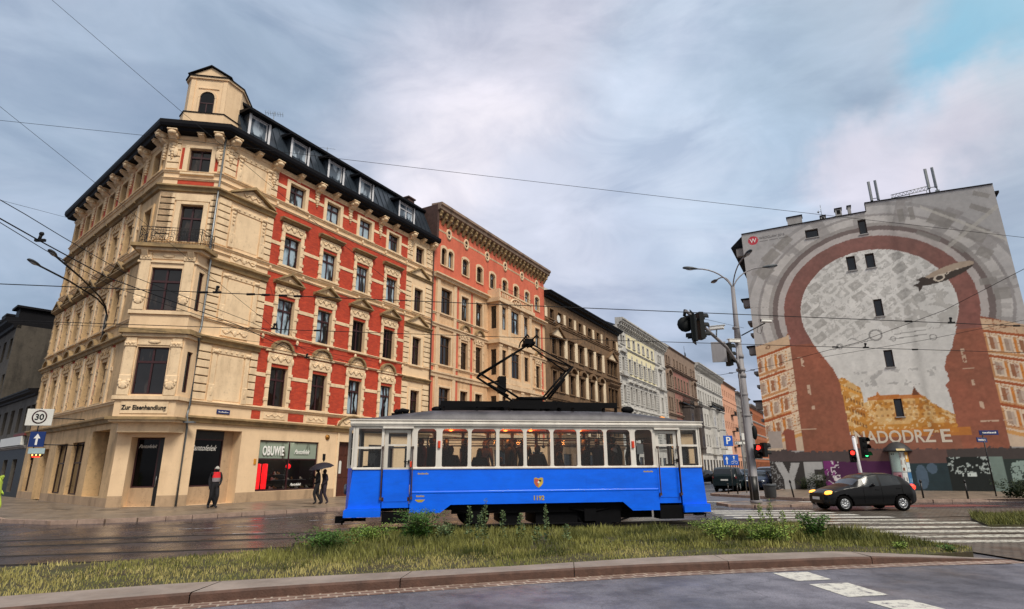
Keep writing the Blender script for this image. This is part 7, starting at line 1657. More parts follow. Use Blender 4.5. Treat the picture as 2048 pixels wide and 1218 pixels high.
for i, (x, y, a, c_, ht, lab) in enumerate(((2.75, 1.3, 30, CN, 1.0, 'dark standing passenger far inside the first wide tram window'), (3.35, 1.1, 160, CB, 1.02, 'standing passenger in black at the pillar before the second wide window'), (4.0, 1.5, 70, CG, .98, 'standing passenger in grey inside the second wide tram window'), (4.75, 1.2, 200, CB, 1.0, 'standing passenger in black inside the third wide tram window'),
        (6.35, 1.45, 10, CB, 1.03, 'tall standing passenger far inside the fifth wide tram window'), (7.65, 1.35, 250, CN, 1.0, 'standing passenger in navy at the left of the last wide window'), (8.1, 1.1, 100, CB, 1.04, 'tall standing passenger in black at the last wide tram window'), (8.75, 1.0, 60, CB, 1.0, 'standing passenger in black behind the paper notice'))):
    rider(x, y, HOLD if i % 2 else {}, (c_, CB, CB, skinm if i % 3 else skin2), ('short', (hbk, hbr, hgy)[i % 3]), R(a), lab, sc=ht)
# two at the pavement, one behind
red_front = cloth('red_jacket_front', '#d3222a'); greyt = cloth('grey_jacket_front', '#8a8488')
walk = dict(knL=(.14, .09, .52), anL=(.02, .09, .12), toL=(.16, .11, .05), knR=(-.02, -.10, .50), anR=(-.22, -.10, .13), toR=(-.10, -.12, .04), wrL=(.12, .16, 1.0), haL=(.17, .10, .98), elL=(-.06, .26, 1.18))
gx, gy = -13.55, 27.35
man = figure('person', walk, (CB, CB, CB, skinm), None, (gx, gy, .09), R(-40), ('hat', cloth('light_cap', '#b4b0a8')), 1.06)
tag(man, 'man in a light cap and black jacket with a red and grey chest', 'person')
mb = MB(); mb.raw([(.135, -.10, 1.08), (.15, .10, 1.08), (.20, .11, 1.26), (.185, -.11, 1.26)], [(0, 1, 2, 3)], 1); mb.raw([(.185, -.11, 1.26), (.20, .11, 1.26), (.165, .13, 1.46), (.15, -.10, 1.46)], [(0, 1, 2, 3)], 0); 
vest = MB()
for z0, z1, ra, rb, mi in ((1.10, 1.26, .150, .165, 1), (1.26, 1.50, .165, .13, 0)):
    n = 10; vs = []
    for z, rr_ in ((z0, ra), (z1, rb)):
        for k in range(n): t = R(-75 + 150 * k / (n - 1)); vs.append((math.cos(t) * rr_ * 1.0 + .012, math.sin(t) * rr_ * 1.18, z * 1.06))
    vest.raw(vs, [(k, k + 1, n + k + 1, n + k) for k in range(n - 1)], mi, True)
vest.build('jacket_front', [red_front, greyt], man)
man2 = figure('person', dict(knL=(.08, .09, .5), anL=(-.12, .09, .12), toL=(.02, .11, .04)), (CB, CB, CB, skinm), None, (-14.0, 28.3, .09), R(190), ('hat', CR_), 1.03)
tag(man2, 'person in black with a red cap half hidden behind the man with the light cap', 'person')
um1 = figure('person', dict(walk, elR=(.12, -.24, 1.22), wrR=(.24, -.12, 1.36), haR=(.27, -.08, 1.42)), (CB, CB, CB, skinm), None, (-9.75, 30.0, .09), R(200), ('short', hbk), 1.02)
tag(um1, 'person in a black coat holding the umbrella by the shop door', 'person')
um2 = figure('person', dict(walk, knR=(.12, -.1, .5), anR=(.02, -.1, .1), toR=(.16, -.11, .04), knL=(.0, .1, .5), anL=(-.2, .1, .12), toL=(-.08, .12, .04)), (cloth('dark_violet_cloth', '#2c2430'), CB, plain('white_shoe', hexc('#d8d4cc'), .6), skin2), None, (-9.47, 30.2, .09), R(215), ('short', hbr), .97)
tag(um2, 'person in a dark violet jacket and pale shoes sheltering under the umbrella', 'person')
mb = MB(); n = 16; vs = []
for i in range(6):
    ph = R(68) * i / 5
    for k in range(n): sag = 1 - .06 * (k % 2) * (i / 5); vs.append((math.sin(ph) * .66 * math.cos(2 * math.pi * k / n) * sag, math.sin(ph) * .66 * math.sin(2 * math.pi * k / n) * sag, math.cos(ph) * .42 - .42 + .02 * (k % 2) * (i / 5)))
mb.raw(vs, [(i * n + k, (i + 1) * n + k, (i + 1) * n + (k + 1) % n, i * n + (k + 1) % n) for i in range(5) for k in range(n)], 0, True)
ur = empty('umbrella', (-9.64, 29.92, 2.08), .3); ur.rotation_euler = (R(6), R(-10), .3); tag(ur, 'open black umbrella held over the couple by the shop door', 'umbrella'); mb.build('canopy', plain('black_umbrella_cloth', hexc('#1a1422'), .7), ur)
mb = MB()
for k in range(8): mb.tube([(0, 0, -.02), (math.cos(math.pi * k / 4) * .34, math.sin(math.pi * k / 4) * .34, -.12), (math.cos(math.pi * k / 4) * .6, math.sin(math.pi * k / 4) * .6, -.27)], .005, 4)
mb.build('rib', M['iron'], ur); mb = MB(); mb.tube([(0, 0, .06), (0, 0, -.66)], .01, 5); mb.tube([(0, 0, -.66), (0, 0, -.74), (.03, 0, -.77), (.06, 0, -.74)], .014, 5); mb.build('shaft', M['iron'], ur)
hv = figure('person', walk, (plain('high_visibility_yellow', hexc('#b4cc50'), .7), CN, CB, skinm), None, (-19.86, 23.2, -.03), R(20), ('short', hbk), 1.0)
tag(hv, 'person in a bright yellow jacket cut by the left edge of the picture', 'person')
# ================================================================ cars
M['glasscar'] = plain('tinted_car_glass', hexc('#20262b'), .16, var=.1, spec=.5, coat=.1)
M['tyre'] = plain('tyre_rubber', hexc('#0a0a0a'), .9, var=.2, spec=.1); M['alloy'] = plain('alloy_wheel', hexc('#b9bcc0'), .3, metal=.8, var=.1)
M['lampor'] = emit('lit_amber_lamp', (1.0, .30, .03), 3.5); M['lampred'] = emit('lit_red_lamp', (1.0, .04, .02), 2.0); M['lampwarm'] = emit('lit_headlamp', (1.0, .42, .06), 2.5); M['lampoff'] = plain('lamp_glass', hexc('#9aa0a6'), .1, metal=.3)
def interp(P_, x):
    P_ = sorted(P_)
    if x <= P_[0][0]: return P_[0][1]
    for (a, b), (c_, d) in zip(P_, P_[1:]):
        if a <= x <= c_:
            t = (x - a) / (c_ - a); t2 = t * t * (3 - 2 * t); t = .5 * t + .5 * t2; return b + (d - b) * t
    return P_[-1][1]
def make_car(name, lab, paint, loc, heading, prof, L, Wd=1.7, wb=(.72, 3.15), wr=.31, group=None, lit=False, res=.045, plate=True):
    """car pointing along +x locally; prof: dict of side view curves from the front bumper (x=0) to the tail (x=L)"""
    root = empty(name, loc, R(heading)); tag(root, lab, 'car', group)
    top, belt, bot, wid, green = prof['top'], prof['belt'], prof['bot'], prof['wid'], prof['green']
    nx = int(L / res); xs_ = [L * i / nx for i in range(nx + 1)]; ns = 30
    V_, mi_of = [], {}
    def sec(x):
        zt, zb, z0, w, g_ = interp(top, x), interp(belt, x), interp(bot, x), interp(wid, x) * Wd / 2, interp(green, x)
        zb = min(zb, zt - .02); P_ = []
        for k in range(ns + 1):
            s = k / ns
            if s < .12: t = s / .12; P_.append((w * (.80 + .17 * t), z0 + .05 * t * t * 0 + .06 * t))
            elif s < .52: t = (s - .12) / .40; P_.append((w * (.97 + .03 * math.sin(math.pi * t)), z0 + .06 + (zb - z0 - .06) * t))
            elif s < .80: t = (s - .52) / .28; P_.append((w * (.97 - (.97 - g_) * t ** 1.15), zb + (zt - zb - .02) * t))
            else: t = (s - .80) / .20; P_.append((w * g_ * (1 - t) if t < 1 else 0, zt - .02 + (.02 + .03) * (1 - (1 - t) ** 2)))
        return P_
    secs = [sec(x) for x in xs_]
    groups = {'body': MB(), 'window': {}, 'windscreen': MB(), 'rear_window': MB()}
    # two stages: classify quads; wheel openings are left out
    ws0, ws1, rw0, rw1 = prof['ws'][0], prof['ws'][1], prof['rw'][0], prof['rw'][1]
    bv = {}; bodyv, bodyf, bodym = [], [], []
    def emit_face(store, quad): store.face(quad, 0, True)
    sidewin = {a: MB() for a in range(len(prof['win']))}; sidewin2 = {a: MB() for a in range(len(prof['win']))}
    for i in range(nx):
        for k in range(ns):
            q = [secs[i][k], secs[i + 1][k], secs[i + 1][k + 1], secs[i][k + 1]]; X4 = [xs_[i], xs_[i + 1], xs_[i + 1], xs_[i]]
            cx_ = sum(X4) / 4; cz_ = sum(p[1] for p in q) / 4; s = (k + .5) / ns
            if any((cx_ - w_) ** 2 + (cz_ - wr) ** 2 < (wr + .065) ** 2 for w_ in wb) and s < .52: continue
            tgt = None
            if .54 < s < .765:
                for a, (x0, x1) in enumerate(prof['win']):
                    zt_, zb_ = interp(top, cx_), interp(belt, cx_)
                    if x0 < cx_ < x1 and zt_ - zb_ > .16: tgt = ('w', a)
            if s > .80 or (s > .6 and tgt is None):
                if s > .80 and ws0 < cx_ < ws1: tgt = ('f',)
                if s > .80 and rw0 < cx_ < rw1: tgt = ('r',)
            for sg in (1, -1):
                P_ = [(X4[j], sg * q[j][0], q[j][1]) for j in range(4)]
                if sg < 0: P_ = P_[::-1]
                if tgt is None:
                    ids = []
                    for p in P_:
                        key = (round(p[0], 4), round(p[1], 4), round(p[2], 4))
                        if key not in bv: bv[key] = len(bodyv); bodyv.append(p)
                        ids.append(bv[key])
                    ids = list(dict.fromkeys(ids))
                    if len(ids) > 2: bodyf.append(tuple(ids))
                elif tgt[0] == 'w': emit_face(sidewin[tgt[1]] if sg > 0 else sidewin2[tgt[1]], P_)
                elif tgt[0] == 'f': emit_face(groups['windscreen'], P_)
                else: emit_face(groups['rear_window'], P_)
    for i, rev in ((0, False), (nx, True)):
        P_ = [(xs_[i], p[0], p[1]) for p in secs[i]] + [(xs_[i], -p[0], p[1]) for p in secs[i][::-1]][1:]
        base = len(bodyv); bodyv += P_; bodyf.append(tuple(range(base, base + len(P_)))[::-1 if rev else 1])
    mb = MB(); mb.raw(bodyv, bodyf, 0, True); mb.v = [(L / 2 - x, -y, z) for x, y, z in mb.v]
    flip = lambda m_: setattr(m_, 'v', [(L / 2 - x, -y, z) for x, y, z in m_.v]) or m_
    mb.build('body', paint, root)
    for dct in (sidewin, sidewin2):
        for a in dct:
            if dct[a].f: flip(dct[a]).build('side_window', M['glasscar'], root)
    if groups['windscreen'].f: flip(groups['windscreen']).build('windscreen', M['glasscar'], root)
    if groups['rear_window'].f: flip(groups['rear_window']).build('rear_window', M['glasscar'], root)
    mb = MB(); mb.box(.35, L - .3, -Wd * .38, Wd * .38, .2, .62)      # dark underside and wheel houses
    for x in wb: mb.box(x - wr - .05, x + wr + .05, -Wd * .42, Wd * .42, .3, wr * 2 + .06)
    flip(mb).build('underside', M['tyre'], root)
    def wheelmesh():
        t = MB(); t.lathe([(wr * .66, -.1), (wr * .95, -.1), (wr, -.07), (wr, .07), (wr * .95, .1), (wr * .66, .1)], n=28, axis='Y', cap=False)
        r_ = MB(); r_.lathe([(0, .06), (wr * .66, .06), (wr * .66, -.09), (wr * .60, -.09), (wr * .58, .0), (0, .0)], n=24, axis='Y')
        for k in range(9):
            a0 = 2 * math.pi * k / 9
            for da in (-.09, .09): c1, s1 = math.cos(a0 + da * .4), math.sin(a0 + da * .4); c2, s2 = math.cos(a0 + da * 1.5), math.sin(a0 + da * 1.5); r_.tube([(c1 * wr * .1, -.06, s1 * wr * .1), (c2 * wr * .6, -.085, s2 * wr * .6)], [.022, .016], 4)
        r_.lathe([(0, -.09), (.04, -.085), (.05, -.03)], n=10, axis='Y'); return t.mesh('tyre', M['tyre']), r_.mesh('rim', M['alloy'])
    tm, rm = cached(('wheel', wr), wheelmesh)
    for x in wb:
        for sg in (-1, 1):
            w_ = link('wheel', tm, root, (L / 2 - x, sg * (Wd / 2 - .11), wr), 0 if sg < 0 else math.pi); link('rim', rm, w_)
    # lamps, plates, grille, mirrors, handles
    hz = interp(belt, .3) - .12 if 'hl' not in prof else prof['hl']; wf = interp(wid, .22) * Wd / 2
    for sg in (-1, 1):
        m_ = MB(); m_.ball((.24, sg * wf * .80, hz), (.20, .16, .085), 10); flip(m_).build('headlight', M['lampwarm'] if lit else M['lampoff'], root)
        if lit: m_ = MB(); m_.ball((.13, sg * wf * .80, hz - .03), (.09, .13, .05), 8); flip(m_).build('indicator', M['lampor'], root)
        tz_ = prof.get('tl', hz + .1); wt_ = interp(wid, L - .1) * Wd / 2; m_ = MB(); m_.ball((L - .13, sg * wt_ * .88, tz_), (.17, .10, .13), 8); flip(m_).build('tail_light', M['lampred'] if lit else plain('dull_red_lens', hexc('#5c0f10'), .2) if 'dull_red_lens' not in bpy.data.materials else bpy.data.materials['dull_red_lens'], root)
        mx_ = prof['ws'][1] - .05; m_ = MB(); m_.ball((mx_ + .12, sg * (Wd / 2 + .08), interp(belt, mx_) + .08), (.06, .10, .07), 8); m_.box(mx_ + .08, mx_ + .16, min(sg * Wd / 2 * .9, sg * (Wd / 2 + .05)), max(sg * Wd / 2 * .9, sg * (Wd / 2 + .05)), interp(belt, mx_) + .02, interp(belt, mx_) + .05); flip(m_).build('mirror', paint, root)
    for hx in [prof['win'][0][0] - .08] + [b + .04 for a, b in prof['win']]:
        S_ = sec(hx)
        for sg in (-1, 1):
            m_ = MB(); m_.tube([(hx, sg * p[0] * 1.004, p[1]) for p in S_[5:16]], .006, 4); flip(m_).build('shut_line', M['tyre'], root)
    m_ = MB(); m_.box(-.015, .06, -.42, .42, .30, .44); m_.box(-.01, .08, -.5, .5, hz - .10, hz - .02); flip(m_).build('grille', M['black'], root)
    for x0, x1 in ((-.035, -.02), (L + .005, L + .02)): m_ = MB(); z_ = .50 if x0 < 0 else prof.get('pl', .62); m_.box(x0, x1, -.26, .26, z_ - .055, z_ + .055); flip(m_).build('number_plate', M['signwhite'], root)
    for sg in (-1, 1):
        for hx in prof['handles']:
            m_ = MB(); y_ = sg * (interp(wid, hx) * Wd / 2 + .012); m_.box(hx, hx + .18, min(y_, y_ - sg * .03), max(y_, y_ - sg * .03), interp(belt, hx) - .13, interp(belt, hx) - .10); flip(m_).build('door_handle', paint, root)
    return root
HATCH = dict(top=[(0, .62), (.12, .74), (.45, .86), (.95, .98), (1.15, 1.03), (1.55, 1.27), (1.9, 1.42), (2.3, 1.475), (2.9, 1.46), (3.35, 1.36), (3.62, 1.16), (3.78, .96), (3.9, .84)], belt=[(0, .60), (.3, .76), (.9, .90), (1.2, .93), (2.4, .96), (3.3, 1.02), (3.62, 1.0), (3.9, .80)],
             bot=[(0, .30), (.15, .20), (.5, .19), (3.5, .20), (3.75, .26), (3.9, .36)], wid=[(0, .66), (.1, .80), (.35, .93), (.8, 1.0), (3.2, 1.0), (3.6, .95), (3.82, .84), (3.9, .74)], green=[(0, .8), (.95, .82), (1.4, .78), (2.4, .74), (3.3, .72), (3.9, .8)],
             ws=(1.12, 1.86), rw=(3.22, 3.72), win=[(1.62, 2.28), (2.36, 3.16)], handles=[2.05, 2.95], hl=.72, tl=.92)
SUV = dict(top=[(0, .80), (.12, 1.0), (.6, 1.10), (1.2, 1.16), (1.6, 1.45), (1.95, 1.66), (2.5, 1.74), (4.0, 1.74), (4.3, 1.62), (4.45, 1.25), (4.55, 1.1)], belt=[(0, .78), (.4, 1.0), (1.2, 1.08), (4.2, 1.12), (4.55, 1.05)], bot=[(0, .4), (.3, .28), (4.2, .28), (4.55, .45)],
           wid=[(0, .8), (.3, .95), (.8, 1), (4.1, 1), (4.45, .96), (4.55, .9)], green=[(0, .84), (1.5, .82), (4.2, .82), (4.55, .86)], ws=(1.22, 1.9), rw=(4.2, 4.46), win=[(1.5, 2.4), (2.48, 3.4), (3.48, 4.1)], handles=[2.2, 3.2], hl=.88, tl=1.0, pl=.85)
carpaint = lambda nm, h: plain(nm, hexc(h), .3, var=.04, coat=.2, spec=.2, dirt=tuple(c_ * .6 for c_ in hexc(h)), dirtamt=.3)
PB = carpaint('black_car_paint', '#0c0d10')
PD, PG, PW, PS = carpaint('dark_green_car_paint', '#142224'), carpaint('grey_car_paint', '#5a5d61'), carpaint('white_car_paint', '#b9bcc0'), carpaint('navy_car_paint', '#182034')
make_car('hatchback_car', 'black small hatchback with its amber indicators lit, turning over the crossing', PB, (14.7, 25.6, -.03), 183, HATCH, 3.9, 1.68, (.70, 3.14), .305, lit=True)
make_car('parked_car', 'dark sport utility car seen from behind, left of the tall grey pole', PD, (16.7, 46.3, -.03), 60, SUV, 4.55, 1.85, (.85, 3.55), .36, 'cars parked in the side street', res=.09)
make_car('parked_car', 'pale car parked beyond the litter bin, nose towards the crossing', PW, (21.4, 50.5, -.03), 240, SUV, 4.55, 1.8, (.85, 3.55), .34, 'cars parked in the side street', res=.09)
make_car('parked_car', 'dark car parked between the sport utility car and the pale car', PS, (19.2, 47.2, -.03), 240, HATCH, 3.9, 1.7, (.70, 3.14), .305, 'cars parked in the side street', res=.09)
for i, (x, y, p_, a, l_) in enumerate(((20.6, 66, PB, 225, 'black car parked nearest the tram at the far kerb'), (23.4, 66.5, PG, 230, 'grey car in the row just left of the sign with the P'), (25.4, 69.5, PS, 230, 'dark blue car third in the far parked row'), (28.5, 74, PD, 235, 'dark green car fourth in the far parked row'), (31.5, 79, PG, 240, 'grey car at the far end of the parked row'))):
    make_car('parked_car', l_, p_, (x, y, -.03), a, HATCH, 3.9, 1.7, (.70, 3.14), .305, 'cars parked at the far kerb', res=.12)
# ================================================================ street furniture
def ray_(x, y):
    a, b = (x - 1024) / 1150, (609 - y) / 1150; c_, s_ = math.cos(R(.4)), math.sin(R(.4)); a, b = a * c_ + b * s_, -a * s_ + b * c_
    return Vector((a, math.cos(R(15.9)) - math.sin(R(15.9)) * b, math.sin(R(15.9)) + math.cos(R(15.9)) * b))
def at(x, y, Y): r_ = ray_(x, y); k = Y / r_.y; return Vector((r_.x * k, Y, EYE + r_.z * k))
def atz(x, y, z): r_ = ray_(x, y); k = (z - EYE) / r_.z; return Vector((r_.x * k, r_.y * k, z))
M['polegrey'] = plain('weathered_pole_paint', hexc('#8d8a8c'), .6, var=.2, scale=1.5, dirt=hexc('#4a4648'), dirtamt=.6, stretch=(2, 2, .4))
M['lampgrey'] = plain('lamp_housing', hexc('#3b4147'), .5, var=.15)
M['sigblack'] = plain('signal_black', hexc('#0c1112'), .6, var=.2, spec=.25)
M['wire'] = plain('overhead_wire', hexc('#141416'), .6, var=.1, spec=.2)
def lamphead(parent, p, d, sz=.8, mat='lampgrey'):
    d = Vector(d).normalized(); rz = math.atan2(d.y, d.x); mb = MB(); n = 10; prof = [(-.12, .05), (0, .09), (.25, .15), (.55, .16), (.78, .11), (.85, .03)]
    vs = []
    for x, r_ in prof:
        for k in range(n): t = 2 * math.pi * k / n; vs.append((x * sz, math.cos(t) * r_ * sz, math.sin(t) * r_ * sz * (.75 if math.sin(t) > 0 else .5)))
    mb.raw(vs, [(i * n + k, i * n + (k + 1) % n, (i + 1) * n + (k + 1) % n, (i + 1) * n + k) for i in range(len(prof) - 1) for k in range(n)], 0, True)
    h = mb.build('lamp_head', M[mat], parent, p, rz); h.rotation_euler = (0, -R(6), rz)
    g_ = MB(); g_.ball((.42 * sz, 0, -.06 * sz), (.28 * sz, .11 * sz, .06 * sz), 8); g_.build('diffuser', M['lampoff'], h); return h
# tall pole on the island
PX, PY = 11.65, 29.2
pole = empty('lighting_pole', (PX, PY, .05)); tag(pole, 'tall grey lighting pole with four curved arms standing on the traffic island', 'pole')
mb = MB(); mb.tube([(0, 0, 0), (.0, 0, .02), (.03, 0, 5.2), (.05, 0, 8.05)], [.24, .21, .185, .15], 14); mb.tube([(.05, 0, 8.0), (.06, 0, 8.9), (.10, 0, 10.9)], [.17, .13, .10], 12)
for z, r_ in ((.03, .27), (5.15, .20), (7.9, .19), (8.6, .17), (6.4, .22), (4.1, .21)): mb.lathe([(r_, z), (r_ + .01, z + .02), (r_ + .01, z + .10), (r_, z + .12)], (.02, 0, 0), 14)
mb.build('shaft', M['polegrey'], pole)
mb = MB(); mb.lathe([(.215, .03), (.218, 1.25)], (-.02, -.01, 0), 14); mb.build('base_band', M['black'], pole)
mb = MB(); mb.tube([(-.16, -.14, .1), (-.15, -.12, 5.6), (-.1, -.15, 7.8)], .035, 6); mb.build('cable_conduit', M['polegrey'], pole)
for q, k in (((-1.85, .1, 11.95), 1), ((-.05, 2.1, 12.0), 1), ((.1, -1.8, 12.1), 1), ((1.8, -.1, 12.0), 1)):
    q = Vector(q); d = Vector((q.x, q.y, 0)).normalized(); mb = MB(); pts = []
    for j in range(9): t = j / 8; pts.append(Vector((.10, 0, 10.7)) + d * (q.xy.length * t ** 1.5 * .98) + Vector((0, 0, 1.27 * math.sin(math.pi / 2 * t) ** .9)))
    mb.tube(pts, .035, 6); mb.build('arm', M['polegrey'], pole); lamphead(pole, pts[-1], d, .85)
# signal arm reaching over the road
def signal_head(parent, p, face, lit=None, n=3, name='signal_head', s=1.0, board=False):
    """n lenses in a black housing; face: heading (deg) the lenses look at"""
    h = empty(name, p, R(face)); h.parent = parent
    mb = MB(); H_ = .36 * n * s; mb.box(-.16 * s, .02, -.17 * s, .17 * s, -H_ / 2, H_ / 2)
    if board: mb.box(-.05, -.03, -.30 * s, .30 * s, -H_ / 2 - .12, H_ / 2 + .12)
    mb.build('housing', M['sigblack'], h)
    for k in range(n):
        z = H_ / 2 - (.18 + .36 * k) * s; v = MB(); m_ = 10
        vs = [(x, math.cos(R(-20 + 220 * j / m_)) * .145 * s, z + math.sin(R(-20 + 220 * j / m_)) * .145 * s) for x in (.02, .24 * s) for j in range(m_ + 1)]
        v.raw(vs, [(j, j + 1, m_ + 2 + j, m_ + 1 + j) for j in range(m_)], 0, True)
        vs = [(x, math.cos(R(-20 + 220 * j / m_)) * .155 * s, z + math.sin(R(-20 + 220 * j / m_)) * .155 * s) for x in (.02, .24 * s) for j in range(m_ + 1)]
        v.raw(vs, [(j, m_ + 1 + j, m_ + 2 + j, j + 1) for j in range(m_)], 0, True); v.build('visor', M['sigblack'], h)
        l_ = MB(); l_.lathe([(0, .05), (.08 * s, .04), (.12 * s, .02)], (0, 0, z), 12, axis='X')
        col = None
        if lit == k: col = 'lit_red_signal' if k == 0 else 'lit_green_signal'
        if col:
            if col not in M: M[col] = emit(col, (1.0, .03, .02) if k == 0 else (.05, 1.0, .25), 3.0)
            l_.build('lens', M[col], h)
        else:
            if 'dead_lens' not in M: M['dead_lens'] = plain('dead_lens', hexc('#26211c'), .25)
            l_.build('lens', M['dead_lens'], h)
    return h
arm_root = empty('traffic_gantry', (PX, PY, 7.1)); tag(arm_root, 'grey signal arm reaching from the tall pole out over the road', 'gantry')
E_ = at(1372, 622, 20.6) - Vector((PX, PY, 7.1)); mb = MB(); mb.tube([(0, 0, -.9), (E_.x * .05, E_.y * .05, -.35), (E_.x * .3, E_.y * .3, E_.z * .3), E_], [.07, .075, .075, .06], 8); mb.lathe([(.2, -.1), (.2, .1)], (0.05, 0, -.9), 12); mb.lathe([(.19, -.1), (.19, .1)], (0.05, 0, 0.1), 12); mb.build('arm', M['polegrey'], arm_root)
Ew = Vector((PX, PY, 7.1)) + E_
def top(o, lab, cat, group=None): tag(o, lab, cat, group); return o
r1 = empty('traffic_light', at(1404, 652, 21.7)); top(r1, 'three lens traffic light near the tip of the signal arm', 'traffic light', 'traffic lights on the signal arm'); signal_head(r1, (0, 0, 0), 10, s=.98, name='signal_head')
r2 = empty('traffic_light', at(1384, 655, 21.2)); top(r2, 'traffic light seen from behind at the very tip of the signal arm', 'traffic light', 'traffic lights on the signal arm'); signal_head(r2, (0, 0, 0), 150, s=.95, board=True)
mb = MB(); mb.lathe([(0, -.02), (.30, -.02), (.30, .02), (0, .02)], (-.28, -.1, .1), 12, axis='Y'); mb.tube([(-.2, 0, .7), (-.25, 0, .45)], .06, 6); mb.build('round_plate', M['sigblack'], r2)
r3 = empty('traffic_light', at(1460, 709, 28.3)); top(r3, 'three lens traffic light fixed close to the tall pole below the signal arm', 'traffic light', 'traffic lights on the signal arm'); signal_head(r3, (0, 0, 0), 15, s=1.05)
mb = MB(); mb.box(-.34, .34, -.02, .02, -.5, .5); pl_ = mb.build('sign_plate', M['polegrey'], None, at(1438, 704, 27.6), R(-10)); tag(pl_, 'blank grey back of a sign plate beside the traffic light under the signal arm', 'sign')
def camera_box(p, rz, lab, stalk=None):
    c_ = empty('security_camera', p, rz); tag(c_, lab, 'camera', 'white security cameras'); mb = MB(); mb.cham(-.3, .3, -.09, .09, -.07, .08, .03); mb.box(-.34, .36, -.11, .11, .08, .10); mb.build('housing', M['white'], c_); mb = MB(); mb.lathe([(.05, -.32), (.06, -.3), (.0, -.3)], axis='X', n=8); mb.build('lens', M['black'], c_)
    if stalk: mb = MB(); mb.tube([(0, 0, -.05), stalk], .03, 6); mb.build('bracket', M['zinc'], c_)
camera_box(at(1433, 656, 24.0), R(-25), 'white security camera on top of the signal arm', (-.05, .05, -.4))
camera_box(at(1532, 642, 29.0), R(10), 'white security camera at the end of a thin rod right of the tall pole')
camera_box(at(1468, 682, 28.9), R(190), 'small white security camera clamped to the left of the tall pole', (.3, .1, -.1))
mb = MB(); a, b = at(1483, 671, 29.1), at(1530, 646, 29.0); mb.tube([a, b], .035, 6); mb.tube([at(1516, 655, 29), at(1514, 664, 29), at(1521, 668, 29), at(1526, 652, 29)], .015, 4); o = mb.build('camera_rod', M['iron']); tag(o, 'thin rod sticking out of the tall pole and carrying a camera', 'bracket')
# pedestrian signal and small plates on the pole
r4 = empty('pedestrian_signal', at(1513, 905, 29.0)); top(r4, 'pedestrian signal showing red on the tall pole', 'traffic light'); signal_head(r4, (-.02, -.28, .05), -95, lit=0, n=2, s=.95)
r5 = empty('traffic_light', at(1526, 903, 29.05)); top(r5, 'dark traffic light facing the side street on the right of the tall pole', 'traffic light'); signal_head(r5, (.12, .0, .08), 10, n=2, s=.95)
mb = MB(); mb.ball((0, 0, 0), (.14, .12, .36), 10); o = mb.build('signal_hood', M['sigblack'], None, at(1509, 865, 29.35)); tag(o, 'tall dark rounded hood behind the pole above the red pedestrian signal', 'signal hood')
def arrow_plate(name, p, rz, w, h, lab, col='signwhite', draw=None, edge='iron'):
    r_ = empty(name, p, rz); tag(r_, lab, 'sign'); mb = MB(); mb.cham(-w / 2, w / 2, -.015, .015, -h / 2, h / 2, .004); mb.build('plate', M[col], r_)
    if edge: mb = MB(); t = .02; [mb.box(*q) for q in ((-w / 2, w / 2, -.02, -.016, -h / 2, -h / 2 + t), (-w / 2, w / 2, -.02, -.016, h / 2 - t, h / 2), (-w / 2, -w / 2 + t, -.02, -.016, -h / 2 + t, h / 2 - t), (w / 2 - t, w / 2, -.02, -.016, -h / 2 + t, h / 2 - t))]; mb.build('border', M[edge], r_)
    if draw: draw(r_)
    return r_
def arrow(mb, x, z, L, ang, w=.035, y=-.018):
    c_, s_ = math.cos(ang), math.sin(ang); f = lambda a, b: (x + a * c_ - b * s_, z + a * s_ + b * c_)
    mb.prism([f(-L / 2, -w), f(L / 2 - L * .25, -w), f(L / 2 - L * .25, w), f(-L / 2, w)], y - .003, y); mb.prism([f(L / 2 - L * .42, -w * 3.2), f(L / 2, 0), f(L / 2 - L * .42, w * 3.2)], y - .006, y - .003)
def d1(r_):
    mb = MB(); arrow(mb, -.32, 0, .26, math.pi, .02); mb.ball((.06, -.02, .05), (.03, .004, .03), 6); mb.prism([(.03, .03), (.07, .03), (.14, -.08), (.10, -.08)], -.021, -.018); mb.prism([(.0, -.08), (.03, -.08), (.06, 0), (.03, .01)], -.021, -.018)
    for k in range(3): mb.box(.24 + k * .075, .29 + k * .075, -.021, -.018, -.05, .05)
    mb.build('symbols', M['black'], r_)
arrow_plate('direction_sign', at(1483, 886, 40), R(5), .95, .22, 'long white plate with a left arrow and a walking figure, left of the tall pole', draw=d1)
def d2(r_): mb = MB(); arrow(mb, .0, 0, .3, 0, .025); mb.build('symbols', M['black'], r_)
arrow_plate('direction_sign', at(1533, 893, 29.0), R(5), .40, .22, 'small white plate with a right arrow beside the pole signals', draw=d2)
arrow_plate('blank_plate', at(1487, 873, 40), R(3), .26, .44, 'small blank white plate above the long arrow plate', edge=None)
mb = MB(); mb.tube([(0, 0, 0), (0, 0, 4.2)], .04, 8); p_ = atz(1482, 982, 0.09); p_.z = .09; o = mb.build('sign_post', M['zinc'], None, (15.5, 40.15, .09)); tag(o, 'slim grey post carrying the long white arrow plate', 'post')
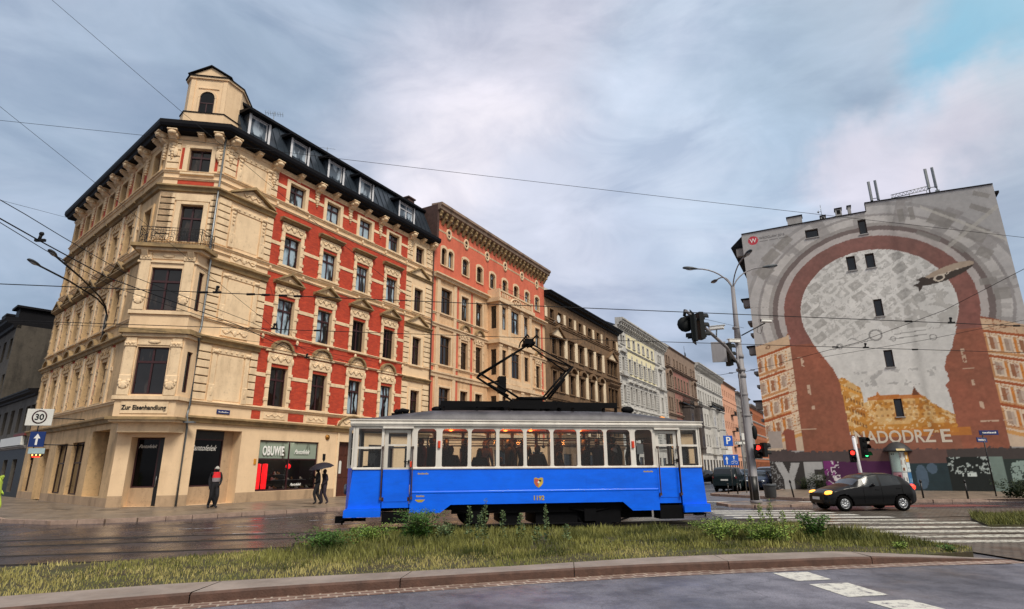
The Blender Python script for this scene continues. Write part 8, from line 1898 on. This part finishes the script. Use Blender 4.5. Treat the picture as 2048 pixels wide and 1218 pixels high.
# P sign stack
SP = Vector((15.62, 42.9, .09)); sp_ = empty('parking_sign', SP, R(4)); tag(sp_, 'blue parking sign with P above plates and a blue lane sign on one post', 'sign')
mb = MB(); mb.tube([(0, 0.03, 0), (0, 0.03, 4.0)], .04, 8); mb.build('post', M['zinc'], sp_)
mb = MB(); mb.cham(-.34, .34, -.03, 0, 3.1, 3.84, .01); q_ = mb.build('parking_plate', M['signblue'], sp_); link('lettering', text_mesh('P', .72, M['letter'], .003, align='CENTER', bold=.012), q_, (0, -.034, 3.25))
mb = MB(); mb.cham(-.08, .24, -.02, 0, 2.82, 3.07, .005); mb.cham(-.26, .24, -.02, 0, 2.52, 2.80, .005); mb.build('small_plates', M['signwhite'], sp_)
mb = MB(); mb.cham(-.5, .62, -.03, 0, 1.76, 2.50, .01); q_ = mb.build('lane_plate', M['signblue'], sp_)
mb = MB(); arrow(mb, -.25, 2.12, .56, math.pi / 2, .035, -.031); arrow(mb, .28, 2.3, .26, math.pi / 2, .03, -.031)
for c0 in (.14, .42): mb.tube([(c0 + .09 * math.cos(t * math.pi / 5), -.033, 1.95 + .09 * math.sin(t * math.pi / 5)) for t in range(11)], .012, 4)
mb.tube([(.14, -.033, 1.95), (.24, -.033, 2.08), (.36, -.033, 2.08), (.42, -.033, 1.95), (.30, -.033, 1.95), (.24, -.033, 2.08)], .01, 4); mb.build('lane_symbols', M['letter'], q_)
# litter bin, bollards
bn = empty('litter_bin', (13.0, 30.6, .09)); tag(bn, 'dark grey litter bin on legs right of the tall pole', 'litter bin')
mb = MB(); mb.lathe([(.24, .14), (.27, .18), (.30, .72), (.31, .76), (.26, .80), (.0, .82)], n=14); mb.build('body', plain('bin_plastic', hexc('#3b3d40'), .6, var=.2), bn); mb = MB(); mb.lathe([(.315, .70), (.33, .72), (.33, .77), (.315, .79)], n=14); mb.build('rim', M['lampgrey'], bn); mb = MB(); mb.tube([(-.2, 0, 0), (-.2, 0, .2)], .02, 5); mb.tube([(.2, 0, 0), (.2, 0, .2)], .02, 5); mb.tube([(-.26, 0, .02), (.26, 0, .02)], .02, 5); mb.build('legs', M['zinc'], bn)
for i, (x, y, h) in enumerate(((21.7, 32.1, .95), (23.3, 31.1, .95), (15.5, 33.5, .95), (13.95, 39.2, .65), (14.25, 38.4, .65), (14.4, 36.4, .75))):
    b_ = empty('bollard', (x, y, .09)); tag(b_, ['black bollard below the advertising column', 'black bollard right of the advertising column, nearer the corner', 'leaning black bollard between the litter bin and the mural wall', 'low black bollard left of the P sign post', 'low black bollard right of the P sign post', 'low black bollard just left of the tall pole'][i], 'bollard', 'black bollards')
    mb = MB(); mb.tube([(0, 0, 0), (0, 0, h * .85)], .045, 8); mb.build('post', M['black'], b_); mb = MB(); mb.lathe([(.05, h * .82), (.06, h * .86), (.06, h * .92), (.035, h * .97), (0, h)], n=10); mb.build('cap', M['black'], b_)
    if i == 2: b_.rotation_euler = (0, R(-7), 0)
# second signal post behind the car
s2 = empty('signal_post', (18.35, 31.6, .09), 0); tag(s2, 'white signal post behind the black hatchback', 'post'); mb = MB(); mb.tube([(0, 0, 0), (-.12, 0, 3.15)], .09, 10); mb.build('shaft', M['whframe'], s2); mb = MB(); mb.lathe([(.1, 3.14), (.02, 3.2)], (-.12, 0, 0), 10); mb.build('cap', M['whframe'], s2)
t1 = empty('traffic_light', at(1731, 898, 31.4)); top(t1, 'traffic light showing green on the right of the white signal post', 'traffic light'); signal_head(t1, (0, 0, .08), -70, lit=2, n=3, s=1.0)
t2 = empty('pedestrian_signal', at(1706, 912, 31.3)); top(t2, 'pedestrian signal showing red on the left of the white signal post', 'traffic light'); signal_head(t2, (0, 0, 0), -110, lit=0, n=2, s=.9)
# advertising column
ac = empty('advertising_column', (27.3, 42.2, .09)); tag(ac, 'round advertising column with a dark domed cap and pale posters by the mural wall', 'advertising column')
mb = MB(); mb.lathe([(.62, 0), (.66, .04), (.66, .3), (.60, .34), (.60, 2.62), (.64, 2.66)], n=28); mb.build('drum', plain('drum_paint', hexc('#7a8286'), .6, var=.15), ac)
mb = MB(); mb.lathe([(.90, 2.62), (.92, 2.66), (.86, 2.74), (.72, 2.92), (.50, 3.14), (.25, 3.28), (.0, 3.33)], n=28); mb.build('cap', plain('dome_metal', hexc('#2e3134'), .5, var=.2), ac)
def poster(a0, a1, z0, z1, mat, marks=None, r_=.605):
    mb = MB(); n = 6
    for k in range(n):
        t0, t1_ = R(a0 + (a1 - a0) * k / n), R(a0 + (a1 - a0) * (k + 1) / n); mb.face([(math.cos(t0) * r_, math.sin(t0) * r_, z0), (math.cos(t1_) * r_, math.sin(t1_) * r_, z0), (math.cos(t1_) * r_, math.sin(t1_) * r_, z1), (math.cos(t0) * r_, math.sin(t0) * r_, z1)], 0)
    if marks:
        for b0, b1, y0, y1 in marks:
            t0, t1_ = R(a0 + (a1 - a0) * b0), R(a0 + (a1 - a0) * b1); rr2 = r_ + .006; zz0, zz1 = z0 + (z1 - z0) * y0, z0 + (z1 - z0) * y1; mb.face([(math.cos(t0) * rr2, math.sin(t0) * rr2, zz0), (math.cos(t1_) * rr2, math.sin(t1_) * rr2, zz0), (math.cos(t1_) * rr2, math.sin(t1_) * rr2, zz1), (math.cos(t0) * rr2, math.sin(t0) * rr2, zz1)], 1)
    mb.build('poster', mat, ac)
pp = lambda n_, h: plain(n_, hexc(h), .6, var=.08, scale=6)
inkm = pp('poster_ink', '#2c3c40')
mk_ = [(.15, .3, .86, .94), (.4, .5, .86, .94)] + [(.1, .9, .12 + .1 * k, .15 + .1 * k) for k in range(7)]
poster(-175, -118, 1.25, 2.58, [pp('poster_mint', '#b9d3cc'), inkm], mk_); poster(-115, -85, 1.25, 2.58, [pp('poster_pale', '#d0d6d2'), pp('poster_rust', '#7a4a2c')], [(.1, .9, .7, .95), (.1, .9, .35, .6), (.2, .6, .05, .2)])
poster(-82, -50, 1.9, 2.58, [pp('poster_orange', '#d79a3c'), pp('poster_cream', '#e6dcc0')], [(.1, .5, .3, .7)]); poster(-82, -45, 1.25, 1.86, [pp('poster_pale2', '#c3d0d6'), inkm], [(.2, .8, .3, .5)])
poster(-175, -120, .38, 1.2, [pp('poster_pink', '#c99aa4'), pp('poster_wine', '#7a2438')], [(.1, .5, .2, .7), (.6, .9, .4, .8)]); poster(-117, -88, .38, 1.2, [pp('poster_white', '#cfd2d0'), pp('poster_black', '#1c2024')], [(.1, .8, .3, .6)]); poster(-85, -45, .38, 1.2, [pp('poster_blue', '#3c6f9c'), pp('poster_sky', '#9cc0d6')], [(.3, .8, .2, .5)])
mb = MB()
mb.face([(-.55, -.78, 2.66), (-.05, -.94, 2.66), (-.05, -.90, 2.80), (-.55, -.74, 2.80)]); mb.build('cap_label', pp('cap_label', '#d8c48a'), ac)
# street name post
sn = empty('street_name_post', (26.6, 33.4, .09)); tag(sn, 'slim post with two crossed navy street name plates in front of the mural', 'sign'); mb = MB(); mb.tube([(0, 0, 0), (0, 0, 3.5)], .035, 8); mb.build('post', M['iron'], sn)
for z, rz, L in ((3.42, -6, 1.0), (3.02, 28, 1.1)):
    mb = MB(); mb.cham(-.15 if z > 3.2 else -.75, L - .15 if z > 3.2 else .35, -.02, .02, z - .13, z + .13, .005); q_ = mb.build('name_plate', M['navy'], sn, (0, 0, 0), R(rz))
    mb = MB(); x0 = -.02 if z > 3.2 else -.62
    for k in range(9): mb.box(x0 + k * .085, x0 + .06 + k * .085, -.026, -.022, z - .04, z + .03 + .02 * (k % 4 == 0))
    mb.build('name_strokes', M['letter'], q_)
# wall lamp arms on the left facade
wl = empty('street_lamp', FL.world(LW - 5.2, -.1, 10.2)); tag(wl, 'double armed street lamp fixed to the left facade of the corner house', 'street lamp'); o0_ = wl.location.copy()
for hd, mid in ((atz(78, 531, 11.5), None), (atz(112, 513, 11.5), None)):
    d = hd - o0_; mb = MB(); pts = [Vector((0, 0, -.4)), Vector((0, 0, .2)), Vector((d.x * .06, d.y * .06, .62)), Vector((d.x * .2, d.y * .2, .9)), Vector((d.x * .6, d.y * .6, 1.18)), d]; mb.tube(pts, .045, 6); mb.build('arm', M['iron'], wl); lamphead(wl, d, Vector((d.x, d.y, 0)), .85)
mb = MB(); mb.tube([(0, 0, -1.5), (0, 0, .2)], .07, 8); mb.box(-.1, .1, -.05, .15, -1.3, -1.1); mb.build('wall_bracket', M['iron'], wl)
# hanging sign group at the left
sg = empty('speed_sign', at(76, 850, 31)); sg.rotation_euler = (0, 0, R(12)); tag(sg, 'white zone sign with 30 in a ring, hung left of the corner house', 'sign')
mb = MB(); mb.cham(-.62, .62, -.02, .02, -.03, .84, .01); mb.build('plate', M['signwhite'], sg)
mb = MB(); mb.lathe([(.29, -.024), (.36, -.026), (.36, -.02)], (0, 0, .42), 28, axis='Y', cap=False); mb.build('ring', plain('dark_ring', hexc('#3a1a20'), .5), sg)
link('lettering', text_mesh('30', .44, M['black'], .003, align='CENTER', bold=.012), sg, (0, -.025, .27))
mb = MB(); mb.tube([(0, .05, -1.8), (0, .05, .9)], .03, 6); mb.tube([(0, .05, -1.0), (1.9, 1.5, -1.0)], .03, 6); mb.tube([(0, .05, .4), (2.6, 2.2, .4)], .03, 6); mb.build('bracket', M['iron'], sg)
wsg = empty('arrow_sign', at(71, 893, 31)); wsg.rotation_euler = (0, 0, R(12)); tag(wsg, 'blue one way sign with a white arrow below the 30 sign', 'sign'); mb = MB(); mb.cham(-.36, .36, -.02, .02, -.02, .76, .01); mb.build('plate', plain('deep_blue_sign', hexc('#12306c'), .4), wsg); mb = MB(); arrow(mb, 0, .37, .58, math.pi / 2, .05, -.021); mb.build('arrow', M['letter'], wsg)
mb = MB(); mb.cham(-.38, .38, -.02, .02, -.14, .14, .005); o = mb.build('small_plate', plain('pale_blue_plate', hexc('#9fb6bc'), .5), None, at(73, 902, 31), R(12)); tag(o, 'small pale plate under the blue arrow sign', 'sign')
lr = empty('warning_lamp', at(75, 911, 31)); tag(lr, 'small lit amber and red lamp below the hanging signs', 'lamp'); mb = MB(); mb.ball((0, 0, 0), (.30, .1, .10), 10); mb.build('housing', M['iron'], lr)
mb = MB(); [mb.ball((x, -.1, .02), (.05, .03, .05), 6) for x in (-.2, .0, .2)]; mb.build('lamps', emit('amber_bulb', (1, .55, .15), 2.0), lr); mb = MB(); mb.box(-.2, .2, -.12, -.08, -.09, -.05); mb.build('red_strip', M['lampred'], lr)
# no entry style round sign and far bits beside the tram
mb = MB(); mb.lathe([(0, -.02), (.3, -.02), (.3, .02), (0, .02)], (0, 0, 2.5), 16, axis='Y'); mb.tube([(0, .03, 0), (0, .03, 2.8)], .03, 6); o = mb.build('round_sign', plain('dark_sign_back', hexc('#2c2a2c'), .6), None, (15.2, 49.5, .0)); tag(o, 'dark round sign on a post just right of the tram', 'sign')

# ================================================================ overhead wires
def wire(pts, r_, lab, fit=(), name='overhead_wire', sag=0.0, grp='overhead wires'):
    P_ = [Vector(p) for p in pts]; Q = []
    for a, b in zip(P_, P_[1:]):
        n = 8
        for k in range(n): t = k / n; q = a.lerp(b, t); q.z -= sag * 4 * t * (1 - t); Q.append(q)
    Q.append(P_[-1]); root = empty(name, P_[0]); tag(root, lab, 'wire', grp); mb = MB(); mb.tube([q - P_[0] for q in Q], r_, 5); mb.build('cable', M['wire'], root)
    for f, big in fit:
        f = Vector(f); mb = MB()
        if big: mb.box(f.x - .1, f.x + .1, f.y - .025, f.y + .025, f.z - .01, f.z + .04); mb.tube([f + Vector((-.03, 0, 0)), f + Vector((0, 0, .16))], .03, 5); mb.ball(f + Vector((0, 0, .15)), (.055, .04, .045), 6)
        else: mb.tube([f - Vector((.1, 0, 0)), f + Vector((.1, 0, 0))], .03, 6)
        mb.v = [(x - P_[0].x, y - P_[0].y, z - P_[0].z) for x, y, z in mb.v]; mb.build('fitting', M['wire'], root)
    return root
def trk(s, off, z): p = TP + TD * s + TN * off; return Vector((p.x, p.y, z))
def trkpx(x, off, z):
    r_ = ray_(x, 600); k = r_.x / r_.y; a = TP + TN * off; s = (k * a.y - a.x) / (TD.x - k * TD.y); return trk(s, off, z)
wire([trk(-24, 1.1, 5.93), trk(5.3, 1.1, 5.88), trk(36, 1.1, 5.93)], .011, 'contact wire over the tram, touching its pantograph', [(trkpx(x, 1.1, 5.9), b) for x, b in ((1715, 1), (1655, 0), (1810, 0), (555, 1), (640, 0))])
wire([trk(-20, 1.1 - 3.4, 6.0), trk(6, 1.1 - 3.4, 6.0), trk(30, 1.1 - 3.4, 6.0)], .012, 'nearer contact wire crossing the corner house and the mural with several clamps', [(trkpx(x, 1.1 - 3.4, 6.0), b) for x, b in ((432, 1), (405, 0), (500, 0), (530, 0), (565, 0), (595, 0), (1893, 1), (1808, 0), (2020, 0))])
wire([at(0 - 150, 225, 24), at(300, 272, 24), at(700, 320, 24), at(1400, 402, 24), at(2048, 475, 24), at(2250, 500, 24)], .010, 'long thin wire crossing the whole sky to the mural roof')
wire([at(60, -38, 20), at(365, 225, 20.5), at(600, 420, 21.5), at(815, 592, 23)], .009, 'steep wire falling past the turret of the corner house')
wire([at(-60, 165, 22), at(197, 371, 22.5), at(430, 560, 24), at(560, 665, 25)], .009, 'steep wire falling across the left facade and the balcony')
wire([at(-80, 380, 30), at(0, 400, 31), at(141, 437, 40.3)], .011, 'short wire from the left edge to the far end of the eaves')
pA = [atz(x, y, 6.1) for x, y in ((-60, 405), (0, 437), (80, 482), (215, 555), (480, 652), (614, 716), (732, 738))]
wire(pA, .013, 'thick contact wire sweeping down from the left edge over the corner house', [(pA[2], 1), (pA[5], 1)])
pB = [p + Vector((.35, .1, .12)) for p in pA]; wire(pB, .008, 'second wire running beside the thick sweeping contact wire')
pC = [atz(x, y, 6.2) for x, y in ((-60, 412), (0, 445), (90, 500), (230, 575), (470, 655), (620, 700), (745, 722))]; wire(pC, .008, 'lowest wire of the bundle sweeping over the corner house')
wire([atz(-40, 642, 6.4), atz(250, 655, 6.4), atz(620, 695, 6.4), atz(700, 726, 6.4)], .007, 'thin slack wire low over the first floor of the corner house')
wire([at(1560, 726, 20), at(1715, 685, 18), at(1890, 620, 16.5), at(2048, 538, 15), at(2120, 498, 14)], .008, 'thin wire rising to the right across the mural')
wire([at(1640, 715, 22), at(1850, 680, 20), at(2048, 640, 19), at(2120, 625, 18)], .007, 'faint lower wire rising to the right across the mural')
wire([at(1488, 656, 29), at(1400, 636, 22)], .008, 'thin stay wire between the tall pole and the arm tip')
wire([at(1484, 742, 29), at(1440, 750, 32), at(1380, 745, 45)], .012, 'short wire with a long insulator left of the tall pole', [(at(1462, 746, 30), 0)])
wire([at(1488, 744, 29), at(1512, 738, 30), at(1560, 728, 34)], .012, 'short wire with a long insulator right of the tall pole', [(at(1505, 740, 30), 0)])
wire([at(540, 572, 23), at(560, 640, 23.2), at(616, 715, 24)], .005, 'fine hanger wire near the sweeping contact wire')
# ================================================================ vegetation
def leafmat(name, c1, c2, tr=.25):
    m, nt, b = newmat(name); at_ = N(nt, 'ShaderNodeAttribute'); at_.attribute_name = 'tint'
    nt.links.new(mix(nt, c1, c2, at_.outputs['Fac']), b.inputs['Base Color']); b.inputs['Roughness'].default_value = .6; b.inputs['Specular IOR Level'].default_value = .25
    return m
rs = np.random.RandomState(5)
GRP = np.array([(p[0], p[1]) for p in GR])
def pin(P_, x, y):
    ins = np.zeros(x.shape, bool); n = len(P_)
    for i in range(n):
        x0, y0 = P_[i]; x1, y1 = P_[(i + 1) % n]
        if y0 == y1: continue
        ins ^= ((y0 > y) != (y1 > y)) & (x < (x1 - x0) * (y - y0) / (y1 - y0) + x0)
    return ins
def kdist(x, y):     # distance behind the kerb line
    d = np.full(x.shape, 1e9)
    for (ax, ay), (bx, by) in zip(KB, KB[1:]):
        L2 = (bx - ax) ** 2 + (by - ay) ** 2; t = np.clip(((x - ax) * (bx - ax) + (y - ay) * (by - ay)) / L2, 0, 1); d = np.minimum(d, np.hypot(x - ax - t * (bx - ax), y - ay - t * (by - ay)))
    return d
def fnoise(x, y, sc, seed):
    r2 = np.random.RandomState(seed); g_ = r2.rand(80, 80); X = (x / sc + 40) % 78; Y = (y / sc + 40) % 78; xi = X.astype(int); yi = Y.astype(int); fx = X - xi; fy = Y - yi; fx = fx * fx * (3 - 2 * fx); fy = fy * fy * (3 - 2 * fy)
    return g_[xi, yi] * (1 - fx) * (1 - fy) + g_[xi + 1, yi] * fx * (1 - fy) + g_[xi, yi + 1] * (1 - fx) * fy + g_[xi + 1, yi + 1] * fx * fy
def blades(name, n, cond, hfun, tintfun, mat, wid=.006, lean=.45, z0=.05):
    x = rs.uniform(-14, 10, n); y = rs.uniform(4.5, 20.5, n); k = pin(GR, x, y) & cond(x, y); x, y = x[k], y[k]; n = len(x)
    h = hfun(x, y) * rs.uniform(.45, 1.25, n); a = rs.uniform(0, 2 * np.pi, n); b = rs.uniform(0, 2 * np.pi, n); w = wid * rs.uniform(.7, 1.5, n) * (1 + h * 2); ln = h * lean * rs.uniform(.1, 1.3, n)
    dx, dy = np.cos(a) * w, np.sin(a) * w; lx, ly = np.cos(b) * ln, np.sin(b) * ln
    V = np.zeros((n, 5, 3)); V[:, 0] = np.stack([x - dx, y - dy, np.full(n, z0)], 1); V[:, 1] = np.stack([x + dx, y + dy, np.full(n, z0)], 1)
    V[:, 2] = np.stack([x - dx * .7 + lx * .35, y - dy * .7 + ly * .35, z0 + h * .6], 1); V[:, 3] = np.stack([x + dx * .7 + lx * .35, y + dy * .7 + ly * .35, z0 + h * .6], 1); V[:, 4] = np.stack([x + lx, y + ly, z0 + h], 1)
    base = np.arange(n)[:, None] * 5; T = np.concatenate([base + np.array([0, 1, 3]), base + np.array([0, 3, 2]), base + np.array([2, 3, 4])], 0)
    me = bpy.data.meshes.new(name); me.vertices.add(n * 5); me.vertices.foreach_set('co', V.reshape(-1)); me.loops.add(T.size); me.loops.foreach_set('vertex_index', T.reshape(-1).astype(np.int32)); me.polygons.add(len(T)); me.polygons.foreach_set('loop_start', (np.arange(len(T)) * 3).astype(np.int32)); me.update(); me.validate()
    t = np.clip(tintfun(x, y) + rs.uniform(-.22, .22, n), 0, 1); ca = me.color_attributes.new('tint', 'FLOAT_COLOR', 'POINT'); c4 = np.repeat(t, 5)[:, None] * np.ones((1, 4)); ca.data.foreach_set('color', c4.astype(np.float32).ravel())
    me.materials.append(mat); o = bpy.data.objects.new(name, me); COL.objects.link(o); return o
gy_ = leafmat('dry_grass_blades', hexc('#69722f'), hexc('#b0a468')); gg_ = leafmat('green_grass_blades', hexc('#3d451f'), hexc('#8c8a4a'))
thin = lambda x, y: rs.uniform(0, 1, x.shape) < np.clip(1.15 - .055 * np.maximum(y - 8, 0), .35, 1)
o = blades('grass', 165000, lambda x, y: (kdist(x, y) < np.where(x < -5, 3.6, 2.3)) & (fnoise(x, y, .5, 3) > .12 + .5 * rs.uniform(0, 1, x.shape) * (fnoise(x, y, 1.7, 13) > .5)), lambda x, y: .02 + .055 * fnoise(x, y, .7, 4) + .015 * np.clip(kdist(x, y), 0, 1.5), lambda x, y: .25 + .9 * fnoise(x, y, .9, 5) - .25 * (x > 3), gy_, .0055)
tag(o, 'short dry yellow green grass along the kerb', 'grass', kind='stuff')
def hback(x, y): return .035 + .13 * fnoise(x, y, .8, 6) ** 1.5 + .04 * np.clip(kdist(x, y) - 1.5, 0, 1.6) * (x > -4.5) + .15 * np.exp(-((x - 7.2) / 1.4) ** 2 - ((y - 15.5) / 1.6) ** 2) + .1 * np.exp(-((x + 3.4) / 1.2) ** 2 - ((y - 14.3) / 1.0) ** 2)
o = blades('long_grass', 190000, lambda x, y: (kdist(x, y) > 1.2) & (x > -5.8 + 3.5 * rs.uniform(-1, 1, x.shape) * fnoise(x, y, .8, 19)) & (y < 17.6 + .05 * x) & (fnoise(x, y, .8, 7) > .1 + .6 * rs.uniform(0, 1, x.shape) * (fnoise(x, y, 1.5, 17) > .45)), hback, lambda x, y: -.1 + 1.1 * fnoise(x, y, .8, 8) + .1 * (x > 4), gg_, .006, .5)
tag(o, 'longer darker grass in front of the tram', 'grass', kind='stuff')
def plant(name, lab, x, y, h, spread, n, leaf, mat, stems=1, flat=False, grp=None, z0=.05, fill=.35):
    root = empty(name, (x, y, z0)); tag(root, lab, 'plant', grp); r_ = random.Random(int((x + 50) * 97 + y * 13)); st = MB(); lf = MB(); tips = []
    for s_ in range(stems):
        a = r_.uniform(0, 6.28); sp_ = spread * r_.uniform(.1, .9) if stems > 1 else spread * .15; hh = h * r_.uniform(.7, 1.0) if stems > 1 else h
        tx_, ty_ = math.cos(a) * sp_, math.sin(a) * sp_; pts = [(tx_ * .15 * 0, 0, 0), (tx_ * .3, ty_ * .3, hh * .4), (tx_ * .8, ty_ * .8, hh * .8), (tx_, ty_, hh)]
        st.tube(pts, [.010, .008, .006, .003], 4); tips.append([Vector(p) for p in pts])
    for k in range(n):
        P_ = tips[r_.randrange(len(tips))]; t = r_.uniform(.03 if stems > 1 else .1, 1) ** (.9); i = min(2, int(t * 3)); p = P_[i].lerp(P_[i + 1], t * 3 - i)
        rad = spread * fill * (1.15 - t * .8) if stems > 1 else leaf * 1.2 * (1.2 - t); a = r_.uniform(0, 6.28); p = p + Vector((math.cos(a) * rad * r_.uniform(.1, 1), math.sin(a) * rad * r_.uniform(.1, 1), r_.uniform(-.04, .04) * h))
        L = leaf * r_.uniform(.6, 1.3) * (1.2 - .6 * t); d = Vector((math.cos(a), math.sin(a), r_.uniform(-.3, .9))).normalized(); sd_ = d.cross(Vector((r_.uniform(-1, 1), r_.uniform(-1, 1), 1))).normalized() * L * .28
        lf.face([p, p + d * L * .5 + sd_, p + d * L, p + d * L * .5 - sd_], 0)
    st.build('stem', M['stemgreen'], root); f_ = lf.build('foliage', mat, root)
    me = f_.data; ca = me.color_attributes.new('tint', 'FLOAT_COLOR', 'POINT'); t = np.repeat(np.random.RandomState(int(abs(x) * 100)).uniform(0, 1, len(me.vertices) // 4), 4); ca.data.foreach_set('color', (t[:, None] * np.ones((1, 4))).astype(np.float32).ravel()); return root
M['stemgreen'] = plain('weed_stem', hexc('#5a6238'), .8)
lg_ = leafmat('weed_leaves', hexc('#2c4a22'), hexc('#5d8038')); ll_ = leafmat('light_weed_leaves', hexc('#4c6a2c'), hexc('#93a850')); lp_ = leafmat('grey_green_leaves', hexc('#44583a'), hexc('#76895c')); lk_ = leafmat('dark_leaves', hexc('#14210f'), hexc('#28381c'))
def gpt(x, y): p = atz(x, y, .05); return p.x, p.y
x, y = gpt(833, 1078); plant('bush', 'dense green bush in front of the tram\'s left door', x, y, .74, .85, 3200, .07, lg_, 30, fill=.42)
x, y = gpt(890, 1080); plant('bush', 'lower paler bush just right of the dense green bush', x, y, .45, .5, 500, .07, lp_, 12)
x, y = gpt(650, 1098); plant('bush', 'dark low bush at the left end of the tall weeds', x, y, .42, 1.1, 2200, .06, lg_, 24)
x, y = gpt(735, 1085); plant('bush', 'olive low bush between the tram\'s left end and the dense green bush', x, y, .40, .9, 1800, .06, ll_, 20)
x, y = gpt(1445, 1078); plant('bush', 'bright green clump at the tram\'s right end', x, y, .48, .9, 2000, .06, ll_, 20)
x, y = gpt(1630, 1080); plant('bush', 'leafy bright bush at the right end of the verge', x, y, .66, .55, 1300, .08, lg_, 16)
x, y = gpt(1540, 1085); plant('bush', 'broad low clump under the tall weeds right of the tram', x, y, .45, 1.1, 2200, .06, ll_, 22)
x, y = gpt(1900, 1104); plant('bush', 'small dark tuft at the tip of the verge', x, y, .14, .25, 250, .05, lg_, 10)
x, y = gpt(1800, 1098); plant('bush', 'small round tuft near the tip of the verge', x, y, .15, .3, 300, .05, ll_, 10)
for i, (px, py, h, lab) in enumerate(((938, 1082, .80, 'thin weed stem left of the tallest weed before the tram'), (970, 1085, 1.10, 'tallest leafy weed standing in front of the tram'), (957, 1088, .62, 'short weed leaning by the tallest weed'), (1005, 1086, .72, 'bare weed stalk right of the tallest weed'), (1042, 1080, .62, 'weed stalk below the middle tram windows'), (1095, 1084, .92, 'tall seeding weed below the tram\'s crest'), (1133, 1086, .42, 'short weed right of the seeding weed'), (1075, 1088, .38, 'small pale weed left of the seeding weed'),
                                     (1505, 1088, .62, 'slim weed at the left of the right hand weed group'), (1528, 1086, .85, 'tall slim weed right of the tram, before the tall pole'), (1548, 1085, .95, 'tallest weed of the right hand group'), (1572, 1088, .7, 'weed stalk at the right of the right hand group'), (1440, 1085, .5, 'slim weed over the bright green clump'))):
    x, y = gpt(px, py); plant('weed', lab, x, y, h, .12, int(70 + 110 * h), .07, lp_ if i < 8 else ll_, 1 if h < .9 else 2, grp='tall weeds on the verge')
# shrubs at the foot of the mural, verge at far right
for i, (px, py, Y, h, sp_, n, lab) in enumerate(((1640, 975, 44.0, 1.3, 1.3, 900, 'dark shrub at the foot of the mural behind the black hatchback'), (1610, 978, 44.6, .9, .8, 500, 'low dark shrub left of the shrub behind the hatchback'), (2040, 985, 31.5, 1.0, 1.2, 1200, 'black green shrub cut by the right edge'), (1850, 978, 43, .6, .8, 300, 'low shrub right of the advertising column'))):
    p_ = atz(px, py, .1); k = Y / p_.y if i != 2 else 1; plant('bush', lab, p_.x * k if i != 2 else 26.2, Y if i != 2 else 31.6, h, sp_, n, .13, lk_, 14, z0=.09)
o = None
GRs = GR; GR = [(14.2, 18.4), (15.4, 20.6), (16.6, 22.2), (30, 22.4), (30, 17.6), (18, 17.5)]
slab('verge', GR, .03, M['soil'], .06)
def blades2(): 
    global rs
    n = 26000; x = rs.uniform(14, 26, n); y = rs.uniform(17.5, 22.4, n); k = pin(GR, x, y); return x[k], y[k]
_x, _y = blades2(); _old = rs.uniform
class _U:
    pass
n = len(_x); h = (.10 + .16 * fnoise(_x, _y, .9, 12)) * rs.uniform(.5, 1.3, n); a = rs.uniform(0, 6.28, n); b = rs.uniform(0, 6.28, n); w = .008 * (1 + h * 2); ln = h * .5
V = np.zeros((n, 3, 3)); V[:, 0] = np.stack([_x - np.cos(a) * w, _y - np.sin(a) * w, np.full(n, .03)], 1); V[:, 1] = np.stack([_x + np.cos(a) * w, _y + np.sin(a) * w, np.full(n, .03)], 1); V[:, 2] = np.stack([_x + np.cos(b) * ln, _y + np.sin(b) * ln, .03 + h], 1)
me = bpy.data.meshes.new('long_grass'); me.from_pydata(V.reshape(-1, 3).tolist(), [], (np.arange(n * 3).reshape(-1, 3)).tolist()); ca = me.color_attributes.new('tint', 'FLOAT_COLOR', 'POINT'); ca.data.foreach_set('color', (np.repeat(rs.uniform(0, .8, n), 3)[:, None] * np.ones((1, 4))).astype(np.float32).ravel()); me.materials.append(gg_)
o = bpy.data.objects.new('long_grass', me); COL.objects.link(o); tag(o, 'grass on the far verge right of the crossing', 'grass', kind='stuff')
